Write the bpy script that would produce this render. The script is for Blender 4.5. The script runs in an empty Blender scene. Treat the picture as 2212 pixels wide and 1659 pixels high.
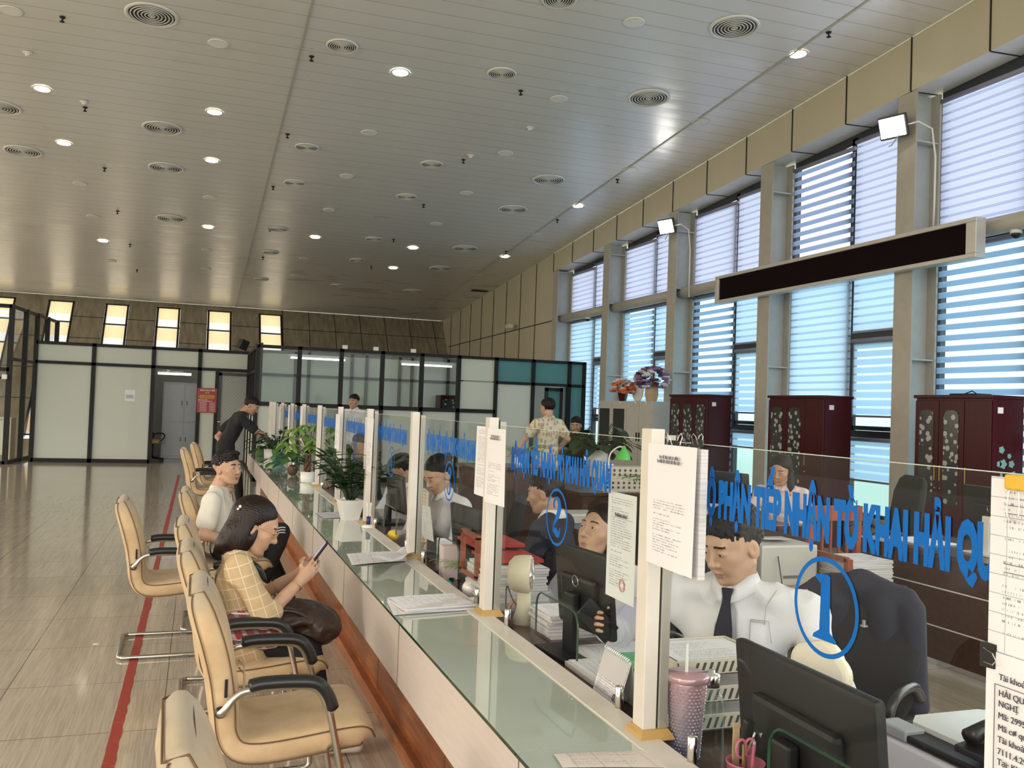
import bpy, bmesh, math, random
import numpy as np
from mathutils import Vector, Matrix, noise as mnoise
PI=math.pi
random.seed(7)
C=bpy.context.scene.collection
# ---------------- camera ----------------
W0,H0=2212.,1659.
FPX=1950.; CAMH=1.6; VPX,VPY,HS=428.,857.,.036
def _cam():
    d=np.array([VPX-W0/2,-(VPY-H0/2),-FPX]); d/=np.linalg.norm(d)
    n=np.cross(np.array([1,-HS,0.]),d); n/=np.linalg.norm(n)
    if n[1]<0: n=-n
    return np.array([np.cross(d,n),d,n])
RC=_cam()
cam=bpy.data.cameras.new('camera'); camo=bpy.data.objects.new('camera',cam); C.objects.link(camo)
camo.matrix_world=Matrix.Translation((0,0,CAMH))@Matrix([list(r) for r in RC]).to_4x4()
cam.sensor_width=36; cam.lens=36*FPX/W0; cam.clip_start=.05; cam.clip_end=300
bpy.context.scene.camera=camo
def PX(px,py,ax,val):
    """pixel of the photograph -> world point on the plane axis=val (measuring aid)"""
    r=RC@np.array([px-W0/2,-(py-H0/2),-FPX]); o=np.array([0,0,CAMH])
    t=(val-o[ax])/r[ax]; return Vector(r*t+o)
ZC,KC=5.37,.077
def ceilz(y): return CAMH+ZC-KC*y
# ---------------- world, sun, exposure ----------------
vs=bpy.context.scene.view_settings
vs.view_transform='Standard'; vs.look='None'; vs.gamma=1; vs.use_curve_mapping=False
vs.exposure=EXPO=.22
w=bpy.data.worlds.new('world'); bpy.context.scene.world=w; w.use_nodes=True
nt=w.node_tree; nt.nodes.clear()
out=nt.nodes.new('ShaderNodeOutputWorld'); bg=nt.nodes.new('ShaderNodeBackground')
tc=nt.nodes.new('ShaderNodeTexCoord'); sx=nt.nodes.new('ShaderNodeSeparateXYZ'); cr=nt.nodes.new('ShaderNodeValToRGB')
nt.links.new(tc.outputs['Generated'],sx.inputs[0]); 
mr=nt.nodes.new('ShaderNodeMapRange'); mr.inputs[1].default_value=-1; mr.inputs[2].default_value=1
nt.links.new(sx.outputs[2],mr.inputs[0]); nt.links.new(mr.outputs[0],cr.inputs[0])
el=cr.color_ramp.elements
el[0].position=0; el[0].color=(.30,.32,.26,1); el[1].position=1; el[1].color=(.82,.9,1.0,1)
for p,c in ((.47,(.38,.42,.34)),(.505,(.62,.66,.62)),(.56,(1.,.98,.95))):
    e=el.new(p); e.color=(*c,1)
wm_=nt.nodes.new('ShaderNodeMix'); wm_.data_type='RGBA'; wm_.blend_type='MULTIPLY'; wm_.inputs[0].default_value=1
mr2=nt.nodes.new('ShaderNodeMapRange'); mr2.inputs[1].default_value=-.9; mr2.inputs[2].default_value=.2; nt.links.new(sx.outputs[0],mr2.inputs[0])
c2=nt.nodes.new('ShaderNodeValToRGB'); c2.color_ramp.elements[0].color=(1.,.87,.72,1); c2.color_ramp.elements[1].color=(1,1,1,1); nt.links.new(mr2.outputs[0],c2.inputs[0])
nt.links.new(cr.outputs[0],wm_.inputs[6]); nt.links.new(c2.outputs[0],wm_.inputs[7]); nt.links.new(wm_.outputs[2],bg.inputs[0]); bg.inputs[1].default_value=3.2
nt.links.new(bg.outputs[0],out.inputs[0])
sun=bpy.data.lights.new('sun','SUN'); sun.energy=1.5; sun.angle=math.radians(12); sun.color=(1,.88,.74)
suno=bpy.data.objects.new('sun',sun); C.objects.link(suno)
suno.rotation_euler=Vector((.82,.30,-.36)).to_track_quat('-Z','Y').to_euler(); suno.location=(-9,-4,8)
# ---------------- materials ----------------
M={}
def N(t,typ,**kw):
    n=t.nodes.new(typ)
    for k,v in kw.items(): setattr(n,k,v)
    return n
def mat(name,col,rough=.5,metal=0.,var=0.,vscale=8.,vstretch=(1,1,1),bump=0.,bscale=60.,spec=None,trans=None,emit=None,es=0.,coat=0.,sheen=0.):
    if name in M: return M[name]
    m=bpy.data.materials.new(name); m.use_nodes=True; t=m.node_tree; b=t.nodes['Principled BSDF']
    b.inputs['Base Color'].default_value=(*col,1); b.inputs['Roughness'].default_value=rough; b.inputs['Metallic'].default_value=metal
    if spec is not None: b.inputs['Specular IOR Level'].default_value=spec
    if coat: b.inputs['Coat Weight'].default_value=coat; b.inputs['Coat Roughness'].default_value=.08
    if sheen: b.inputs['Sheen Weight'].default_value=sheen
    if emit: b.inputs['Emission Color'].default_value=(*emit,1); b.inputs['Emission Strength'].default_value=es
    tcn=N(t,'ShaderNodeTexCoord'); mp=N(t,'ShaderNodeMapping'); mp.inputs['Scale'].default_value=vstretch
    t.links.new(tcn.outputs['Object'],mp.inputs[0])
    nz=N(t,'ShaderNodeTexNoise'); nz.inputs['Scale'].default_value=vscale; nz.inputs['Detail'].default_value=5
    t.links.new(mp.outputs[0],nz.inputs[0])
    v=var if var else .04
    mx=N(t,'ShaderNodeMix',data_type='RGBA'); mx.inputs[6].default_value=(*[c*(1-v) for c in col],1); mx.inputs[7].default_value=(*[min(1,c*(1+v)) for c in col],1)
    r=N(t,'ShaderNodeMapRange'); r.inputs[1].default_value=.3; r.inputs[2].default_value=.7
    t.links.new(nz.outputs['Fac'],r.inputs[0]); t.links.new(r.outputs[0],mx.inputs[0]); t.links.new(mx.outputs[2],b.inputs['Base Color'])
    if bump:
        n2=N(t,'ShaderNodeTexNoise'); n2.inputs['Scale'].default_value=bscale; n2.inputs['Detail'].default_value=3
        t.links.new(mp.outputs[0],n2.inputs[0]); bp=N(t,'ShaderNodeBump'); bp.inputs['Strength'].default_value=bump; bp.inputs['Distance'].default_value=.01
        t.links.new(n2.outputs['Fac'],bp.inputs['Height']); t.links.new(bp.outputs[0],b.inputs['Normal'])
    M[name]=m; return m
def maths(t,op,a,b=None,c=None):
    n=N(t,'ShaderNodeMath',operation=op)
    for i,x in enumerate((a,b,c)):
        if x is None: continue
        if isinstance(x,(int,float)): n.inputs[i].default_value=x
        else: t.links.new(x,n.inputs[i])
    return n.outputs[0]
def glassmat(name,tint=(.93,.97,.95),refl=1.0,rough=0.):
    m=bpy.data.materials.new(name); m.use_nodes=True; t=m.node_tree; t.nodes.clear()
    o=N(t,'ShaderNodeOutputMaterial'); mx=N(t,'ShaderNodeMixShader'); tr=N(t,'ShaderNodeBsdfTransparent'); gl=N(t,'ShaderNodeBsdfGlossy'); fr=N(t,'ShaderNodeFresnel')
    tr.inputs[0].default_value=(*tint,1); gl.inputs['Roughness'].default_value=rough; gl.inputs[0].default_value=(refl,refl,refl,1); fr.inputs[0].default_value=1.35
    ge=N(t,'ShaderNodeNewGeometry'); fm=maths(t,'MULTIPLY',fr.outputs[0],maths(t,'SUBTRACT',1.,ge.outputs['Backfacing']))
    t.links.new(fm,mx.inputs[0]); t.links.new(tr.outputs[0],mx.inputs[1]); t.links.new(gl.outputs[0],mx.inputs[2]); t.links.new(mx.outputs[0],o.inputs[0])
    M[name]=m; return m
def mixc(t,f,a,b):
    n=N(t,'ShaderNodeMix',data_type='RGBA')
    for i,x in ((0,f),(6,a),(7,b)):
        if isinstance(x,(int,float)): n.inputs[i].default_value=x
        elif isinstance(x,tuple): n.inputs[i].default_value=(*x,1)
        else: t.links.new(x,n.inputs[i])
    return n.outputs[2]
def coords(t,kind='Object'):
    tcn=N(t,'ShaderNodeTexCoord'); s=N(t,'ShaderNodeSeparateXYZ'); t.links.new(tcn.outputs[kind],s.inputs[0]); return tcn.outputs[kind],s.outputs
def base(name,rough=.5,metal=0.):
    m=bpy.data.materials.new(name); m.use_nodes=True; b=m.node_tree.nodes['Principled BSDF']
    b.inputs['Roughness'].default_value=rough; b.inputs['Metallic'].default_value=metal; M[name]=m
    return m,m.node_tree,b
def noise_n(t,vec,scale,stretch=(1,1,1),detail=4):
    mp=N(t,'ShaderNodeMapping'); mp.inputs['Scale'].default_value=stretch; t.links.new(vec,mp.inputs[0])
    n=N(t,'ShaderNodeTexNoise'); n.inputs['Scale'].default_value=scale; n.inputs['Detail'].default_value=detail; t.links.new(mp.outputs[0],n.inputs[0]); return n.outputs['Fac']
def linef(t,x,period,width,off=0.):
    """1 on a thin line every period"""
    f=maths(t,'FRACT',maths(t,'DIVIDE',maths(t,'ADD',x,off),period)); return maths(t,'LESS_THAN',f,width/period)
# ceiling: satin metal strips
m,t,b=base('ceiling_strips',.34,.18); v,s=coords(t)
ln=linef(t,s[1],.3,.016); nz=noise_n(t,v,.5,(1,1,1)); nf=noise_n(t,v,1.2,(.25,3,1),3)
c=mixc(t,nz,(.74,.735,.72),(.86,.855,.845)); c=mixc(t,maths(t,'MULTIPLY',ln,.42),c,(.22,.21,.19))
# brown water stains near the far end
st=maths(t,'MULTIPLY',maths(t,'GREATER_THAN',noise_n(t,v,.9,(.6,1.6,1)),.62),maths(t,'MULTIPLY',maths(t,'GREATER_THAN',s[1],24.5),maths(t,'GREATER_THAN',s[0],2.2))); c=mixc(t,maths(t,'MULTIPLY',st,.35),c,(.2,.14,.08))
t.links.new(c,b.inputs['Base Color']); t.links.new(maths(t,'ADD',maths(t,'MULTIPLY',nf,.22),.2),b.inputs['Roughness'])
bp=N(t,'ShaderNodeBump'); bp.inputs['Strength'].default_value=.3; bp.inputs['Distance'].default_value=.015
sg=maths(t,'FRACT',maths(t,'DIVIDE',s[1],.3)); hh=maths(t,'ADD',maths(t,'MULTIPLY',maths(t,'PINGPONG',sg,.5),.8),maths(t,'MULTIPLY',nf,1.2)); t.links.new(hh,bp.inputs['Height']); t.links.new(bp.outputs[0],b.inputs['Normal'])
# floor: glossy streaked tiles
m,t,b=base('floor_tiles',.07); v,s=coords(t)
jx=linef(t,s[0],.8,.006,.1); jy=linef(t,s[1],.8,.006,.13); j=maths(t,'MAXIMUM',jx,jy)
nz=noise_n(t,v,3,(9,.35,1),6); n2=noise_n(t,v,22,(6,.12,1),3)
c=mixc(t,maths(t,'MULTIPLY_ADD',nz,1.6,-.3),(.38,.33,.265),(.56,.50,.42)); c=mixc(t,maths(t,'MULTIPLY',maths(t,'GREATER_THAN',n2,.53),.5),c,(.32,.27,.215))
cell=N(t,'ShaderNodeTexWhiteNoise',noise_dimensions='2D'); cv=N(t,'ShaderNodeCombineXYZ'); t.links.new(maths(t,'FLOOR',maths(t,'DIVIDE',maths(t,'ADD',s[0],.1),.8)),cv.inputs[0]); t.links.new(maths(t,'FLOOR',maths(t,'DIVIDE',maths(t,'ADD',s[1],.13),.8)),cv.inputs[1]); t.links.new(cv.outputs[0],cell.inputs['Vector'])
c=mixc(t,maths(t,'MULTIPLY',cell.outputs['Value'],.18),c,(.36,.33,.29)); c=mixc(t,j,c,(.14,.12,.10)); t.links.new(c,b.inputs['Base Color'])
t.links.new(maths(t,'ADD',maths(t,'MULTIPLY',noise_n(t,v,.7),.12),.03),b.inputs['Roughness'])
# red tape, worn edges
m,t,b=base('red_tape',.45); v,s=coords(t); t.links.new(mixc(t,maths(t,'GREATER_THAN',noise_n(t,v,25),.63),(.33,.035,.025),(.42,.08,.06)),b.inputs['Base Color'])
# stained metal panels of the slanted wall
m,t,b=base('stained_panels',.45); v,s=coords(t); st=noise_n(t,v,3,(3,1,.25),6)
t.links.new(mixc(t,maths(t,'MULTIPLY_ADD',st,2.2,-.6),(.20,.165,.115),(.36,.31,.235)),b.inputs['Base Color'])
m,t,b=base('cream_panels',.3); v,s=coords(t); st=noise_n(t,v,1.5,(1,1,.3),6)
t.links.new(mixc(t,st,(.50,.44,.33),(.60,.54,.42)),b.inputs['Base Color'])
# counter woods
m,t,b=base('pale_laminate',.28); v,s=coords(t); g=noise_n(t,v,6,(6,1,12),5)
t.links.new(mixc(t,g,(.60,.53,.49),(.72,.65,.61)),b.inputs['Base Color'])
m,t,b=base('orange_veneer',.22); v,s=coords(t); g=noise_n(t,v,3,(3,1,10),6)
t.links.new(mixc(t,maths(t,'MULTIPLY_ADD',g,2,-.5),(.17,.045,.015),(.42,.14,.045)),b.inputs['Base Color'])
m,t,b=base('green_glass_top',.03); v,s=coords(t); g=noise_n(t,v,4,(1,1,1),5)
t.links.new(mixc(t,g,(.40,.45,.38),(.50,.55,.48)),b.inputs['Base Color']); b.inputs['IOR'].default_value=1.6; b.inputs['Coat Weight'].default_value=.6; b.inputs['Coat Roughness'].default_value=.01
# dark mahogany
m,t,b=base('mahogany',.3); b.inputs['Specular IOR Level'].default_value=.25; v,s=coords(t); g=noise_n(t,v,3,(8,8,.8),6)
t.links.new(mixc(t,g,(.028,.002,.004),(.065,.005,.009)),b.inputs['Base Color'])
m,t,b=base('dark_walnut',.22); v,s=coords(t); g=noise_n(t,v,3,(1,8,8),6)
t.links.new(mixc(t,g,(.035,.018,.014),(.09,.045,.035)),b.inputs['Base Color'])
# chair fabric
def fabric(name,c1,c2,rough=.85,sc=9,bs=.25):
    m,t,b=base(name,rough); v,s=coords(t); g=noise_n(t,v,sc,(1,1,1),5); t.links.new(mixc(t,maths(t,'MULTIPLY_ADD',g,2,-.5),c1,c2),b.inputs['Base Color'])
    b.inputs['Sheen Weight'].default_value=.15
    bp=N(t,'ShaderNodeBump'); bp.inputs['Strength'].default_value=bs; bp.inputs['Distance'].default_value=.002; t.links.new(noise_n(t,v,400),bp.inputs['Height']); t.links.new(bp.outputs[0],b.inputs['Normal']); return m
_m=fabric('beige_suede',(.44,.30,.16),(.62,.46,.275)); t=_m.node_tree; b=t.nodes['Principled BSDF']; v,s=coords(t); src=b.inputs['Base Color'].links[0].from_socket
wr=maths(t,'MULTIPLY',maths(t,'MULTIPLY_ADD',s[2],9.,-7.7),1.); wr=maths(t,'MINIMUM',maths(t,'MAXIMUM',maths(t,'ADD',wr,maths(t,'MULTIPLY_ADD',noise_n(t,v,10),1.2,-.6)),0.),.75)
t.links.new(mixc(t,wr,src,(.36,.31,.23)),b.inputs['Base Color'])
fabric('worn_suede',(.36,.29,.19),(.55,.45,.31))
# glass
glassmat('clear_glass',(.955,.975,.965),.42); glassmat('pane_glass',(.9,.94,.94),.7)
glassmat('upper_tint',(.52,.52,.62),.6); glassmat('lower_tint',(.42,.60,.68),.6); glassmat('bottle_glass',(.85,.9,.88))
def trans(name,c,f=.5,rough=.6,pat=None):
    m=bpy.data.materials.new(name); m.use_nodes=True; t=m.node_tree; t.nodes.clear(); M[name]=m
    o=N(t,'ShaderNodeOutputMaterial'); mx=N(t,'ShaderNodeMixShader'); d=N(t,'ShaderNodeBsdfDiffuse'); tr=N(t,'ShaderNodeBsdfTranslucent')
    for n in (d,tr):
        n.inputs[0].default_value=(*c,1)
        if pat: t.links.new(pat(t),n.inputs[0])
    mx.inputs[0].default_value=f; t.links.new(d.outputs[0],mx.inputs[1]); t.links.new(tr.outputs[0],mx.inputs[2]); t.links.new(mx.outputs[0],o.inputs[0]); return m,t,mx,o
trans('frosted_film',(.80,.83,.77),.35); trans('teal_film',(.22,.48,.50),.5)
def lattice(t):
    v,s=coords(t); a=maths(t,'SINE',maths(t,'MULTIPLY',maths(t,'ADD',s[0],s[2]),38)); b_=maths(t,'SINE',maths(t,'MULTIPLY',maths(t,'SUBTRACT',s[0],s[2]),38))
    return mixc(t,maths(t,'LESS_THAN',maths(t,'ABSOLUTE',maths(t,'MULTIPLY',a,b_)),.13),(.52,.53,.52),(.68,.69,.68))
trans('lattice_film',(.6,.6,.6),.4,pat=lattice)
def blindmat(name,duty,period,c1,c2,sheer):
    m,t,mx,o=trans(name,c1,.75)
    v,s=coords(t); f=linef(t,s[2],period,period*duty)
    fine=maths(t,'MULTIPLY',linef(t,s[2],period,period*.28,period*.07),.75)
    cc=mixc(t,fine,c1,c2)
    for n in t.nodes:
        if n.type in('BSDF_DIFFUSE','BSDF_TRANSLUCENT'): t.links.new(cc,n.inputs[0])
    tr=N(t,'ShaderNodeBsdfTransparent'); tr.inputs[0].default_value=(.93,.94,.96,1); m2=N(t,'ShaderNodeMixShader'); t.links.new(maths(t,'MULTIPLY',f,sheer),m2.inputs[0]); t.links.new(mx.outputs[0],m2.inputs[1]); t.links.new(tr.outputs[0],m2.inputs[2]); t.links.new(m2.outputs[0],o.inputs[0])
blindmat('blind_closed',.14,.105,(.74,.80,.93),(.26,.36,.56),.12)
blindmat('blind_half',.24,.11,(.52,.64,.82),(.80,.86,.95),.55)
blindmat('blind_open',.45,.13,(.30,.40,.56),(.5,.55,.65),.9)
def cream2(t):
    v,s=coords(t); return mixc(t,linef(t,s[2],.7,.40,.2),(.95,.93,1.),(1.,.80,.52))
trans('cream_blind',(.9,.8,.6),.8,pat=cream2)
def leafm(name,c,c2):
    m,t,mx,o=trans(name,c,.25); 
    g=N(t,'ShaderNodeBsdfGlossy'); g.inputs['Roughness'].default_value=.3; g.inputs[0].default_value=(.5,.5,.5,1); m2=N(t,'ShaderNodeMixShader'); m2.inputs[0].default_value=.12
    v,s=coords(t); cc=mixc(t,noise_n(t,v,14),c,c2)
    for n in t.nodes:
        if n.type in('BSDF_DIFFUSE','BSDF_TRANSLUCENT'): t.links.new(cc,n.inputs[0])
    t.links.new(mx.outputs[0],m2.inputs[1]); t.links.new(g.outputs[0],m2.inputs[2]); t.links.new(m2.outputs[0],o.inputs[0])
leafm('leaf_dark',(.02,.05,.018),(.05,.10,.035)); leafm('leaf_mid',(.05,.14,.03),(.12,.26,.06)); leafm('leaf_light',(.16,.34,.06),(.34,.52,.14))
# simple ones
mat('black_frame',(.014,.014,.014),.5,spec=.25); mat('grey_frame',(.13,.135,.13),.4); mat('post_paint',(.66,.61,.55),.4,var=.06); mat('post_metal',(.40,.37,.32),.4,.3)
mat('column_paint',(.47,.49,.48),.4,var=.05); mat('flange_paint',(.42,.39,.34),.4,var=.06); mat('window_frame',(.03,.035,.045),.35); mat('frame_violet',(.25,.25,.33),.4)
mat('steel_pipe',(.55,.53,.48),.22,1.); mat('chrome',(.8,.8,.8),.12,1.); mat('black_plastic',(.012,.012,.013),.3); mat('matte_black',(.01,.01,.01),.7); mat('satin_black',(.014,.014,.015),.4,spec=.3)
mat('dark_green_edge',(.01,.04,.02),.15); mat('brass_wood',(.45,.28,.09),.35); mat('seam_thread',(.13,.07,.03),.7); mat('white_plastic',(.75,.74,.7),.35); mat('ivory_plastic',(.72,.64,.48),.4); mat('beige_plastic',(.55,.5,.41),.45)
mat('white_ceramic',(.8,.79,.75),.15); mat('soil',(.05,.03,.018),.9); mat('teal_pot',(.01,.12,.11),.3); mat('gold',(.7,.45,.15),.3,.9); mat('bark',(.13,.055,.03),.8,bump=.4)
mat('paper',(.78,.77,.80),.6); mat('paper_warm',(.76,.73,.68),.6); mat('print_ink',(.07,.07,.09),.7); mat('red_ink',(.6,.08,.08),.6); mat('blue_vinyl',(.0,.12,.46),.5,spec=.2); mat('red_poster',(.34,.015,.02),.4); mat('yellow_ink',(.75,.5,.05),.5)
mat('grey_steel',(.40,.41,.42),.4,.2); mat('pale_steel',(.50,.48,.44),.4,.1); mat('lit_lens',(.9,.85,.7),.5,emit=(1,.86,.6),es=9); mat('cool_lens',(1,1,1),.5,emit=(1,.97,.9),es=26); mat('dead_lens',(.88,.88,.86),.4); mat('vent_metal',(.80,.80,.78),.35,.1); mat('vent_dark',(.05,.05,.05),.6)
mat('tube_light',(1,1,1),.5,emit=(.95,1,1),es=2.2); mat('led_face',(.008,.003,.004),.7,spec=.08); mat('silver_frame',(.6,.57,.54),.35,.3)
mat('skin_light',(.50,.30,.20),.5,var=.06,vscale=30); mat('skin_tan',(.40,.22,.14),.5,var=.06,vscale=30); mat('lips',(.38,.15,.12),.45); mat('hair_black',(.008,.006,.006),.5,spec=.25,var=.4,vscale=60,vstretch=(1,1,.1),bump=.5,bscale=120); mat('hair_brown',(.011,.004,.003),.36,spec=.3,var=.5,vscale=60,vstretch=(1,1,.1),bump=.5,bscale=120)
mat('eye_white',(.6,.57,.54),.2); mat('iris',(.015,.01,.008),.15); mat('black_cloth',(.010,.010,.012),.85); mat('navy_cloth',(.012,.014,.03),.8,bump=.2,bscale=300); mat('white_cloth',(.66,.65,.68),.8,bump=.1,bscale=30); mat('cream_tee',(.72,.68,.60),.85,bump=.1,bscale=40); mat('grey_vest',(.10,.10,.12),.85); mat('pink_cloth',(.62,.50,.50),.8)
mat('dark_denim',(.010,.011,.016),.8); mat('bag_leather',(.035,.018,.013),.4,bump=.5,bscale=25); mat('shoe_white',(.66,.60,.54),.6)
mat('pink_plastic',(.5,.12,.2),.35); mat('flower_purple',(.22,.14,.28),.7,var=.3,vscale=40); mat('flower_white',(.65,.6,.62),.7); mat('flower_orange',(.62,.16,.07),.7,var=.3,vscale=40); mat('flower_maroon',(.12,.02,.04),.7); mat('lamp_green',(.10,.55,.08),.35)
mat('pine_wood',(.50,.34,.19),.5,var=.15,vstretch=(1,8,8)); mat('red_wood',(.28,.07,.035),.35,var=.2,vstretch=(6,6,1)); mat('red_plastic',(.35,.01,.02),.35); mat('yellow_plastic',(.7,.42,.03),.4); mat('green_box',(.10,.45,.22),.45); mat('tape_clear',(.5,.5,.48),.2); mat('screen_glow',(.3,.25,.4),.3,emit=(.5,.45,.7),es=.5); mat('teal_bauble',(.03,.4,.45),.2); mat('kraft_box',(.45,.32,.2),.7); mat('door_frame',(.03,.03,.03),.4); mat('book_red',(.4,.03,.03),.5)
mat('red_led',(.6,.02,.02),.4,emit=(1,.05,.05),es=5)
# plaid, patterned shirt, tracksuit stripes, tie
m,t,b=base('plaid_cream',.85); v,s=coords(t); a=maths(t,'MAXIMUM',linef(t,maths(t,'ADD',s[0],maths(t,'MULTIPLY',s[2],.35)),.05,.0045),linef(t,maths(t,'ADD',maths(t,'SUBTRACT',s[2],maths(t,'MULTIPLY',s[0],.3)),3),.05,.0045)); t.links.new(mixc(t,a,mixc(t,noise_n(t,v,30),(.44,.31,.16),(.55,.41,.24)),(.64,.53,.38)),b.inputs['Base Color'])
m,t,b=base('plaid_red',.85); v,s=coords(t); a=linef(t,maths(t,'ADD',s[0],maths(t,'MULTIPLY',s[2],.5)),.05,.018); a2=linef(t,maths(t,'ADD',s[2],3),.05,.02); c=mixc(t,a,(.30,.03,.04),(.42,.33,.33)); c=mixc(t,maths(t,'MULTIPLY',a2,.7),c,(.07,.04,.06)); c=mixc(t,linef(t,maths(t,'ADD',s[2],3.03),.05,.005),c,(.6,.55,.55)); t.links.new(c,b.inputs['Base Color'])
m,t,b=base('monogram',.8); v,s=coords(t); vo=N(t,'ShaderNodeTexVoronoi'); vo.inputs['Scale'].default_value=22; mp=N(t,'ShaderNodeMapping'); mp.inputs['Scale'].default_value=(1,1,.6); t.links.new(v,mp.inputs[0]); t.links.new(mp.outputs[0],vo.inputs[0]); t.links.new(mixc(t,maths(t,'LESS_THAN',vo.outputs['Distance'],.42),(.66,.58,.46),(.42,.33,.22)),b.inputs['Base Color'])
m,t,b=base('cabinet_glass',.12); v,s=coords(t); vo=N(t,'ShaderNodeTexVoronoi'); vo.inputs['Scale'].default_value=13; t.links.new(v,vo.inputs[0]); t.links.new(mixc(t,maths(t,'LESS_THAN',vo.outputs['Distance'],.36),(.035,.035,.035),(.36,.36,.35)),b.inputs['Base Color'])
m,t,b=base('perforated_cream',.5); v,s=coords(t); fx=maths(t,'SUBTRACT',maths(t,'FRACT',maths(t,'DIVIDE',s[1],.022)),.5); fz=maths(t,'SUBTRACT',maths(t,'FRACT',maths(t,'DIVIDE',s[2],.022)),.5); rr=maths(t,'ADD',maths(t,'MULTIPLY',fx,fx),maths(t,'MULTIPLY',fz,fz)); t.links.new(mixc(t,maths(t,'LESS_THAN',rr,.035),(.72,.58,.42),(.15,.1,.07)),b.inputs['Base Color'])
# studded pink-blue tumbler
m,t,b=base('studded_plastic',.15,.4); v,s=coords(t); t.links.new(mixc(t,maths(t,'MULTIPLY_ADD',s[2],4.2,0.),(.28,.34,.46),(.62,.36,.40)),b.inputs['Base Color'])
def paper_mat(name,ink=(.12,.12,.15),pc=(.78,.77,.80),lines=34,top=.0,marg=.12,dens=.5,grid=False):
    m,t,b=base(name,.6); tcn=N(t,'ShaderNodeTexCoord'); s=N(t,'ShaderNodeSeparateXYZ'); t.links.new(tcn.outputs['UV'],s.inputs[0]); u,v=s.outputs[0],s.outputs[1]
    row=maths(t,'FLOOR',maths(t,'MULTIPLY',v,lines)); fr=maths(t,'FRACT',maths(t,'MULTIPLY',v,lines))
    cv=N(t,'ShaderNodeCombineXYZ'); t.links.new(maths(t,'MULTIPLY',u,95),cv.inputs[0]); t.links.new(maths(t,'MULTIPLY',row,7.3),cv.inputs[1])
    n=N(t,'ShaderNodeTexNoise'); n.inputs['Scale'].default_value=1; n.inputs['Detail'].default_value=1; t.links.new(cv.outputs[0],n.inputs[0])
    wn=N(t,'ShaderNodeTexWhiteNoise',noise_dimensions='1D'); t.links.new(row,wn.inputs['W'])
    mk=maths(t,'MULTIPLY',maths(t,'GREATER_THAN',n.outputs['Fac'],dens),maths(t,'LESS_THAN',maths(t,'ABSOLUTE',maths(t,'SUBTRACT',fr,.5)),.2))
    mk=maths(t,'MULTIPLY',mk,maths(t,'GREATER_THAN',u,marg)); mk=maths(t,'MULTIPLY',mk,maths(t,'LESS_THAN',u,maths(t,'SUBTRACT',1-marg,maths(t,'MULTIPLY',maths(t,'MULTIPLY',wn.outputs['Value'],wn.outputs['Value']),.5))))
    mk=maths(t,'MULTIPLY',mk,maths(t,'LESS_THAN',v,1-top)); mk=maths(t,'MULTIPLY',mk,maths(t,'GREATER_THAN',v,.09)); mk=maths(t,'MULTIPLY',mk,maths(t,'GREATER_THAN',wn.outputs['Value'],.12))
    if grid:
        g=maths(t,'MAXIMUM',linef(t,u,.245,.006,.1),linef(t,v,.11,.005)); mk=maths(t,'MAXIMUM',mk,maths(t,'MULTIPLY',g,.8))
    t.links.new(mixc(t,maths(t,'MULTIPLY',mk,.8),pc,ink),b.inputs['Base Color']); return m
paper_mat('letter_page',lines=44,top=.05); paper_mat('qr_page',lines=46,top=.46,marg=.14); paper_mat('form_page',lines=30,grid=True,dens=.56,ink=(.2,.2,.22)); paper_mat('warm_page',lines=30,grid=True,pc=(.70,.62,.57)); paper_mat('table_page',lines=24,top=.03,marg=.05,grid=True,dens=.5)
m,t,b=base('page_edges',.7); v,s=coords(t); t.links.new(mixc(t,noise_n(t,v,1,(2,2,260),2),(.40,.39,.40),(.82,.80,.80)),b.inputs['Base Color'])
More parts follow.
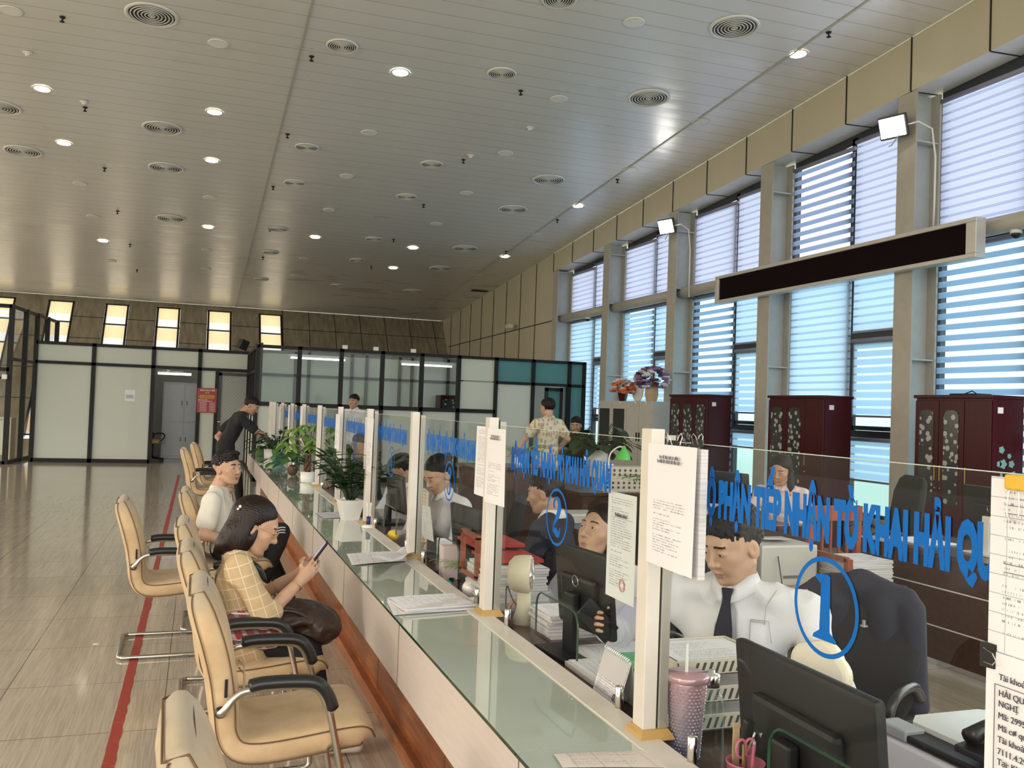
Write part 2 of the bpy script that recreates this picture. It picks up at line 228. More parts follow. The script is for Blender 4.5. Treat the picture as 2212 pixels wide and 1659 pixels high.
# ---------------- geometry helpers ----------------
V=Vector
class MB:
    def __init__(s): s.v=[]; s.f=[]; s.uv={}; s.mi=[]; s.cur=0
    def add(s,vs,fs,uv=None):
        o=len(s.v); s.v+= [tuple(p) for p in vs]
        for i,f in enumerate(fs):
            s.f.append(tuple(o+k for k in f)); s.mi.append(s.cur)
            if uv: s.uv[len(s.f)-1]=uv[i]
        return s
    def box(s,c,d,rot=None,bev=0.):
        x,y,z=[k/2 for k in d]
        if bev>0:
            bm=bmesh.new(); bmesh.ops.create_cube(bm,size=1); 
            for q in bm.verts: q.co=V((q.co.x*d[0],q.co.y*d[1],q.co.z*d[2]))
            bmesh.ops.bevel(bm,geom=bm.edges[:],offset=min(bev,min(d)*.45),segments=2,profile=.6,affect='EDGES')
            bm.verts.ensure_lookup_table(); vs=[q.co.copy() for q in bm.verts]; fs=[[q.index for q in f.verts] for f in bm.faces]; bm.free()
        else:
            vs=[V((a*x,b*y,e*z)) for a in(-1,1) for b in(-1,1) for e in(-1,1)]
            fs=[(0,1,3,2),(4,6,7,5),(0,4,5,1),(2,3,7,6),(0,2,6,4),(1,5,7,3)]
        if rot is not None: vs=[rot@q for q in vs]
        return s.add([q+V(c) for q in vs],fs)
    def b2(s,lo,hi,bev=0.):
        return s.box([(a+b)/2 for a,b in zip(lo,hi)],[abs(b-a) for a,b in zip(lo,hi)],bev=bev)
    def tube(s,pts,r,n=10,closed=False,caps=True):
        pts=[V(p) for p in pts]; m=len(pts); rs=r if isinstance(r,(list,tuple)) else [r]*m
        vs=[]; up=None
        for i,p in enumerate(pts):
            a=pts[(i-1)%m] if (closed or i>0) else p; b=pts[(i+1)%m] if (closed or i<m-1) else p
            d=(b-a).normalized() if (b-a).length>1e-9 else V((0,0,1))
            if up is None: up=d.orthogonal().normalized()
            up=(up-d*up.dot(d)); up=up.normalized() if up.length>1e-6 else d.orthogonal().normalized()
            q=d.cross(up)
            for k in range(n):
                t=2*PI*k/n; vs.append(p+(up*math.cos(t)+q*math.sin(t))*rs[i])
        fs=[]
        for i in range(m if closed else m-1):
            j=(i+1)%m
            for k in range(n): fs.append((i*n+k,i*n+(k+1)%n,j*n+(k+1)%n,j*n+k))
        if caps and not closed: fs.append(tuple(range(n))[::-1]); fs.append(tuple((m-1)*n+k for k in range(n)))
        return s.add(vs,fs)
    def lathe(s,prof,c=(0,0,0),n=24,cap=True,sx=1.,sy=1.):
        vs=[]; 
        for r,z in prof:
            for k in range(n):
                t=2*PI*k/n; vs.append(V((c[0]+r*math.cos(t)*sx,c[1]+r*math.sin(t)*sy,c[2]+z)))
        fs=[(i*n+k,i*n+(k+1)%n,(i+1)*n+(k+1)%n,(i+1)*n+k) for i in range(len(prof)-1) for k in range(n)]
        if cap: fs.append(tuple(range(n))[::-1]); fs.append(tuple((len(prof)-1)*n+k for k in range(n)))
        return s.add(vs,fs)
    def prism(s,poly,o,ax,ay,th):
        """polygon (2D) extruded symmetric by th along ax x ay"""
        o=V(o);ax=V(ax);ay=V(ay);n=ax.cross(ay).normalized()*th/2; m=len(poly)
        vs=[o+ax*a+ay*b-n for a,b in poly]+[o+ax*a+ay*b+n for a,b in poly]
        return s.add(vs,[tuple(range(m))[::-1],tuple(range(m,2*m))]+[(i,(i+1)%m,m+(i+1)%m,m+i) for i in range(m)])
    def quad(s,a,b,c,d): return s.add([a,b,c,d],[(0,1,2,3)],[[(0,0),(1,0),(1,1),(0,1)]])
    def sheet(s,o,ex,ey,nx=8,ny=8,fn=None,th=.0):
        """bendable paper sheet: corner o, edge vectors ex,ey, fn(u,v)->offset along normal"""
        o=V(o);ex=V(ex);ey=V(ey);n=ex.cross(ey).normalized(); vs=[];fs=[];uv=[]
        for j in range(ny+1):
            for i in range(nx+1):
                u,v_=i/nx,j/ny; vs.append(o+ex*u+ey*v_+n*(fn(u,v_) if fn else 0))
        for j in range(ny):
            for i in range(nx):
                a=j*(nx+1)+i; fs.append((a,a+1,a+nx+2,a+nx+1)); uv.append([(i/nx,j/ny),((i+1)/nx,j/ny),((i+1)/nx,(j+1)/ny),(i/nx,(j+1)/ny)])
        return s.add(vs,fs,uv)
    def ball(s,c,r,n=12,rot=None):
        rr=r if isinstance(r,(tuple,list)) else (r,r,r); vs=[];m=n//2
        for i in range(m+1):
            a=PI*i/m
            for k in range(n):
                t=2*PI*k/n; p=V((rr[0]*math.sin(a)*math.cos(t),rr[1]*math.sin(a)*math.sin(t),rr[2]*math.cos(a)))
                if rot is not None: p=rot@p
                vs.append(V(c)+p)
        return s.add(vs,[(i*n+k,(i+1)*n+k,(i+1)*n+(k+1)%n,i*n+(k+1)%n) for i in range(m) for k in range(n)])
    def mesh(s,name,mats,smooth=False):
        me=bpy.data.meshes.new(name); me.from_pydata([tuple(p) for p in s.v],[],s.f)
        for m in (mats if isinstance(mats,(list,tuple)) else [mats]): me.materials.append(M[m] if isinstance(m,str) else m)
        if s.uv:
            ul=me.uv_layers.new(name='UVMap')
            for fi,uvs in s.uv.items():
                for li,q in zip(me.polygons[fi].loop_indices,uvs): ul.data[li].uv=q
        if any(s.mi): me.polygons.foreach_set('material_index',s.mi)
        if smooth: me.polygons.foreach_set('use_smooth',[True]*len(me.polygons))
        me.validate(); me.update(); return me
def tag(o,label=None,cat=None,group=None,kind=None):
    if label: o['label']=label
    if cat: o['category']=cat
    if group: o['group']=group
    if kind: o['kind']=kind
    return o
def link(name,me,parent=None,loc=(0,0,0)):
    o=bpy.data.objects.new(name,me); C.objects.link(o); o.location=loc
    if parent is not None: o.parent=parent
    return o
def obj(name,mb,mats,parent=None,smooth=False,bevel=0.,auto=False):
    """mesh given in the parent's local space (or in world space when there is no parent)"""
    o=link(name,mb.mesh(name,mats,smooth),parent)
    if bevel: md=o.modifiers.new('bevel','BEVEL'); md.width=bevel; md.segments=2; md.limit_method='ANGLE'
    if auto: o.data.set_sharp_from_angle(angle=math.radians(40)) if hasattr(o.data,'set_sharp_from_angle') else None
    return o
def solo(name,mb,mats,label,cat,group=None,smooth=False,org=None,bevel=0.,auto=False):
    """a thing that is one mesh; mesh given in world space, origin moved to org"""
    if org is None:
        a=np.array([tuple(p) for p in mb.v]); org=((a[:,0].min()+a[:,0].max())/2,(a[:,1].min()+a[:,1].max())/2,a[:,2].min())
    org=V(org); mb.v=[tuple(V(p)-org) for p in mb.v]
    o=obj(name,mb,mats,None,smooth,bevel,auto); o.location=org; return tag(o,label,cat,group)
def thing(name,label,cat,loc=(0,0,0),rz=0.,group=None):
    o=bpy.data.objects.new(name,None); C.objects.link(o); o.location=loc; o.rotation_euler=(0,0,rz); o.empty_display_size=.1
    return tag(o,label,cat,group)
def struct(name,mb,mats,parent=None,smooth=False):
    o=obj(name,mb,mats,parent,smooth)
    if parent is None: tag(o,kind='structure')
    return o
def kids(o): return [c for c in ALLK.get(o.name,())]
def dup(root,loc=None,rz=None,label=None,group=None,name=None):
    def cp(o,par):
        c=o.copy(); C.objects.link(c)
        if par is not None: c.parent=par
        for ch in o.children: cp(ch,c)
        return c
    r=cp(root,None)
    if loc is not None: r.location=loc
    if rz is not None: r.rotation_euler=(0,0,rz)
    if label: r['label']=label
    if group: r['group']=group
    return r
def text_mesh(body,size,mat_,o,ax,ay,parent=None,name='lettering',xs=1.,bold=0.,depth=.0005,align='LEFT',width=None):
    cu=bpy.data.curves.new('t','FONT'); cu.body=body; cu.size=size; cu.extrude=depth; cu.offset=bold; cu.align_x=align; cu.resolution_u=3
    to=bpy.data.objects.new('t',cu); C.objects.link(to); dg=bpy.context.evaluated_depsgraph_get()
    me=bpy.data.meshes.new_from_object(to.evaluated_get(dg)); bpy.data.objects.remove(to); bpy.data.curves.remove(cu)
    ax=V(ax).normalized(); ay=V(ay).normalized(); n=ax.cross(ay)
    if width and len(me.vertices):
        xx=[q.co.x for q in me.vertices]; xs=width/max(1e-6,(max(xx)-min(xx)))
    for q in me.vertices: q.co=V(o)+ax*q.co.x*xs+ay*q.co.y+n*q.co.z
    me.materials.clear(); me.materials.append(M[mat_]); me.name=name
    return link(name,me,parent)
def print_line(name,x0,x1,z,h,o,ax,mt,parent,seed=0):
    """a line of print too small to read: short upright strokes grouped in words"""
    rs=random.Random(seed); b=MB(); x=x0; ax=V(ax); n=ax.cross(V((0,0,1)))
    while x<x1:
        for k in range(rs.randint(2,6)):
            w=h*rs.uniform(.25,.5); hh=h*rs.choice((1,1,.75)); p=V(o)+ax*x
            if x+w>x1: break
            b.add([p+V((0,0,z)),p+ax*w+V((0,0,z)),p+ax*w+V((0,0,z+hh)),p+V((0,0,z+hh))],[(0,1,2,3)]); x+=w+h*.14
        x+=h*.4
    return obj(name,b,mt,parent)
def rotz(a): return Matrix.Rotation(a,3,'Z')
def arc(c,r,a0,a1,ax,ay,n=6): 
    c=V(c);ax=V(ax);ay=V(ay); return [c+ax*(r*math.cos(a0+(a1-a0)*i/n))+ay*(r*math.sin(a0+(a1-a0)*i/n)) for i in range(n+1)]
ORD=['first','second','third','fourth','fifth','sixth','seventh','eighth','ninth','tenth','eleventh','twelfth','thirteenth','fourteenth']
# ================= SETTING =================
XW=8.04; XG=8.5; YB=31.0
struct('floor',MB().b2((-14,-6,-.1),(XG+.3,34,0)),'floor_tiles')
b=MB(); b.add([(-14,-6,ceilz(-6)),(XG+.6,-6,ceilz(-6)),(XG+.6,YB+.1,ceilz(YB)),(-14,YB+.1,ceilz(YB)),(-14,-6,ceilz(-6)+.2),(XG+.6,-6,ceilz(-6)+.2),(XG+.6,YB+.1,ceilz(YB)+.2),(-14,YB+.1,ceilz(YB)+.2)],[(0,1,2,3),(7,6,5,4),(0,4,5,1),(2,6,7,3),(1,5,6,2),(0,3,7,4)])
struct('ceiling',b,'ceiling_strips')
# long seams in the ceiling
for k,xs in enumerate((1.04,6.94)):
    b=MB(); b.add([(xs-.012,1,ceilz(1)-.012),(xs+.012,1,ceilz(1)-.012),(xs+.012,YB,ceilz(YB)-.012),(xs-.012,YB,ceilz(YB)-.012),(xs-.012,1,ceilz(1)),(xs+.012,1,ceilz(1)),(xs+.012,YB,ceilz(YB)),(xs-.012,YB,ceilz(YB))],[(0,3,2,1),(0,1,5,4),(2,3,7,6),(1,2,6,5),(0,4,7,3)])
    struct('trim_%d'%(k+1),b,'pale_steel')
# back wall: leans away going up. y = YB - (zc - z)/1.23
zc=ceilz(YB)
def bw(x,z,off=0.): return V((x,YB-(zc-z)/1.23-off,z))
wins=[(-4.47,-3.73),(-2.86,-2.17),(-1.36,-.65),(.17,.93),(1.77,2.53)]; wins=[(-6.1,-5.35),(-7.75,-7.0),(-9.4,-8.65)]+wins
wins=sorted(wins); zt=zc-.16
b=MB(); xs=[-14]+[x for w_ in wins for x in w_]+[XW+.5]
for i in range(0,len(xs),2):   # wall strips between windows
    a,c=xs[i],xs[i+1]; b.add([bw(a,0),bw(c,0),bw(c,zc),bw(a,zc),bw(a,0,-.25),bw(c,0,-.25),bw(c,zc,-.25),bw(a,zc,-.25)],[(0,1,2,3),(0,3,7,4),(1,5,6,2)])
for a,c in wins: b.add([bw(a,zt),bw(c,zt),bw(c,zc),bw(a,zc),bw(a,zt,-.25),bw(c,zt,-.25)],[(0,1,2,3),(0,4,5,1)]); b.add([bw(a,0),bw(c,0),bw(c,.3),bw(a,.3)],[(0,1,2,3)])
struct('wall_back',b,'stained_panels')
b=MB()
for z in (3.93,3.25,2.3,1.4):
    for i in range(0,len(xs),2): b.tube([bw(xs[i],z,.004),bw(xs[i+1],z,.004)],.012,4)
for i in range(0,len(xs),2):
    a,c=xs[i],xs[i+1]; n=max(1,round((c-a)/.9))
    for k in range(n+1 if c-a>2 else 0): q=a+(c-a)*k/n; b.tube([bw(q,.05,.004),bw(q,zc,.004)],.012,4)
struct('trim_3',b,'matte_black')
for k,(a,c) in enumerate(wins):
    fr=MB(); ztt=zt-.02
    for x in (a+.035,c-.035): fr.tube([bw(x,.35,-.06),bw(x,ztt,-.06)],.04,4)
    for z in (ztt,3.74,3.0,2.2,1.4,.4): fr.tube([bw(a,z,-.06),bw(c,z,-.06)],.03,4)
    o=struct('window_%d'%(k+1),fr,'black_frame')
    bl=MB(); 
    bl.add([bw(a+.05,.4,-.08),bw(c-.05,.4,-.08),bw(c-.05,ztt,-.08),bw(a+.05,ztt,-.08)],[(0,1,2,3)]); obj('window_blind',bl,'cream_blind',o)
# right wall : fascia, soffit, cream panels beyond the windows
def fb(y): return CAMH+.565*XW-.0584*y     # fascia bottom
P0=1.165; Y0=7.58-P0*7
YE=20.39
b=MB(); b.add([(XW,-1,fb(-1)),(XW,YE,fb(YE)),(XW,YE,ceilz(YE)),(XW,-1,ceilz(-1))],[(0,1,2,3)])
b.add([(XW,YE,0),(XW,34,0),(XW,34,5.5),(XW,YE,ceilz(YE)),],[(0,1,2,3)]); b.add([(XW,YE,0),(XG+.2,YE,0),(XG+.2,YE,6),(XW,YE,6)],[(0,1,2,3)])
b.b2((XG+.08,-6,0),(XG+.2,-1,8)); b.b2((XG-.08,-1,0),(XG+.08,YE,.32))
struct('wall_right',b,'cream_panels')
b=MB(); y=Y0
while y<YB:
    if y<YE+.1: b.tube([(XW-.004,y,fb(y)),(XW-.004,y,ceilz(y))],.011,4); b.tube([(XW,y,fb(y)-.002),(XG,y,fb(y)+.016)],.01,4)
    else: b.tube([(XW-.004,y,.05),(XW-.004,y,ceilz(y)-.01)],.013,4)
    y+=P0
b.tube([(XW-.004,YE,3.75),(XW-.004,YB-1,3.62)],.014,4)
struct('trim_4',b,'matte_black')
so=MB(); so.add([(XW,-1,fb(-1)),(XG+.1,-1,fb(-1)+.02),(XG+.1,YE,fb(YE)+.02),(XW,YE,fb(YE))],[(0,1,2,3)]); struct('ceiling_soffit',so,'white_plastic')
# columns (rolled steel H sections with stiffeners), structure
COLS=[5.92,8.8,11.68,14.54,17.36,20.24]
for k,yc in enumerate(COLS):
    zt_=fb(yc)-.01; b=MB(); b.cur=0
    b.b2((XW,yc-.15,0),(XW+.025,yc+.15,zt_)); b.b2((XG-.1,yc-.15,0),(XG-.07,yc+.15,zt_))
    b.cur=1; b.b2((XW+.025,yc-.01,0),(XG-.1,yc+.01,zt_))
    for z in (2.35,3.86,5.0 if k<3 else 4.9): b.b2((XW+.025,yc-.14,z),(XG-.1,yc+.14,z+.018))
    o=struct('trim_%d'%(k+5),b,['flange_paint','column_paint'])
# window bays : frame + glass panes + sill, one window per bay, and its tube beam
blinds=[]
for k,yc in enumerate(COLS[1:]):
    y1=yc-.12; ya=yc-1.4; yb=yc-1.49; y0=yc-2.86+.12; zh=lambda y: fb(y)-.08
    fr=MB()
    def bar(y,z0,z1,wd=.05): fr.b2((XG-.03,y-wd,z0),(XG+.05,y+wd,z1))
    bar(y1,0.3,zh(y1)); bar((ya+yb)/2,.3,zh(ya)+.05,.055); bar(y0,.3,zh(y0))
    for z,w_ in ((.33,.04),(3.8,.06)): fr.b2((XG-.03,y0,z-w_),(XG+.05,y1,z+w_))
    for z,w_ in ((2.74,.05),(1.42,.045)): fr.b2((XG-.04,y0,z-w_),(XG+.05,yb,z+w_))
    fr.add([(XG-.03,y0,zh(y0)-.04),(XG-.03,y1,zh(y1)-.04),(XG-.03,y1,zh(y1)+.1),(XG-.03,y0,zh(y0)+.1)],[(0,1,2,3)])
    # inner sash of the operable light
    for yy in (y0+.1,yb-.06): fr.b2((XG-.06,yy-.03,1.46),(XG-.03,yy+.03,2.69))
    for zz in (1.50,2.66): fr.b2((XG-.06,y0+.1,zz-.03),(XG-.03,yb-.06,zz+.03))
    fr.b2((XG-.1,(y0+yb)/2-.08,1.50),(XG-.06,(y0+yb)/2+.08,1.53))
    o=struct('window_%d'%(k+9),fr,'window_frame')
    g=MB(); g.add([(XG+.03,y0,3.8),(XG+.03,y1,3.8),(XG+.03,y1,zh(y1)),(XG+.03,y0,zh(y0))],[(0,1,2,3)]); obj('upper_pane',g,'upper_tint',o)
    g=MB(); g.add([(XG+.03,y0,.33),(XG+.03,y1,.33),(XG+.03,y1,3.8),(XG+.03,y0,3.8)],[(0,1,2,3)]); obj('lower_pane',g,'lower_tint',o)
    # tube beam
    b=MB(); b.tube([(XG-.27,yc-.03,3.8),(XG-.27,yc-.0301,3.8)]+[(XG-.27,yc-.05,3.8),(XG-.27,yc-2.84,3.8)],[.05,.07,.1,.1],14); struct('trim_%d'%(k+12),b,'flange_paint',smooth=True)
    # zebra blinds
    ordc=ORD[k]
    def blind(n,ylo,yhi,zlo,zhi,mt,where,slant=False):
        root=thing('zebra_blind','striped blind over the %s, %s bay from the right'%(where,ordc),'blind',(XG-.07,(ylo+yhi)/2,zlo),0,'striped roller blinds on the tall windows')
        hw=(yhi-ylo)/2; f=MB(); f.add([(0,-hw,0),(0,hw,0),(0,hw,zhi-zlo),(0,-hw,zhi-zlo)],[(0,1,2,3)]); obj('blind_fabric',f,mt,root)
        h=MB().tube([(-.01,-hw,zhi-zlo+.02),(-.01,hw,zhi-zlo+.02)],.03,10); obj('head_roller',h,'frame_violet',root,True); h=MB().b2((-.012,-hw,-.015),(.012,hw,.012)); obj('bottom_rail',h,'frame_violet',root)
    wide_lo={1:'blind_closed',0:'blind_open',2:'blind_open',3:'blind_half',4:'blind_closed'}[k]
    wide_up={1:'blind_open'}.get(k,'blind_closed')
    zu=fb(y1)-.13
    blind(0,ya-.10,y1-.04,3.88,zu,wide_up,'wide upper window'); blind(1,y0+.0,yb-.04,3.88,zu+.07,'blind_closed','narrow upper window')
    blind(2,ya-.10,y1-.04,.45 if k!=1 else 1.7,3.68,wide_lo,'wide lower window'); blind(3,y0+.0,yb-.05,2.80,3.68,'blind_closed','narrow middle window')
    blind(4,y0+.12,yb-.06,1.66,2.66,'blind_half','small opening window'); 
    if k<3: blind(5,y0+.05,yb-.04,{0:.75,1:.8,2:1.1}[k],1.33,'blind_half','narrow window near the floor')
# ================= CEILING FIXTURES =================
LCOL=[-2.27,.05,2.38,4.7,7.02]; COLN=['leftmost','second','middle','fourth','window-side']
lit={(1,5),(1,2),(0,1),(0,2),(1,3),(2,1),(1,1),(3,2)}
def lamp_mesh(kind):
    rim=MB().lathe([(.10,-.004),(.128,-.010),(.132,0)],n=24,cap=False); lens=MB().lathe([(.0,-.003),(.104,-.006)],n=24,cap=False)
    return rim,lens
RNG=[('row nearest the camera'),('second row from the camera'),('third row from the camera'),('fourth row from the camera'),('fifth row from the camera'),('sixth row from the camera'),('seventh row from the camera'),('row nearest the far wall')]
protoL={}
tilt=math.atan(-KC)
def tilt_o(o): o.rotation_euler=(tilt,0,0)
litset={(0,14.2),(0,16.45),(1,14.2),(1,16.45),(2,11.9),(1,21.0),(2,21.05),(4,9.6),(4,16.6),(0,23.2),(2,23.4),(3,23.4),(4,21.2)}
hot={(2,11.9),(3,21.14),(4,23.4)}
n=0
for ci,x in enumerate(LCOL):
    ys=([11.9,14.2,16.45,18.7,21.0,23.2,25.35] if ci<3 else [9.6,11.95,14.3,16.6,18.9,21.14,23.42])
    for ri,y in enumerate(ys):
        st='hot' if (ci,y) in hot else ('lit' if any(c==ci and abs(y-q)<.12 for c,q in litset) else 'dead')
        lab='%s round recessed ceiling light, %s line of lights, %s from the camera'%({'hot':'dazzling white','lit':'lit warm','dead':'unlit white'}[st],COLN[ci],ORD[ri])
        if st not in protoL:
            r=thing('ceiling_light',lab,'ceiling light',group='round recessed ceiling lights'); a,l=lamp_mesh(st)
            obj('rim',a,'dead_lens',r,True); obj('lens',l,{'hot':'cool_lens','lit':'lit_lens','dead':'dead_lens'}[st],r); protoL[st]=r
        else: r=dup(protoL[st],label=lab)
        r.location=(x,y,ceilz(y)); tilt_o(r)
def vent_thing(x,y,R,lab):
    r=thing('ceiling_vent',lab,'air vent',(x,y,ceilz(y)),0,'round ring air vents in the ceiling'); s=R/.3
    a=MB(); a.lathe([(.258*s,-.003),(.266*s,-.018),(.30*s,-.012),(.305*s,0)],n=36,cap=False)
    obj('outer_ring',a,'vent_metal',r,True)
    a=MB()
    k=0
    for q in (.035,.075,.115,.155,.195,.235): a.lathe([((q-.008)*s,-.012),(q*s,-.020),((q+.009)*s,-.012),((q+.006)*s,-.008)],n=32,cap=False)
    a.lathe([(0,-.02),(.02*s,-.018)],n=16,cap=False)
    obj('rings',a,'vent_metal',r,True); obj('duct',MB().lathe([(.0,-.001),(.265*s,-.002)],n=24,cap=False),'vent_dark',r); tilt_o(r); return r
pv={}
for cx,cn,ys in ((-2.98,'far left',[15.16,17.13]),(-.71,'left',[11.43,15.17,17.15,20.57]),(1.53,'second',[11.42,15.21,17.17,20.59,22.84,26.15]),(3.67,'third',[9.43,11.46,15.27,17.24,20.65,22.88,26.17]),(5.88,'window-side',[9.29,11.46,15.32,17.3,20.72,22.99,26.19])):
    for i,y in enumerate(ys):
        R=.3 if cx in(-.71,-2.98,5.88) else .2
        lab='%s silver ring air vent in the %s line of vents, %s from the camera'%('large' if R>.25 else 'small',cn,ORD[i])
        if R not in pv: pv[R]=vent_thing(cx,y,R,lab)
        else: dup(pv[R],(cx,y,ceilz(y)),label=lab,rz=0).rotation_euler=(tilt,0,0)
# sprinklers and detectors
sp=[(135,37),(673,122),(184,232),(1125,196),(1790,70),(621,290),(226,363),(1001,345),(590,403),(1334,388),(915,442),(254,456),(850,517),(1204,475),(281,528),(296,583),(802,576),(583,494),(568,556),(1093,543)]
sp_=[]
for i,(px,py) in enumerate(sp):
    r_=RC@np.array([px-W0/2,-(py-H0/2),-FPX]); t_=ZC/(r_[2]+KC*r_[1]); p=V(r_*t_+np.array([0,0,CAMH])); 
    b=MB() ; b.lathe([(.035,0),(.03,-.01),(.01,-.012),(.01,-.05),(.028,-.055),(.028,-.06)],n=10)
    if i==0:
        b2=b; s0=tag(obj('sprinkler',b2,'matte_black',None,True),'small dark sprinkler head hanging from the ceiling','sprinkler','sprinkler heads in the ceiling'); s0.location=p; tilt_o(s0)
    else: q=s0.copy(); C.objects.link(q); q.location=p
for i,(px,py,l) in enumerate([(182,219,'beside the sprinkler on the left side'),(1017,335,'beside a sprinkler in the middle of the ceiling'),(1145,275,'near the third line of vents'),(60,113,'near the left edge of the photo')]):
    r_=RC@np.array([px-W0/2,-(py-H0/2),-FPX]); t_=ZC/(r_[2]+KC*r_[1]); p=V(r_*t_+np.array([0,0,CAMH]))
    r=thing('smoke_detector','white smoke detector %s'%l,'smoke detector',p,0,'smoke detectors on the ceiling'); obj('base',MB().lathe([(.06,0),(.06,-.015),(.05,-.02)],n=18),'white_plastic',r,True); obj('sensor',MB().lathe([(.035,-.018),(.03,-.045),(0,-.05)],n=14,cap=False),'white_plastic',r,True)
b=MB(); y=25.6; b.b2((7.45,25.3,ceilz(25.3)-.015),(7.95,25.9,ceilz(25.6)+.01)); solo('ceiling_hatch',b,'matte_black','open dark hatch in the ceiling at the far right corner','hatch')
# ================= PARTITIONS =================
def frame_grid(xs,zs,y,th=.06,dep=.08,skip=()):
    b=MB()
    for x in xs: b.b2((x-th/2,y-dep/2,zs[0]),(x+th/2,y+dep/2,zs[-1]))
    for i in range(len(xs)-1):
        for z in zs:
            if (i,z) in skip: continue
            b.b2((xs[i],y-dep/2+.004,z-th/2),(xs[i+1],y+dep/2-.004,z+th/2))
    return b
YL=22.8; HP=2.74
r=thing('glass_partition','long frosted partition with black frame and open doorway, left of the counter','partition',(-1.0,YL,0))
def rel(b,o): b.v=[tuple(V(p)-V(o)) for p in b.v]; return b
xl=[-3.5,-2.3,-1.02,0.01,1.18]
fb_=MB()
for x in xl: fb_.b2((x-.045,YL-.05,0),(x+.045,YL+.05,HP))
fb_.b2((-3.5,YL-.05,HP-.07),(1.18,YL+.05,HP)); fb_.b2((-3.5,YL-.05,2.23),(1.18,YL+.05,2.30)); fb_.b2((-3.5,YL-.05,0),(-1.02,YL+.05,.09)); fb_.b2((.37,YL-.05,0),(.45,YL+.05,2.23))
obj('frame',rel(fb_,(-1.0,YL,0)),'black_frame',r)
for i in range(4):
    p=MB().b2((xl[i]+.04,YL-.008,2.29),(xl[i+1]-.04,YL+.008,HP-.06)); obj('frosted_pane',rel(p,(-1.0,YL,0)),'frosted_film',r)
for a,c in ((-3.5,-2.3),(-2.3,-1.02),(.01,.41)):
    p=MB().b2((a+.03,YL-.008,.05),(c-.03,YL+.008,2.24)); obj('frosted_pane',rel(p,(-1.0,YL,0)),'frosted_film',r)
# office door beside the red notice
d=struct('door_1',MB().b2((.44,YL-.03,.02),(.52,YL+.03,2.2)).b2((1.1,YL-.03,.02),(1.17,YL+.03,2.2)).b2((.44,YL-.03,2.13),(1.17,YL+.03,2.2)).b2((.44,YL-.03,.02),(1.17,YL+.03,.1)),'door_frame')
obj('door_pane',MB().b2((.5,YL-.01,.08),(1.12,YL+.01,2.15)),'lattice_film',d); obj('door_handle',MB().tube([(.47,YL-.04,1.02),(.47,YL-.09,1.02),(.6,YL-.09,1.02)],.012,8),'chrome',d,True)
# glimpse of the office behind: pale wall
struct('wall_office',MB().b2((-1.6,YL+3.2,0),(1.8,YL+3.3,2.74)).b2((1.7,YL,0),(1.8,YL+3.2,2.74)).b2((-1.5,YL,0),(-1.4,YL+3.2,2.74)),'column_paint')
lt=thing('tube_lamp','long white tube lamp above the open doorway','lamp',(-.93,YL+.35,2.13)); obj('tube',MB().tube([(0,0,0),(.75,0,0)],.03,10),'tube_light',lt,True); obj('bracket',MB().b2((-.02,-.02,.02),(.57,.03,.07)),'white_plastic',lt); obj('bracket_arm',MB().b2((.2,-.32,.05),(.26,0,.08)),'white_plastic',lt)
# main partition
YM=18.2; HM=2.66; k_=YM/20.
xm=[1.06,1.86,2.68,3.51,4.33,5.12,5.94,6.78,7.62,7.97]; zm=[.05,1.52,2.13,HM-.03]
r=thing('glass_partition','long black-framed glass office partition behind the counters','partition',(4.5,YM,0)); o_=(4.5,YM,0)
fbx=MB()
for x in xm: fbx.b2((x-.04,YM-.05,0),(x+.04,YM+.05,HM))
fbx.b2((1.06,YM-.05,HM-.06),(7.97,YM+.05,HM)); fbx.b2((1.06,YM-.05,1.47),(5.94,YM+.05,1.55)); fbx.b2((5.94,YM-.05,2.1),(7.97,YM+.05,2.16)); fbx.b2((1.06,YM-.05,0),(6.78,YM+.05,.1)); fbx.b2((7.62,YM-.05,0),(7.97,YM+.05,.1))
obj('frame',rel(fbx,o_),'black_frame',r)
for i in range(6):
    if i<5:
        obj('clear_pane',rel(MB().b2((xm[i]+.03,YM-.005,1.54),(xm[i+1]-.03,YM+.005,HM-.05)),o_),'pane_glass',r)
    obj('frosted_pane',rel(MB().b2((xm[i]+.03,YM-.008,.08),(xm[i+1]-.03,YM+.008,1.48 if i<5 else 2.12)),o_),'frosted_film',r)
obj('frosted_pane',rel(MB().b2((xm[5]+.03,YM-.008,2.15),(xm[6]-.03,YM+.008,HM-.05)),o_),'frosted_film',r)
for i in (6,7): 
    obj('frosted_pane' if i==6 else 'teal_pane',rel(MB().b2((xm[i]+.03,YM-.008,2.15),(xm[i+1]-.03,YM+.008,HM-.05)),o_),'frosted_film' if i<6 else 'teal_film',r)
obj('frosted_pane',rel(MB().b2((xm[6]+.03,YM-.008,.08),(xm[6]+.06,YM+.008,2.11)),o_),'frosted_film',r)
obj('teal_pane',rel(MB().b2((xm[8]+.03,YM-.008,.08),(xm[9]-.03,YM+.008,2.11)),o_),'teal_film',r); obj('teal_pane',rel(MB().b2((xm[8]+.03,YM-.008,2.15),(xm[9]-.03,YM+.008,HM-.05)),o_),'teal_film',r)
obj('frosted_pane',rel(MB().b2((5.94+.03,YM-.009,.08),(6.78-.03,YM+.009,2.12)),o_),'frosted_film',r)
d=struct('door_2',MB().b2((7.2,YM+.3,.02),(7.27,YM+.36,2.08)).b2((7.55,YM+.3,.02),(7.62,YM+.36,2.08)).b2((7.2,YM+.3,2.0),(7.62,YM+.36,2.08)).b2((7.2,YM+.3,.02),(7.62,YM+.36,.12)),'door_frame'); obj('door_pane',MB().b2((7.26,YM+.32,.1),(7.56,YM+.34,2.02)),'teal_film',d)
struct('wall_corridor',MB().b2((6.5,YM+1.6,0),(8.0,YM+1.7,HM)),'cream_panels')
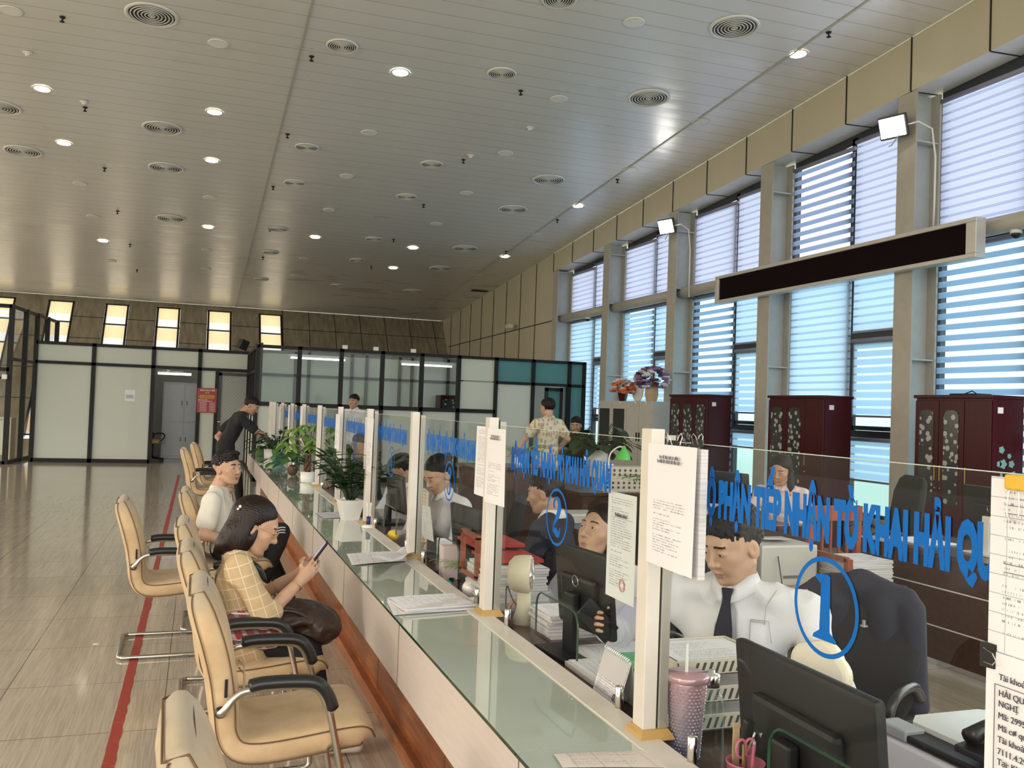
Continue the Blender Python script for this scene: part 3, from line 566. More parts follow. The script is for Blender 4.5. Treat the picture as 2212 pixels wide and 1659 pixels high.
# short return joining both partitions
r=thing('glass_partition','short side partition linking the two long partitions beside the far end of the counter','partition',(1.12,20.5,0)); o_=(1.12,20.5,0)
fbx=MB()
for y in (18.3,19.4,20.5,21.6,22.7): fbx.b2((1.09,y-.04,0),(1.16,y+.04,2.7))
for z in (.04,1.52,2.18,2.67): fbx.b2((1.09,18.3,z-.03),(1.16,22.7,z+.03))
obj('frame',rel(fbx,o_),'black_frame',r); obj('clear_pane',rel(MB().b2((1.12,18.3,1.52),(1.13,22.7,2.67)),o_),'pane_glass',r); obj('frosted_pane',rel(MB().b2((1.12,18.3,.04),(1.13,22.7,1.5)),o_),'frosted_film',r)
# second partition behind, seen through the clear panes
YI=21.4
r=thing('inner_partition','frosted partition with grey frame seen through the clear office panes','partition',(4.5,YI,0)); o_=(4.5,YI,0)
xi=[1.25,2.1,2.4,3.4,3.75,4.55,4.85,5.75,6.1,7.9]; fbx=MB()
for x in xi: fbx.b2((x-.035,YI-.04,0),(x+.035,YI+.04,2.72))
for z in (.05,1.1,2.17,2.7): fbx.b2((1.25,YI-.04,z-.03),(7.9,YI+.04,z+.03))
obj('frame',rel(fbx,o_),'grey_frame',r); obj('frosted_pane',rel(MB().b2((1.25,YI-.006,.05),(7.9,YI+.006,2.7)),o_),'lattice_plain' if 'lattice_plain' in M else 'frosted_white',r) if 'frosted_white' in M else obj('frosted_pane',rel(MB().b2((1.25,YI-.006,.05),(7.9,YI+.006,2.7)),o_),'frosted_film',r)
for i,(x,z) in enumerate(((2.5,2.62),(5.0,2.6))):
    lt=thing('tube_lamp','white fluorescent tube lamp inside the glass office, %s one'%('left','right')[i],'lamp',(x,YI-.9,z-.03),0,'tube lamps inside the glass office')
    obj('tube',MB().tube([(-.6,0,-.05),(.6,0,-.05)],.02,10),'tube_light',lt,True); obj('housing',MB().b2((-.62,-.05,-.02),(.62,.05,.03)),'white_plastic',lt); obj('bracket',MB().b2((-.02,0,-.01),(.02,.9,.02)),'grey_steel',lt)
# dark cabinet inside the glass office
r=thing('office_cabinet','dark cabinet inside the glass office, seen through the right clear pane','cabinet',(5.95,YI-.5,0)); obj('body',MB().b2((-.55,-.25,0),(.3,.25,1.85)),'mahogany',r); obj('label_card',MB().b2((.02,-.26,1.7),(.12,-.25,1.77)),'paper',r); obj('door',MB().b2((-.5,-.262,.1),(-.13,-.25,1.75)),'cabinet_glass',r)
# glass cubicle at the left edge
r=thing('glass_cubicle','black-framed clear glass cubicle at the left edge of the photo','partition',(-4,22,0)); o_=(-4,22,0)
a=PX(10,1003,2,0); a=V((a.x,a.y,0)); HT=2.99; e=V((-3.62,23.3,0)); dv=(V((-3.53,26.0,0))-a); 
fbx=MB()
zt1=PX(35,658,1,a.y).z
for f in (0,.28,.52,.76,1.0):
    p=a+dv*f; fbx.b2((p.x-.05,p.y-.05,0),(p.x+.05,p.y+.05,zt1-.0*f))
for z in (.04,2.27,zt1-.04): fbx.tube([a+V((0,0,z)),a+dv+V((0,0,z))],.045,4)
fbx.b2((a.x-2.5,a.y-.05,zt1-.08),(a.x,a.y+.05,zt1)); fbx.b2((a.x-2.5,a.y-.05,2.0),(a.x,a.y+.05,2.08)); fbx.b2((a.x-2.5,a.y-.03,1.83),(a.x,a.y+.03,1.88)); fbx.b2((a.x-2.5,a.y-.05,0),(a.x,a.y+.05,.07))
obj('frame',rel(fbx,o_),'black_frame',r)
g=MB(); p0=a;p1=a+dv; g.add([p0,p1,p1+V((0,0,zt1)),p0+V((0,0,zt1))],[(0,1,2,3)]); obj('clear_pane',rel(g,o_),'pane_glass',r); g=MB().b2((a.x-2.5,a.y-.005,.05),(a.x,a.y+.005,zt1-.05)); obj('clear_pane',rel(g,o_),'pane_glass',r)
g=MB().b2((a.x-.12,a.y-.12,1.83),(a.x-.02,a.y-.05,1.93)); obj('door_closer',rel(g,o_),'silver_frame',r)
# bench or rail inside cubicle
solo('wooden_desk',MB().b2((-5.6,23.5,.92),(-4.05,24.1,.96)).b2((-5.6,23.5,0),(-5.5,24.1,.92)).b2((-4.15,23.5,0),(-4.05,24.1,.92)).b2((-5.5,23.52,.1),(-4.15,23.55,.9)),'ivory_plastic','pale desk inside the glass cubicle at the left edge','desk')
# papers on the partitions
def poster(name,px0,py0,px1,py1,y,mt,lab,cat): 
    p=PX(px0,py0,1,y); q=PX(px1,py1,1,y); b=MB().sheet((p.x,y,q.z),(q.x-p.x,0,0),(0,0,p.z-q.z),2,2); return p,q,solo(name,b,mt,lab,cat,org=((p.x+q.x)/2,y,q.z))
p,q,o=poster('red_notice',427,838,467,892,YL-.06,'red_poster','red notice board with yellow and white writing, left of the lattice glass door','notice')
w_=q.x-p.x; h_=p.z-q.z
obj('title_plate',MB().b2((-w_*.36,-.004,h_*.89),(w_*.38,-.002,h_*.95)),'paper',o); print_line('title_line',-w_*.32,w_*.34,h_*.905,.03,(0,-.006,0),(1,0,0),'red_poster',o,1)
print_line('emblem_line',-w_*.09,w_*.12,h_*.79,.035,(0,-.004,0),(1,0,0),'yellow_ink',o,2)
for k,(a,c,fy) in enumerate(((-.36,.36,.69),(-.44,.42,.635),(-.36,.36,.58))): print_line('yellow_line',w_*a,w_*c,h_*fy,.022,(0,-.004,0),(1,0,0),'yellow_ink',o,3+k)
for k,(a,c,fy) in enumerate(((-.44,.06,.51),(-.44,.28,.45))): print_line('white_line',w_*a,w_*c,h_*fy,.018,(0,-.004,0),(1,0,0),'paper',o,7+k)
for k in range(6):
    for a,c in ((-.36,.0),(.13,.42)): print_line('white_line',w_*a,w_*c,h_*(.385-.066*k),.017,(0,-.004,0),(1,0,0),'paper',o,11+k)
p,q,o=poster('notice_sheet',270,842,291,867,YL-.012,'paper','small white paper notice taped on the second frosted pane','notice'); [print_line('text_line',-.08,.08,(p.z-q.z)*f_,.012,(0,-.003,0),(1,0,0),'print_ink',o,k_) for k_,f_ in enumerate((.5,.42,.34,.26))]
o=solo('black_speaker',MB().box((PX(525,737,1,YL).x,YL-.05,HP+.16),(.2,.2,.24),Matrix.Rotation(.35,3,'Y')@Matrix.Rotation(.4,3,'Z'),bev=.01).tube([(PX(530,750,1,YL).x,YL,HP-.03),(PX(530,750,1,YL).x,YL,HP+.08)],.015,6),'black_plastic','small black box speaker on top of the left partition','speaker')
# steel cabinet and chair in the office behind the doorway
r=thing('steel_cabinet','grey steel four-door cabinet seen through the open doorway','cabinet',(-.32,YL+1.9,0))
obj('body',MB().b2((-.52,-.22,0),(.52,.22,1.95)),'grey_steel',r,bevel=.006)
for (a,c,z0,z1,hx) in ((-.49,-.01,.95,1.9,-.06),(.01,.49,.95,1.9,.06),(-.49,-.01,.08,.92,-.06),(.01,.49,.08,.92,.06)):
    d=obj('door',MB().b2((a,-.235,z0),(c,-.222,z1)),'grey_steel',r,bevel=.003); obj('handle',MB().b2((hx-.012,-.25,(z0+z1)/2-.06),(hx+.012,-.236,(z0+z1)/2+.06)),'black_plastic',d)
# LED sign on the columns
lx=XW-.16; A=PX(1543,598,0,lx);B=PX(1543,655,0,lx);D=PX(2105,468,0,lx);E=PX(2107,557,0,lx)
zl,zh_=(B.z+E.z)/2,(A.z+D.z)/2; y0,y1=E.y,B.y
r=thing('led_display','long blank black message display in a pale frame, mounted on the window columns','display',(lx,(y0+y1)/2,zl)); L=(y1-y0)/2; hh=zh_-zl
obj('frame',MB().b2((0,-L,0),(.14,L,.05)).b2((0,-L,hh-.05),(.14,L,hh)).b2((0,-L,.05),(.14,-L+.14,hh-.05)).b2((0,L-.1,.05),(.14,L,hh-.05)).b2((.06,-L+.001,.001),(.139,L-.001,hh-.001)),'silver_frame',r,bevel=.006)
obj('screen',MB().b2((.03,-L+.14,.05),(.058,L-.1,hh-.05)),'led_face',r)
for i in (-1.4,1.4): obj('bracket',MB().b2((.14,i-.05,hh/2-.05),(.16,i+.05,hh/2+.05)),'silver_frame',r)
# floodlights
for i,(px,py,yc) in enumerate(((1927,275,8.8),(1438,490,14.54))):
    fx=XW-.22; p=PX(px,py,0,fx); z=p.z
    r=thing('floodlight','glaring white floodlight on the %s'%('column nearest the camera' if i==0 else 'more distant column, third from the right'),'floodlight',(fx,p.y,z-.14),0,'floodlights on the window columns')
    R_=Matrix.Rotation(.35,3,'Z')@Matrix.Rotation(-.35,3,'Y')
    c0=V((0,0,.14)); obj('housing',MB().box(c0+R_@V((.035,0,0)),(.05,.36,.28),R_,bev=.02),'black_plastic',r); obj('lamp_face',MB().box(c0+R_@V((.004,0,0)),(.01,.31,.23),R_),'cool_lens',r)
    obj('bracket',MB().tube([c0+V((.05,-.02,0)),V((.13,0,.14)),V((.22,yc-p.y,.14))],.018,6),'black_plastic',r); 
    obj('cable',MB().tube([c0+V((.07,-.1,0)),V((.16,-.26,.16)),V((.25,-.38,.05)),V((.27,-.42,-.3)),V((.27,-.42,-.8)),V((.3,-.38,-1.15))],.011,8),'white_plastic',r,True)
    obj('lower_bracket',MB().tube([c0+V((.03,-.1,-.1)),V((.0,0,-.08)),V((.05,.1,-.06))],.008,6),'grey_steel',r) 
# cameras
for i,(x,y,z,l) in enumerate(((7.9,17.9,3.62,'dome under the far tube beam'),(8.1,7.7,3.62,'dome under the nearest tube beam, right edge'))):
    p=(XG-.27,PX(1270,683,0,XG-.27).y,3.62) if i==0 else (XG-.27,PX(2195,497,0,XG-.27).y,3.62)
    r=thing('security_camera','small white security %s'%l,'camera',p); obj('mount',MB().lathe([(.06,.09),(.06,.05)],n=16),'white_plastic',r,True); obj('dome',MB().ball((0,0,.045),.05),'satin_black',r,True)
p=PX(1100,705,0,XW-.2); r=thing('security_camera','beige bullet camera fixed on the cream panel wall','camera',p); obj('body',MB().box((0,0,0),(.12,.34,.12),bev=.02),'ivory_plastic',r); obj('arm',MB().tube([(0,0,0),(.2,.1,.02)],.02,6),'ivory_plastic',r)
for i,px in enumerate((745,812,893)):
    p=PX(px,758-3,1,YM); solo('speaker_box',MB().b2((p.x-.05,YM-.04,HM),(p.x+.05,YM+.04,HM+.08),bev=.01),'white_plastic','tiny white box on top of the office partition, %s of three'%ORD[i],'box','small boxes on top of the office partition')
# ================= COUNTER =================
ZT=.78; XC=.765; YC0=.5; YC1=14.4
b=MB(); b.cur=0; b.b2((XC,YC0,.525),(XC+.04,YC1,ZT-.014)); b.b2((XC+.04,YC0,.60),(1.14,YC1,ZT-.012)); b.b2((XC+.04,YC1-.03,.45),(1.1,YC1,ZT-.012))
ct=thing('service_counter','long service counter with white fascia, orange wood base and green glass top','counter',(XC,YC1/2,0)); oc=(XC,YC1/2,0)
obj('fascia',rel(b,oc),'pale_laminate',ct)
b=MB().b2((.965,YC0,0),(1.0,YC1,.60)); b.b2((.93,YC0,.0),(.965,YC1,.07)); obj('base_panel',rel(b,oc),'orange_veneer',ct)
b=MB(); y=2.04-1.35
ys=[y+1.365*i for i in range(12)]
for y in ys: b.b2((XC-.0015,y-.0015,.525),(XC,y+.0015,ZT-.015)); b.b2((.9635,y-.002,0),(.966,y+.002,.6))
obj('panel_joints',rel(b,oc),'seam_thread',ct)
POST=[2.075+1.345*i for i in range(-1,10)]
edges=[YC0]+[p-.03 for p in POST if p-.03>YC0]+[YC1]
for i in range(len(edges)-1):
    b=MB().b2((XC-.012,edges[i]+.002,ZT-.012),(1.055,edges[i+1]-.002,ZT)); g=obj('glass_top',rel(b,oc),'green_glass_top',ct)
    obj('green_edge',rel(MB().b2((XC-.0135,edges[i]+.002,ZT-.011),(XC-.0118,edges[i+1]-.002,ZT-.002)),oc),'dark_green_edge',g)
b=MB().b2((1.055,YC0,ZT-.014),(1.13,YC1,ZT+.004)); obj('pale_ledge',rel(b,oc),'post_paint',ct)
for i,y in enumerate(POST[:]):
    pass
# posts
def make_post(y,lab):
    r=thing('counter_post',lab,'post',(1.09,y,ZT),0,'pale posts holding the counter glass')
    obj('front_profile',MB().b2((0,-.028,.02),(.038,.028,.78)),'post_paint',r,bevel=.002); obj('slot',MB().b2((.038,-.022,.02),(.044,.022,.77)),'matte_black',r); obj('rear_profile',MB().b2((.044,-.028,.02),(.07,.028,.765)),'post_metal',r,bevel=.002)
    b=MB(); b.lathe([(.07,0),(.062,.012),(.05,.024)],(.033,0,0),4); R_=Matrix.Rotation(PI/4,3,'Z'); b.v=[tuple(V((.033,0,0))+R_@(V(p)-V((.033,0,0)))) for p in b.v]; obj('base_collar',b,'brass_wood',r)
    return r
p0=make_post(POST[0],'counter post below the right edge of the photo, nearest the camera')
for i,y in enumerate(POST[1:]): dup(p0,(1.09,y,ZT),label='pale boxy counter post between glass panes, %s counting away from the camera'%ORD[i])
for i in range(7):
    y=POST[-1]+.42*(i+1)
    if y<YC1+1.5: dup(p0,(1.09+.02*i,y,ZT if y<YC1 else ZT),label='thin distant post of the close row at the far end, %s of the row'%ORD[i])
ct2=None
b=MB().b2((1.0,YC1+.02,0),(1.2,YC1+1.6,ZT-.002)); solo('counter_extension',b,'pale_laminate','pale end section of the counter under the close row of posts','counter')
# glass panes with lettering and number
TXT='BỘ PHẬN TIẾP NHẬN TỜ KHAI HẢI QUAN'
def stroke_shape(mb,pts,ws,th=.0012):
    """variable width ribbon in the pane plane: pts (y,z) right = -y"""
    L=[];R_=[]
    for i,(a,c) in enumerate(pts):
        p=pts[max(0,i-1)];q=pts[min(len(pts)-1,i+1)]; d=V((q[0]-p[0],q[1]-p[1])); d=d.normalized() if d.length>0 else V((1,0)); n=V((-d.y,d.x))*ws[i]/2
        L.append((a+n.x,c+n.y)); R_.append((a-n.x,c-n.y))
    for i in range(len(pts)-1): mb.prism([R_[i],R_[i+1],L[i+1],L[i]],(0,0,0),(0,-1,0),(0,0,1),th)
def cr(pts,n=8):
    out=[]; m=len(pts)
    for i in range(m-1):
        P_=[V(pts[max(0,i-1)]),V(pts[i]),V(pts[i+1]),V(pts[min(m-1,i+2)])]
        for k in range(n):
            t=k/n; out.append(tuple(.5*((2*P_[1])+(P_[2]-P_[0])*t+(2*P_[0]-5*P_[1]+4*P_[2]-P_[3])*t*t+(3*P_[1]-P_[0]-3*P_[2]+P_[3])*t**3)))
    out.append(tuple(pts[-1])); return out
def digit(k):
    mb=MB()
    if k==1:
        mb.prism([(-.016,-.05),(.016,-.05),(.013,.058),(.004,.062),(-.013,.054)],(0,0,0),(0,-1,0),(0,0,1),.0012)
        mb.prism([(-.036,-.062),(.036,-.062),(.034,-.055),(.016,-.045),(-.016,-.045),(-.034,-.055)],(0,0,0),(0,-1,0),(0,0,1),.0018)
        mb.prism([(-.032,.053),(-.013,.042),(-.0,.062),(-.03,.058)][::-1],(0,0,0),(0,-1,0),(0,0,1),.0022)
    elif k==2:
        s=[(-.018,.03,.006),(-.03,.035,.014),(-.026,.052,.012),(-.004,.062,.010),(.018,.052,.022),(.024,.03,.030),(.008,.004,.024),(-.018,-.022,.012),(-.032,-.045,.008),(-.018,-.044,.018),(.002,-.050,.026),(.022,-.055,.018),(.032,-.04,.006),(.034,-.03,.003)]
        c=cr(s,5); stroke_shape(mb,[(a[0],a[1]) for a in c],[max(.003,a[2]) for a in c])
    elif k==3:
        for s in ([(-.022,.03,.014),(-.02,.05,.010),(0,.062,.008),(.02,.048,.020),(.02,.022,.020),(.004,.006,.006),(-.008,.004,.005)],[(-.008,.004,.005),(.012,.0,.008),(.026,-.022,.024),(.018,-.05,.018),(-.004,-.062,.009),(-.024,-.05,.012),(-.026,-.034,.016)]):
            c=cr(s,5); stroke_shape(mb,[(a[0],a[1]) for a in c],[max(.003,a[2]) for a in c])
    else:
        mb.prism([(.004,-.06),(.02,-.06),(.02,.06),(.008,.06)],(0,0,0),(0,-1,0),(0,0,1),.0012); mb.prism([(-.034,-.028),(.034,-.028),(.034,-.018),(-.034,-.018)],(0,0,0),(0,-1,0),(0,0,1),.0012); mb.prism([(-.034,-.02),(-.024,-.02),(.02,.055),(.01,.06)],(0,0,0),(0,-1,0),(0,0,1),.0012)
    return mb
XGL=1.131
base_txt=None
mat('pale_edge',(.55,.62,.52),.2)
for i in range(9):
    y1=POST[i+1]-.035; y0=POST[i]+.035 if i>0 else .55; w_=y1-y0
    if i==0: y0=POST[0]+.035
    zb=ZT+.05; ztp=1.53
    lab='clear glass counter pane %s'%{0:'with blue Vietnamese lettering and a circled 1, nearest the camera',1:'with blue lettering and a circled 2',2:'with blue lettering and a circled 3',3:'with blue lettering and a circled 4'}.get(i,'farther down the counter, %s counting from the camera'%ORD[i])
    r=thing('counter_screen',lab,'glass screen',(XGL,(y0+y1)/2,zb),0,'glass panes along the counter'); h=ztp-zb; hw=(y1-y0)/2
    # outline with a rounded serving opening at the bottom middle
    oy=.18; oh=.145; rr=.05
    poly=[(-hw,0),(-oy,0)]+[(-oy+0*k,oh-rr) for k in range(1)]+[(-oy+rr-rr*math.cos(a),oh-rr+rr*math.sin(a)) for a in (.4,.8,1.2,PI/2)]+[(oy-rr+rr*math.sin(a),oh-rr+rr*math.cos(a)) for a in (0,.4,.8,1.2)]+[(oy,oh-rr),(oy,0),(hw,0),(hw,h),(-hw,h)]
    # build as three quads-friendly prisms so faces stay planar
    g=MB(); 
    def pr(pl): g.prism(pl,(0,0,0),(0,-1,0),(0,0,1),.006)
    bm=bmesh.new(); f_=bm.faces.new([bm.verts.new((0,-a,c)) for a,c in poly]); ex=bmesh.ops.extrude_face_region(bm,geom=[f_]); 
    for q in ex['geom']:
        if isinstance(q,bmesh.types.BMVert): q.co.x+=.006
    bmesh.ops.triangulate(bm,faces=bm.faces[:]); bmesh.ops.recalc_face_normals(bm,faces=bm.faces[:]); bm.verts.ensure_lookup_table(); g.add([q.co.copy() for q in bm.verts],[[q.index for q in f.verts] for f in bm.faces]); bm.free()
    obj('glass',g,'clear_glass',r)
    pe=[(-oy,0)]+poly[2:-4]+[(oy,0)]; obj('opening_edge',MB().tube([V((.003,-a,c)) for a,c in pe],.0034,6),'dark_green_edge',r)
    ed=MB().b2((-.0,-hw,h-.0005),(.006,hw,h+.001)); obj('top_edge',ed,'pale_edge',r) if 'pale_edge' in M else None
    tw=min(1.02,w_-.16)
    if base_txt is None:
        base_txt=text_mesh(TXT,.108,'blue_vinyl',(0,0,0),(0,-1,0),(0,0,1),name='blue_lettering',bold=.0065,width=.897); zz=[q.co.z for q in base_txt.data.vertices]; 
        base_txt.parent=r; base_txt.location=(-.002,hw-.174,1.373-zb)
    else:
        c=base_txt.copy(); C.objects.link(c); c.parent=r; c.location=(-.002,hw-.155,1.373-zb); c.scale=(1,.97,1)
    if i<5:
        rg=MB(); pts=[V((-.001,.092*math.cos(2*PI*k/40),.094*math.sin(2*PI*k/40))) for k in range(40)]
        inn=[V((-.001,.083*math.cos(2*PI*k/40),.085*math.sin(2*PI*k/40))) for k in range(40)]
        rg.add(pts+inn,[(k,(k+1)%40,40+(k+1)%40,40+k) for k in range(40)]); rg.v=[tuple(V(p)+V((-.001,hw-.625,1.247-zb))) for p in rg.v]
        obj('number_ring',rg,'blue_vinyl',r)
        dg_=digit([1,2,3,4,2][i]); 
        if i==4: dg_=digit(3)
        dg_.v=[(p[0]-.002,p[1]*.9+hw-.625,p[2]+1.247-zb) for p in dg_.v]; obj('number',dg_,'blue_vinyl',r)
    for yy in (-hw+.16,hw-.16,-oy-.09,oy+.09)[:2]:
        s_=MB().lathe([(.012,-.047),(.012,.012),(.009,.014)],(.003,yy,0),12); obj('standoff',s_,'chrome',r,True)
# ================= CHAIRS =================
def catm(pts,n=6): return [V(p) for p in cr([tuple(p) for p in pts],n)]
def pad(path,thk,halfw,bulge,nx=10,edge=.03):
    """upholstered shell: path of (x,z) centre points in profile with normals, width along y"""
    mb=MB(); m=len(path); ring=[]
    vs=[]; sec=28
    for i,(x,z,t,hw) in enumerate(path):
        a=path[max(0,i-1)]; c=path[min(m-1,i+1)]; d=V((c[0]-a[0],0,c[1]-a[1])).normalized(); n=V((-d.z,0,d.x))
        for k in range(sec):
            an=2*PI*k/sec; ca,sa=math.cos(an),math.sin(an)
            e=.28; yy=hw*abs(ca)**e*(1 if ca>=0 else -1); nn=t/2*abs(sa)**.55*(1 if sa>=0 else -1)
            if sa>0: nn+=bulge*(1-(yy/hw)**2)*(1 if True else 0)
            vs.append(V((x,yy,z))+n*nn)
    fs=[(i*sec+k,(i+1)*sec+k,(i+1)*sec+(k+1)%sec,i*sec+(k+1)%sec) for i in range(m-1) for k in range(sec)]
    fs.append(tuple(range(sec))); fs.append(tuple((m-1)*sec+k for k in range(sec))[::-1])
    mb.add(vs,fs); return mb
def make_chair(lab):
    r=thing('cantilever_chair',lab,'chair',(0,0,0),0,'beige cantilever visitor chairs')
    prof=[(.285,.405,.02,.20),(.29,.42,.07,.225),(.26,.435,.095,.245),(.17,.43,.10,.25),(.05,.415,.10,.25),(-.08,.405,.10,.25),(-.155,.42,.095,.247),(-.19,.475,.09,.245),(-.20,.56,.098,.243),(-.215,.66,.102,.24),(-.24,.76,.105,.235),(-.27,.85,.10,.228),(-.29,.905,.085,.22),(-.30,.938,.055,.20),(-.305,.95,.02,.17)]
    c=cr(prof[1:-1],4); prof2=[prof[0]]+c+[prof[-1]]
    sh=pad([(p[0],p[1],p[2],p[3]) for p in prof2],.09,.25,.012)
    o=obj('upholstery',sh,'beige_suede',r,True)
    for off in (.5,-.5):
        sides=[]
        for s in (1,-1):
            pts=[]
            for i,p in enumerate(prof2[1:-1]):
                a=prof2[i];q=prof2[i+2]; d=V((q[0]-a[0],0,q[1]-a[1])).normalized(); n=V((-d.z,0,d.x)); pts.append(V((p[0],s*(p[3]-.0025),p[1]))+n*(off*p[2]*.66+(.003 if off>0 else 0)))
            sides.append(pts)
        top=[V((prof2[-2][0]+(.03 if off>0 else -.03),y_,prof2[-2][1]+.004-.35*y_*y_)) for y_ in (.185,.12,.0,-.12,-.185)]
        obj('piping',MB().tube(sides[0]+(top if off>0 else top)+sides[1][::-1],.0026,6),'seam_thread',o,True)
    # stitched lines across seat and lumbar
    st=MB()
    for (x,z) in ((-.135,.60),(-.138,.63)): st.tube([V((x-.004,-.2,z-.03)),V((x+.008,0,z)),V((x-.004,.2,z+.03-.06))],.003,5)
    obj('stitching',st,'worn_suede',o,True)
    obj('side_label',MB().b2((-.205,-.249,.60),(-.195,-.245,.66)),'black_cloth',o)
    
    for s in (-1,1):
        y=s*.285
        pts=[(-.215,s*.25,.555),(-.215,s*.275,.557),(-.20,y,.575),(-.17,y,.612),(-.13,y,.63),(-.03,y,.635),(.06,y,.632),(.105,y,.61),(.13,y,.56),(.15,y,.50),(.215,y,.20),(.24,y,.06),(.235,y,.03),(.205,y,.018),(.15,y,.016),(-.20,y,.016),(-.25,y*.99,.016),(-.275,y*.9,.016)]
        if s==1: left=[V(p) for p in catm(pts,4)]
        else: right=[V(p) for p in catm(pts,4)]
    obj('frame_tube',MB().tube(left+right[::-1],.0125,10),'steel_pipe',r,True)
    for s in (-1,1):
        y=s*.285
        ap=catm([(-.13,y,.643),(-.08,y,.652),(.03,y,.651),(.095,y,.640),(.132,y,.60),(.152,y,.545)],5)
        b=MB().tube(ap,[.014]+[.022]*(len(ap)-2)+[.012],12); b.v=[(p[0],y+(p[1]-y)*1.25,p[2]) for p in b.v]; obj('armrest',b,'black_plastic',r,True)
        obj('end_cap',MB().ball((-.215,s*.25,.553),.02),'black_plastic',r,True)
        obj('seat_bracket',MB().tube([(.165,y,.43),(.15,s*.24,.40)],.012,8),'steel_pipe',r)
    obj('cross_tube',MB().tube([(.15,-.24,.40),(.15,.24,.40)],.011,8),'steel_pipe',r,True)
    for s in (-1,1): obj('foot_pad',MB().b2((.09,s*.285-.015,0),(.125,s*.285+.015,.018)),'grey_frame',r)
    return r
ch=make_chair('beige cantilever chair in the foreground, empty, black armrest nearest the camera'); 
CH=[((.33,3.42),.0,None),((.29,1.97),.03,'beige chair cut off by the bottom edge, only its worn back showing'),((.28,4.28),0,'beige cantilever chair the woman with glasses sits on'),((.25,5.12),0,'empty beige chair between the woman and the man in the white t-shirt'),((-.12,6.2),.03,'beige cantilever chair pulled back over the red floor line'),((.24,6.82),0,'beige chair under the man in the white t-shirt'),((.16,12.2),.1,'beige chair before the leaning man, nearer of the two far chairs'),((.27,13.6),.1,'beige chair before the leaning man, farther of the two far chairs')]
for i,((x,y),a,l) in enumerate(CH):
    if i==0: ch.location=(x,y,0)
    else: dup(ch,(x,y,0),a,label=l)
# red floor line
b=MB(); vs=[];n=220; random.seed(3)
for i in range(n+1):
    y=1.5+(19.5-1.5)*(i/n)**1.3; x=-.30; vs+=[(x-.022-random.random()*.003,y,.0012),(x+.022+random.random()*.012*(1 if y<9 else .3),y,.0012)]
b.add(vs,[(2*i,2*i+1,2*i+3,2*i+2) for i in range(n)]); solo('floor_tape',b,'red_tape','worn red line on the floor along the row of chairs','floor line')
for i,(px,py,s) in enumerate(((207,1391,.018),(212,1388,.012))):
    p=PX(px,py,2,0); 
    if i==0: solo('floor_spot',MB().lathe([(.0,.002),(.018,.0015),(.02,.0)],(p.x,p.y,0),14,cap=False),'paper_warm','small pale sticker on the floor left of the red line','sticker')
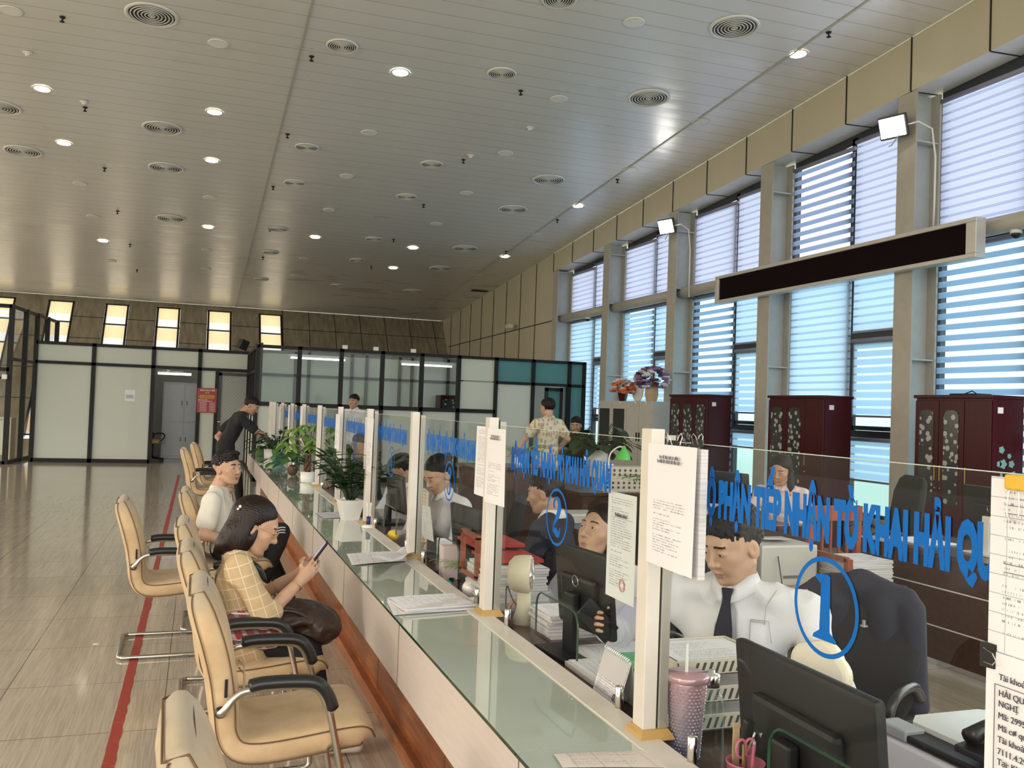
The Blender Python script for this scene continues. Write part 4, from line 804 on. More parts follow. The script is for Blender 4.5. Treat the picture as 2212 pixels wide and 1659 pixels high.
# ================= PEOPLE: implicit body surfaces =================
def smin(a,b,k):
    h=np.clip(.5+.5*(b-a)/k,0,1); return b*(1-h)+a*h-k*h*(1-h)
def smax(a,b,k): return -smin(-a,-b,k)
class SDF:
    def __init__(s): s.ops=[]
    def cone(s,a,b,ra,rb,k=.02,sub=False): s.ops.append(('c',np.array(a,float),np.array(b,float),ra,rb,k,sub)); return s
    def ball(s,c,r,k=.02,sub=False): return s.cone(c,np.array(c,float)+1e-4,r,r,k,sub)
    def ell(s,c,r,R=None,k=.02,sub=False): s.ops.append(('e',np.array(c,float),np.array(r,float),np.array(R,float) if R is not None else np.eye(3),None,k,sub)); return s
    def cut(s,p,n,k=.004): s.ops.append(('p',np.array(p,float),np.array(n,float)/np.linalg.norm(n),None,None,k,True)); return s
    def bounds(s):
        lo=np.full(3,1e9);hi=-lo
        for o in s.ops:
            if o[6]: continue
            if o[0]=='c':
                r=max(o[3],o[4])
                for p in (o[1],o[2]): lo=np.minimum(lo,p-r); hi=np.maximum(hi,p+r)
            else:
                r=max(o[2]); lo=np.minimum(lo,o[1]-r); hi=np.maximum(hi,o[1]+r)
        return lo,hi
    def grid(s,h):
        lo,hi=s.bounds(); lo=lo-3*h;hi=hi+3*h; n=np.ceil((hi-lo)/h).astype(int)+1
        D=np.full(n,.5,np.float32); ax=[lo[i]+h*np.arange(n[i]) for i in range(3)]
        for o in s.ops:
            k=o[5]
            if o[0]=='p': sl=[slice(0,n[i]) for i in range(3)]
            else:
                if o[0]=='c': r=max(o[3],o[4]); l=np.minimum(o[1],o[2])-r; u=np.maximum(o[1],o[2])+r
                else: r=max(o[2]); l=o[1]-r;u=o[1]+r
                m=k*1.2+3*h; i0=np.clip(np.floor((l-m-lo)/h).astype(int),0,n); i1=np.clip(np.ceil((u+m-lo)/h).astype(int)+1,0,n); sl=[slice(i0[i],i1[i]) for i in range(3)]
                if any(q.stop<=q.start for q in sl): continue
            X=ax[0][sl[0]][:,None,None];Y=ax[1][sl[1]][None,:,None];Z=ax[2][sl[2]][None,None,:]
            if o[0]=='c':
                a,b,ra,rb=o[1:5]; d=b-a; L=d@d; t=np.clip(((X-a[0])*d[0]+(Y-a[1])*d[1]+(Z-a[2])*d[2])/L,0,1)
                q=np.sqrt((X-a[0]-t*d[0])**2+(Y-a[1]-t*d[1])**2+(Z-a[2]-t*d[2])**2)-(ra+(rb-ra)*t)
            elif o[0]=='e':
                c,r,R=o[1:4]; x,y,z=X-c[0],Y-c[1],Z-c[2]
                lx=(x*R[0,0]+y*R[1,0]+z*R[2,0]); ly=(x*R[0,1]+y*R[1,1]+z*R[2,1]); lz=(x*R[0,2]+y*R[1,2]+z*R[2,2])
                k0=np.sqrt((lx/r[0])**2+(ly/r[1])**2+(lz/r[2])**2); k1=np.sqrt((lx/r[0]**2)**2+(ly/r[1]**2)**2+(lz/r[2]**2)**2); q=k0*(k0-1)/np.maximum(k1,1e-6)
            else: q=(X-o[1][0])*o[2][0]+(Y-o[1][1])*o[2][1]+(Z-o[1][2])*o[2][2]; q=-q*np.ones((1,1,1))
            sl=tuple(sl)
            if o[6]: D[sl]=smax(D[sl],-q,k)
            else: D[sl]=smin(D[sl],q,k)
        return D,lo,h
    def surf(s,h): return nets(*s.grid(h))
def nets(D,lo,h):
    n=np.array(D.shape); ins=D<0; cs=n-1
    def cid(i,j,k): return (i*cs[1]+j)*cs[2]+k
    ids=[];pts=[];quads=[]
    for a in range(3):
        sa=[slice(None)]*3; sb=[slice(None)]*3; sa[a]=slice(0,n[a]-1); sb[a]=slice(1,n[a])
        cr_=ins[tuple(sa)]!=ins[tuple(sb)]; I=np.array(np.nonzero(cr_))
        o1,o2=[(1,2),(2,0),(0,1)][a]
        ok=(I[o1]>0)&(I[o2]>0)&(I[o1]<n[o1]-1)&(I[o2]<n[o2]-1); I=I[:,ok]
        d0=D[tuple(I)]; J=I.copy(); J[a]+=1; d1=D[tuple(J)]; t=d0/(d0-d1); P=I.astype(float).T.copy(); P[:,a]+=t
        q=[]
        for u,v_ in ((-1,-1),(0,-1),(0,0),(-1,0)):
            K=I.copy(); K[o1]+=u; K[o2]+=v_; c=cid(*K); q.append(c); ids.append(c); pts.append(P)
        q=np.stack(q,1); fl=d0>0; q[fl]=q[fl][:,::-1]; quads.append(q)
    ids=np.concatenate(ids);pts=np.concatenate(pts);quads=np.concatenate(quads)
    u,inv=np.unique(ids,return_inverse=True); cnt=np.bincount(inv); Vv=np.stack([np.bincount(inv,pts[:,i])/cnt for i in range(3)],1)
    return Vv*h+lo, np.searchsorted(u,quads)
def vnormals(v,f):
    a=v[f[:,2]]-v[f[:,0]]; b=v[f[:,3]]-v[f[:,1]]; n=np.cross(a,b); N_=np.zeros_like(v)
    for i in range(4): np.add.at(N_,f[:,i],n)
    return N_/np.maximum(np.linalg.norm(N_,axis=1)[:,None],1e-9)
def wrinkle(v,f,amp,freq,stretch=(1,1,.45),seed=0.):
    n=vnormals(v,f); d=np.empty(len(v))
    for i,p in enumerate(v): d[i]=mnoise.noise(V((p[0]*freq*stretch[0]+seed,p[1]*freq*stretch[1],p[2]*freq*stretch[2])))
    d=-np.abs(d)+.25
    return v+n*(d*amp)[:,None]
def npobj(name,v,f,mats,parent=None,mi=None,org=(0,0,0)):
    me=bpy.data.meshes.new(name); v=v-np.array(org)
    me.vertices.add(len(v)); me.vertices.foreach_set('co',v.astype(np.float32).ravel()); me.loops.add(len(f)*4); me.polygons.add(len(f))
    me.loops.foreach_set('vertex_index',f.astype(np.int32).ravel()); me.polygons.foreach_set('loop_start',np.arange(0,len(f)*4,4,dtype=np.int32))
    try: me.polygons.foreach_set('loop_total',np.full(len(f),4,dtype=np.int32))
    except Exception: pass
    for m in (mats if isinstance(mats,(list,tuple)) else [mats]): me.materials.append(M[m])
    if mi is not None: me.polygons.foreach_set('material_index',mi.astype(np.int32))
    me.polygons.foreach_set('use_smooth',np.ones(len(f),bool)); me.update(calc_edges=True); me.validate()
    return link(name,me,parent)
def frame(fwd,up):
    f=np.array(fwd,float); f/=np.linalg.norm(f); u=np.array(up,float); r=np.cross(f,u); r/=np.linalg.norm(r); u=np.cross(r,f); return np.stack([r,f,u],1)   # columns: right, forward, up
def head_sdf(H,c,F,sc=1.,female=False):
    """head centre c (between the ears), frame F"""
    T=lambda x,y,z: np.array(c)+F@(np.array([x,y,z])*sc)
    E=lambda p,r,k=.02,sub=False,R=None: H.ell(T(*p),np.array(r)*sc,F if R is None else F@R,k*sc,sub)
    Cn=lambda a,b,ra,rb,k=.015,sub=False: H.cone(T(*a),T(*b),ra*sc,rb*sc,k*sc,sub)
    E((0,-.018,.035),(.073,.092,.078),.03); E((0,.028,.012),(.066,.062,.062),.03)
    E((0,.036,-.038),(.056,.050,.062),.03); E((0,.052,-.075),(.036,.034,.030),.025); Cn((0,.076,-.093),(0,.077,-.093),.015 if not female else .013,.015 if not female else .013,.02)
    for s in (-1,1):
        Cn((s*.050,.0,-.058),(s*.024,.060,-.090),.017,.015,.025)      # jaw line
        E((s*.040,.062,-.018),(.024,.022,.022),.02)                    # cheekbones
        E((s*.028,.070,-.045),(.020,.020,.022),.02)                    # cheeks
        E((s*.074,-.006,-.012),(.0085,.019,.031),.006,False,np.array([[.96,-.25,0],[.25,.96,0],[0,0,1]]) if s>0 else np.array([[.96,.25,0],[-.25,.96,0],[0,0,1]]))
        E((s*.082,.003,-.008),(.006,.009,.015),.004,True)              # ear hollow
    Cn((-.036,.080,.030),(.036,.080,.030),.010,.010,.014)               # brow
    for s in (-1,1): E((s*.031,.099,.008),(.018,.013,.013),.012,True)
    Cn((0,.088,.014),(0,.107,-.022),.0075,.009,.010); Cn((0,.107,-.026),(0,.1071,-.026),.0115,.0115,.008)
    for s in (-1,1): Cn((s*.012,.095,-.030),(s*.0121,.095,-.030),.0085,.0085,.006)
    # eyes: lids over eyeballs
    for s in (-1,1):
        E((s*.031,.077,.007),(.017,.0165,.0125),.005); E((s*.031,.094,.0055),(.0135,.0055,.0032),.002,True)
    # mouth
    E((0,.088,-.059),(.021,.009,.0055),.006); E((0,.086,-.070),(.018,.0095,.0065),.006); E((0,.100,-.0643),(.023,.008,.0013),.003,True)
    E((0,.096,-.082),(.016,.008,.006),.01,True)
    return T
def person(lab,loc,J,res=.006,headres=.003,skin='skin_light',shirt=('white_cloth',{}),pants='black_cloth',hair=('short','hair_black'),female=False,hs=1.05,hands=True,group=None,shoes=None,neckcut=None,extra=None):
    r=thing('person',lab,'person',loc,0,group); O=np.array(loc,float)
    P={k:np.array(v,float) for k,v in J.items()}
    F=frame(P['face'],P.get('up',(0,0,1))); c=P['head']
    B=SDF(); T=head_sdf(B,c,F,hs,female)
    nb=P['neck']; B.cone(T(0,-.018,-.045),nb,.050*hs if not female else .044*hs,.056 if not female else .048,.02); dn=np.array([0,0,-.03]); B.cone(nb+dn,nb+dn+(P['shR']-nb)*.35,.042,.03,.03); B.cone(nb+dn,nb+dn+(P['shL']-nb)*.35,.042,.03,.03)
    vs,fs=B.surf(headres); 
    # material slots by position on the face
    cc=(vs[fs].mean(1)-c)@F/hs; mi=np.zeros(len(fs))
    lips=(np.abs(cc[:,0])<.0195-.6*np.abs(cc[:,2]+.064))&(cc[:,1]>.080)&(cc[:,2]<-.0575)&(cc[:,2]>-.0735)
    ax_=np.abs(cc[:,0]); bz=.0305-6.*(ax_-.028)**2
    brow=(cc[:,1]>.055)&(ax_>.012)&(ax_<.048)&(np.abs(cc[:,2]-bz+.0)<(.0036 if not female else .0026))
    mi[lips]=1; mi[brow]=2
    allv=[vs];allf=[fs];allm=[mi]; off=len(vs)
    # torso, arms
    bres=res*1.6
    D=SDF(); tw=.5
    pel,chest=P['pelvis'],P['chest']; lat=(P['shR']-P['shL']); lat/=np.linalg.norm(lat)
    wsc=.88 if female else 1.
    def torso(S,g):
        S.cone(pel-lat*.07,pel+lat*.07,.092*wsc+g,.092*wsc+g,.03)
        mid=(pel+chest)/2+P.get('belly',np.zeros(3))
        for s in (-1,1):
            S.cone(pel+lat*.055*s,mid+lat*.048*s,.085*wsc+g,.080*wsc+g,.03); S.cone(mid+lat*.048*s,chest+lat*.065*s*wsc,.080*wsc+g,.088*wsc+g,.03)
        S.cone(chest+lat*.04,nb-np.array([0,0,.04]),.08*wsc+g,.048+g*.5,.03); S.cone(chest-lat*.04,nb-np.array([0,0,.04]),.08*wsc+g,.048+g*.5,.03)
        for s in ('shR','shL'): S.cone(nb-np.array([0,0,.022]),P[s],.046+g*.8,.044*wsc+g,.03); S.cone(chest+(P[s]-chest)*.2,P[s]-(0,0,.03),.075*wsc+g,.046*wsc+g,.03)
        if female:
            n_=np.cross(np.array([0,0,1.]),lat); n_=n_ if n_@P['face']>0 else -n_
            for s in (-1,1): S.ell(chest+lat*.06*s+n_*.055+np.array([0,0,-.04]),(.048+g,)*3,None,.03)
    torso(D,-.004)
    for s in ('R','L'):
        if 'el'+s in P:
            D.cone(P['sh'+s],P['el'+s],.048*wsc,.038*wsc,.03); D.cone(P['el'+s],P['wr'+s],.039*wsc,.026*wsc,.02)
        if 'kn'+s in P: D.cone(pel+lat*(.085 if s=='R' else -.085),P['kn'+s],.082*wsc,.052,.04); D.cone(P['kn'+s],P['an'+s],.054,.034,.03)
    v2,f2=D.surf(max(.009,res*1.3)); allv.append(v2);allf.append(f2+off);allm.append(np.zeros(len(f2))); off+=len(v2)
    # forearms + hands at fine resolution
    if hands:
        for s in ('R','L'):
            if 'hd'+s not in P: continue
            Hd=SDF(); wr=P['wr'+s]; el=P['el'+s]; Hd.cone(wr+(el-wr)*.5,wr,.035*wsc,.026*wsc,.02)
            d=P['hd'+s]/np.linalg.norm(P['hd'+s]); nrm=P['pn'+s]; nrm=nrm-d*(nrm@d); nrm/=np.linalg.norm(nrm); sd=np.cross(d,nrm)   # sd: toward thumb side depends on hand
            ts=P.get('th'+s); sgn=1. if ts is None else float(np.sign(ts@sd)) or 1.; sd=sd*sgn
            Rm=np.stack([sd,d,nrm],1); k=.92*wsc+.0
            Hd.ell(wr+d*.045*k,(.038*k,.052*k,.016*k),Rm,.015); Hd.cone(wr,wr+d*.03,.026*wsc,.024*k,.02)
            curl=float(P['curl'+s]) if 'curl'+s in P else .5
            for i,(ox,oy,L,rf) in enumerate(((.029,.085,.070,.0088),(.010,.091,.078,.0090),(-.010,.088,.072,.0086),(-.028,.078,.056,.0078))):
                p=wr+sd*ox*k+d*oy*k; a=curl*(.55+.08*i); q=p-d*.02*k
                dirv=d
                for j,fr in enumerate((.42,.32,.26)):
                    an=a*(j+1); spread=sd*(.10-.07*i); dv_=d*math.cos(an)+nrm*math.sin(an)+spread*(.6 if j==0 else .2); dv_/=np.linalg.norm(dv_)
                    q2=(p if j==0 else q)+dv_*L*fr*k; Hd.cone(q if j else p-d*.02*k,q2,rf*(1-.08*j)*k,rf*(.92-.08*j)*k,.004); q=q2
            p=wr+sd*.020*k+d*.022*k; td=(sd*.75+d*.55+nrm*.35); td/=np.linalg.norm(td); p2=p+td*.045*k; td2=(sd*.2+d*.8+nrm*(.3+.4*curl)); td2/=np.linalg.norm(td2)
            Hd.cone(p,p2,.015*k,.0115*k,.01); p3=p2+td2*.032*k; Hd.cone(p2,p3,.0112*k,.010*k,.004); Hd.cone(p3,p3+td2*.018*k+nrm*.003,.0098*k,.0085*k,.003)
            v3,f3=Hd.surf(min(.0042,headres*1.15)); allv.append(v3);allf.append(f3+off);allm.append(np.zeros(len(f3))); off+=len(v3)
    body=npobj('body',np.concatenate(allv),np.concatenate(allf),[skin,'lips',hair[1]],r,np.concatenate(allm),O)
    # eyes
    for s in (-1,1):
        e=MB(); ec=V(T(s*.031,.0805,.006)-O); e.ball(ec,.0122*hs,12); e.cur=1; g_=P.get('gaze',P['face']); g_=V(g_).normalized(); e.ball(ec+g_*.0075*hs,.0062*hs,10); obj('eye',e,['eye_white','iris'],r,True)
    # shirt
    S=SDF(); g=shirt[1].get('g',.014)*.75; torso(S,g)
    if shirt[1].get('skirt'): S.cone(pel-lat*.07+(0,0,-.05),pel+lat*.07+(0,0,-.05),.10*wsc+g,.10*wsc+g,.03)
    sl=shirt[1].get('sleeve','long')
    for s in ('R','L'):
        if 'el'+s not in P: continue
        sh,el,wr=P['sh'+s],P['el'+s],P['wr'+s]
        if sl=='short': S.cone(sh,sh+(el-sh)*.62,.047*wsc+g,.056*wsc+g,.02); 
        elif sl=='elbow': S.cone(sh,el,.046*wsc+g,.046*wsc+g,.02); S.cone(el,el+(wr-el)*.12,.046*wsc+g,.044*wsc+g,.01)
        else:
            S.cone(sh,el,.047*wsc+g,.040*wsc+g,.02); S.cone(el,el+(wr-el)*.92,.041*wsc+g,.030*wsc+g,.015)
    if sl=='short':
        for s in ('R','L'):
            if 'el'+s in P: d_=(P['el'+s]-P['sh'+s]); d_/=np.linalg.norm(d_); S.ops.append(('cutloc',)) if False else None
    # neck opening
    S.ell(nb+(0,0,.045)+F[:,1]*np.array([1,1,0])*.01,(.058,.058,.05),None,.006,True)
    v,f=S.surf(res); v=wrinkle(v,f,shirt[1].get('wr',.02),shirt[1].get('wf',9.),seed=sum(loc)); so=npobj('shirt',v,f,shirt[0],r,None,O)
    if shirt[1].get('collar'):
        cm=shirt[1]['collar']; K=MB(); up_=V((0,0,1)); fw=V(F[:,1]); fw.z=0; fw.normalize()
        tf=V(P.get('tf',F[:,1])); tf.z=0; tf.normalize(); rt=tf.cross(up_); ctr=V(nb-O)+V((0,0,.012)); n_=26; hi=[];lo=[]
        for i in range(n_+1):
            a=PI/2+.16+(2*PI-.32)*i/n_; rr=.062*(1. if not female else .9); dirr=rt*math.cos(a)+tf*math.sin(a); tip=max(0,math.sin(a))**3
            hi.append(ctr+dirr*rr+up_*(.030-.025*tip)); lo.append(ctr+dirr*(rr+.022+.018*tip)+up_*(-.018-.045*tip))
        K.add(hi+lo,[(i,i+1,n_+2+i,n_+1+i) for i in range(n_)]); o=obj('collar',K,cm,so,True); md=o.modifiers.new('t','SOLIDIFY'); md.thickness=.004
    # trousers
    if pants and 'knR' in P:
        S=SDF(); S.cone(pel-lat*.075+(0,0,-.01),pel+lat*.075+(0,0,-.01),.102*wsc,.102*wsc,.03)
        for s,q in (('R',1),('L',-1)): S.cone(pel+lat*.08*q,P['kn'+s],.086*wsc,.060,.03); S.cone(P['kn'+s],P['an'+s]+(0,0,.03),.067,.052,.02)
        v,f=S.surf(res*1.3); v=wrinkle(v,f,.014,8.,seed=2); npobj('trousers',v,f,pants,r,None,O)
    if 'anR' in P:
        for s in ('R','L'):
            a=P['an'+s]; t=P['toe'+s] if 'toe'+s in P else a+F[:,1]*.16; d=t-a; d[2]=0; d/=np.linalg.norm(d); z0=a[2]-.07
            S=SDF(); S.cone(a-d*.04+(0,0,-.03),a+d*.15+(0,0,-.045),.034,.028,.03); S.cone(a+(0,0,-.03),a+(0,0,.01),.036,.036,.02); S.cut((0,0,z0+.005),(0,0,-1)) if False else None
            v,f=S.surf(.006 if res<.01 else .01); v[:,2]=np.maximum(v[:,2],z0); npobj('shoe',v,f,shoes or 'matte_black',r,None,O)
    # hair
    ht,hm=hair; S=SDF(); Cc=lambda x,y,z: T(x,y,z)
    def E(p,rr,k=.01,sub=False): S.ell(T(*p),np.array(rr)*hs,F,k,sub)
    if ht in('short','fade','crew'):
        g=.007 if ht=='short' else .005
        E((0,-.020,.040),(.075+g*.6,.095+g*.7,.080+g),.01); E((0,.024,.066),(.060+g*.3,.058,.044+g),.02)
        if ht=='fade':
            E((0,.045,.105),(.050,.055,.022),.02)
            S.cut(T(0,0,.015),F@np.array([0,-.15,-1.]),.012)
        E((0,.112,-.032),(.082,.087,.100),.014,True); E((0,.045,-.085),(.12,.078,.085),.014,True); S.cut(T(0,0,-.045),F@np.array([0,.45,-1.]),.012)
        for s in (-1,1): E((s*.09,.0,-.028),(.028,.028,.036),.006,True)
    elif ht=='bob':
        E((0,-.020,.036),(.081,.100,.088),.01); E((0,-.062,-.055),(.080,.052,.10),.03); E((0,-.075,-.12),(.07,.035,.05),.03)
        for s in (-1,1): E((s*.060,-.02,-.055),(.030,.052,.085),.02)
        E((0,.112,-.02),(.082,.085,.10),.012,True); E((0,.03,-.17),(.06,.10,.05),.01,True)
        for s in (-1,1): E((s*.095,.014,-.012),(.026,.020,.040),.008,True)
    elif ht=='long':
        E((0,-.020,.040),(.084,.104,.092),.01); E((0,-.055,-.06),(.08,.05,.12),.03); E((0,-.06,-.17),(.085,.04,.12),.04)
        for s in (-1,1): S.cone(T(s*.068,-.01,.0),T(s*.080,.02,-.12),.026,.026,.02); S.cone(T(s*.080,.02,-.12),T(s*.075,.045,-.27),.026,.012,.02)
        E((0,.112,-.02),(.078,.085,.105),.012,True)
    elif ht=='bun':
        E((0,-.020,.040),(.080,.100,.088),.01); E((0,-.045,-.02),(.072,.06,.06),.02); S.ell(T(0,-.115,.06),(.034,.034,.034),None,.01); E((0,.115,-.02),(.082,.085,.10),.012,True); E((0,.0,-.13),(.12,.14,.06),.01,True)
        for s in (-1,1): E((s*.09,.014,-.012),(.026,.022,.036),.008,True)
    v,f=S.surf(headres*1.25); n=vnormals(v,f); q=(v-c)@F; ph=np.arctan2(q[:,0],q[:,2]+.05)*(46 if ht in('bob','long','bun') else 30)
    d=np.sin(ph*2.3+1.5*np.sin(q[:,1]*40))*.0006
    if ht in('short','fade'): d=np.array([mnoise.noise(V(p*90)) for p in v])*.006+d*.3
    v=v+n*d[:,None]; npobj('hair',v,f,hm,r,None,O)
    return r,T,F,P,so
ZS=.445
# ---- woman with glasses and phone ----
Y=4.25
J=dict(head=(.265,Y-.02,1.03),face=(.86,-.10,-.42),up=(.42,0,.9),gaze=(.75,-.05,-.55),neck=(.195,Y,.925),chest=(.20,Y,.77),pelvis=(.255,Y,.55),shR=(.20,Y-.155,.865),shL=(.20,Y+.155,.865),
 elR=(.315,Y-.215,.665),wrR=(.475,Y-.10,.80),hdR=(.65,.28,.55),pnR=(.1,.9,.1),thR=(-.4,0,.6),curlR=.75,elL=(.30,Y+.20,.66),wrL=(.49,Y+.06,.80),hdL=(.6,-.25,.6),pnL=(.1,-.9,.1),thL=(-.4,0,.6),curlL=.7,
 knR=(.50,Y-.13,.50),knL=(.50,Y+.12,.50),anR=(.60,Y-.12,.085),anL=(.55,Y+.12,.085),toeR=(.8,Y-.12,.05),toeL=(.75,Y+.12,.05))
wm,T,F,P,so=person('woman with glasses in a cream checked blouse bent over her phone',(.10,Y,0),J,res=.0055,headres=.0026,shirt=('plaid_cream',{'sleeve':'elbow','wr':.024,'g':.016,'collar':'plaid_cream','skirt':True}),pants='dark_denim',hair=('bob','hair_brown'),female=True,shoes='shoe_white')
O=V((.10,Y,0))
g=MB()
for s in (-1,1):
    c=T(s*.031,.104,.004); g.tube([V(c+F@np.array([.019*math.cos(a),0,.016*math.sin(a)]))-O for a in [2*PI*k/16 for k in range(16)]],.0014,6,closed=True)
    g.tube([V(T(s*.050,.103,.008))-O,V(T(s*.074,.06,.008))-O,V(T(s*.079,.0,.004))-O],.0013,6)
g.tube([V(T(-.012,.105,.006))-O,V(T(.012,.105,.006))-O],.0013,6); obj('glasses',g,'brass_wood',wm,True)
g=MB()
for k in range(5): g.ball(V(T(.02+.012*k,-.082-.003*k,.085-.012*k))-O,.0075 if k%2 else .0055,8)
obj('hair_clip',g,'white_ceramic',wm,True)
br=MB(); cc_=V(P['wrR'])+ (V(P['elR'])-V(P['wrR']))*.18-O; d_=(V(P['elR'])-V(P['wrR'])).normalized(); a_=d_.orthogonal().normalized(); b_=d_.cross(a_); br.tube([cc_+a_*.029*math.cos(2*PI*k/20)+b_*.029*math.sin(2*PI*k/20) for k in range(20)],.002,6,closed=True); obj('bracelet',br,'gold',wm,True)
# phone in her hands
pc=V((.545,Y-.02,.885)); R_=Matrix.Rotation(-.15,3,'Z')@Matrix.Rotation(.62,3,'Y')
ph=thing('smartphone','black smartphone held by the woman with glasses','phone',pc); obj('case',MB().box((0,0,0),(.012,.078,.165),R_,bev=.006),'matte_black',ph,True); obj('screen',MB().box(R_@V((-.0068,0,0)),(.001,.07,.152),R_),'screen_glow',ph)
# bag and red plaid jacket on her lap
S=SDF(); S.ell((.44,Y-.03,.625),(.15,.18,.06),None,.03); S.ell((.56,Y-.05,.58),(.10,.16,.08),None,.04)
v,f=S.surf(.007); v=wrinkle(v,f,.03,14.,(1,1,1)); bg_=thing('leather_bag','soft dark brown leather bag on the lap of the woman with glasses','bag',(.37,Y-.03,.52)); npobj('bag_body',v,f,'bag_leather',bg_,None,(.37,Y-.03,.52))
for q in (0,.06): obj('strap',MB().tube(catm([(-.12,-.16+q,.10),(.0,-.17+q,.16),(.10,-.16+q,.14),(.18,-.14+q,.06)],6),.008,8),'bag_leather',bg_,True)
S=SDF(); S.ell((.22,Y-.17,.60),(.12,.06,.075),None,.03); S.ell((.32,Y-.18,.58),(.09,.05,.06),None,.03); v,f=S.surf(.007); v=wrinkle(v,f,.03,16.,(1,1,1)); o=npobj('plaid_jacket',v,f,'plaid_red',None,None,(.17,Y-.19,.50)); o.location=(.17,Y-.19,.50); tag(o,'red and grey plaid jacket bundled at the waist of the woman with glasses','jacket')
# ---- man in white t-shirt ----
Y=6.78
J=dict(head=(.215,Y,1.095),face=(.72,-.68,.03),up=(0,0,1),neck=(.165,Y+.01,.955),chest=(.175,Y,.79),pelvis=(.24,Y,.55),shR=(.12,Y-.18,.885),shL=(.18,Y+.18,.885),elR=(.08,Y-.27,.66),wrR=(.32,Y-.24,.60),hdR=(1,.1,-.15),pnR=(0,.1,-1),thR=(0,1,0),curlR=.5,elL=(.22,Y+.28,.65),wrL=(.42,Y+.2,.58),hdL=(1,-.2,-.1),pnL=(0,0,-1),thL=(0,-1,0),curlL=.5,
 knR=(.60,Y-.16,.66),knL=(.52,Y+.18,.50),anR=(.50,Y-.10,.30),anL=(.70,Y+.18,.085),toeL=(.88,Y+.18,.05),toeR=(.68,Y-.10,.28))
mn,T,F,P,so=person('seated man in a white t-shirt and black striped track pants looking right',(.12,Y,0),J,res=.008,headres=.0036,skin='skin_light',shirt=('cream_tee',{'sleeve':'short','wr':.022,'g':.018}),pants='black_cloth',hair=('fade','hair_black'),hs=1.02)
O=V((.12,Y,0)); a=V(P['pelvis'])+V((.1,-.18,.06))-O
for k in range(3):
    o_=V((0,-.012*k*0,-.018*k)); st=MB().tube(catm([V((.22,-.235,.60))+o_,V((.36,-.243,.655))+o_,V((.455,-.24,.70))+o_,V((.50,-.225,.70))+o_],5),.004,6); obj('trouser_stripe',st,'white_cloth',mn)
# ---- leaning man in black ----
Y=13.0
J=dict(head=(.70,Y,1.50),face=(.80,-.25,-.52),up=(.45,0,.9),neck=(.585,Y+.02,1.40),chest=(.50,Y,1.22),pelvis=(.38,Y,.94),shR=(.56,Y-.20,1.33),shL=(.52,Y+.20,1.34),elR=(.82,Y-.24,1.12),wrR=(1.0,Y-.15,.98),hdR=(.9,0,-.3),pnR=(0,0,-1),thR=(0,1,0),curlR=.4,elL=(.28,Y+.30,1.05),wrL=(.33,Y+.10,.98),hdL=(.3,-.9,0),pnL=(1,0,0),thL=(0,0,1),curlL=.5,
 knR=(.55,Y-.10,.55),knL=(.42,Y+.12,.50),anR=(.60,Y-.10,.16),anL=(.42,Y+.12,.09),toeR=(.75,Y-.1,.1),toeL=(.6,Y+.12,.05))
person('standing man in black t-shirt and trousers leaning over the counter',(.45,Y,0),J,res=.011,headres=.0055,skin='skin_tan',shirt=('black_cloth',{'sleeve':'short','g':.02,'skirt':True}),pants='black_cloth',hair=('short','hair_black'),shoes='shoe_white')
# ---- standing man, white shirt, far ----
q=PX(765,885,1,15.8)
def stand(lab,x,y,htop,face,**k):
    z=htop-.115; f=V((face[0],face[1],0)).normalized(); r_=f.cross(V((0,0,1))); c=V((x,y,0)); A=lambda a,b,zz: tuple(c+r_*a+f*b+V((0,0,zz)))
    J=dict(head=A(0,.02,z),face=face,neck=A(0,-.01,z-.14),chest=A(0,0,z-.34),pelvis=A(0,0,z-.68),shR=A(.195,0,z-.21),shL=A(-.195,0,z-.21),elR=A(.25,.02,z-.49),wrR=A(.24,.12,z-.70),elL=A(-.25,.02,z-.49),wrL=A(-.24,.12,z-.70),hdR=(0,0,-1),pnR=A(-1,0,0) if 0 else tuple(-r_),hdL=(0,0,-1),pnL=tuple(r_),thR=tuple(f),thL=tuple(f),curlR=.4,curlL=.4,knR=A(.1,.02,z-1.10),knL=A(-.1,.02,z-1.10),anR=A(.1,0,.085),anL=A(-.1,0,.085),toeR=A(.1,.2,.05),toeL=A(-.1,.2,.05))
    J.update({a:(tuple(b) if isinstance(b,(tuple,V)) else b) for a,b in k.pop('J',{}).items()}); return person(lab,(x,y,0),J,**k)
stand('standing man in a white shirt behind the far counters, smiling',q.x,15.8,1.73,(-.62,-.75,-.12),res=.012,headres=.0055,skin='skin_tan',shirt=('white_cloth',{'g':.016,'collar':'white_cloth'}),hair=('short','hair_black'))
# ---- patterned shirt man from behind ----
q=PX(1185,895,1,11.0); x,y=q.x,11.0
stand('standing man seen from behind in a cream patterned polo shirt',x,y,1.735,(-.35,.93,-.15),res=.009,headres=.0045,skin='skin_light',shirt=('monogram',{'sleeve':'short','g':.02,'skirt':True,'collar':'monogram'}),pants='navy_cloth',hair=('short','hair_black'),J=dict(elL=(x-.29,y+.05,1.22),wrL=(x-.40,y+.10,1.03),hdL=(-.7,.5,-.3),curlL=.5,pnL=(0,0,-1),elR=(x+.27,y-.02,1.22),wrR=(x+.22,y+.2,1.05),hdR=(-.3,.8,-.3),pnR=(0,0,-1)))
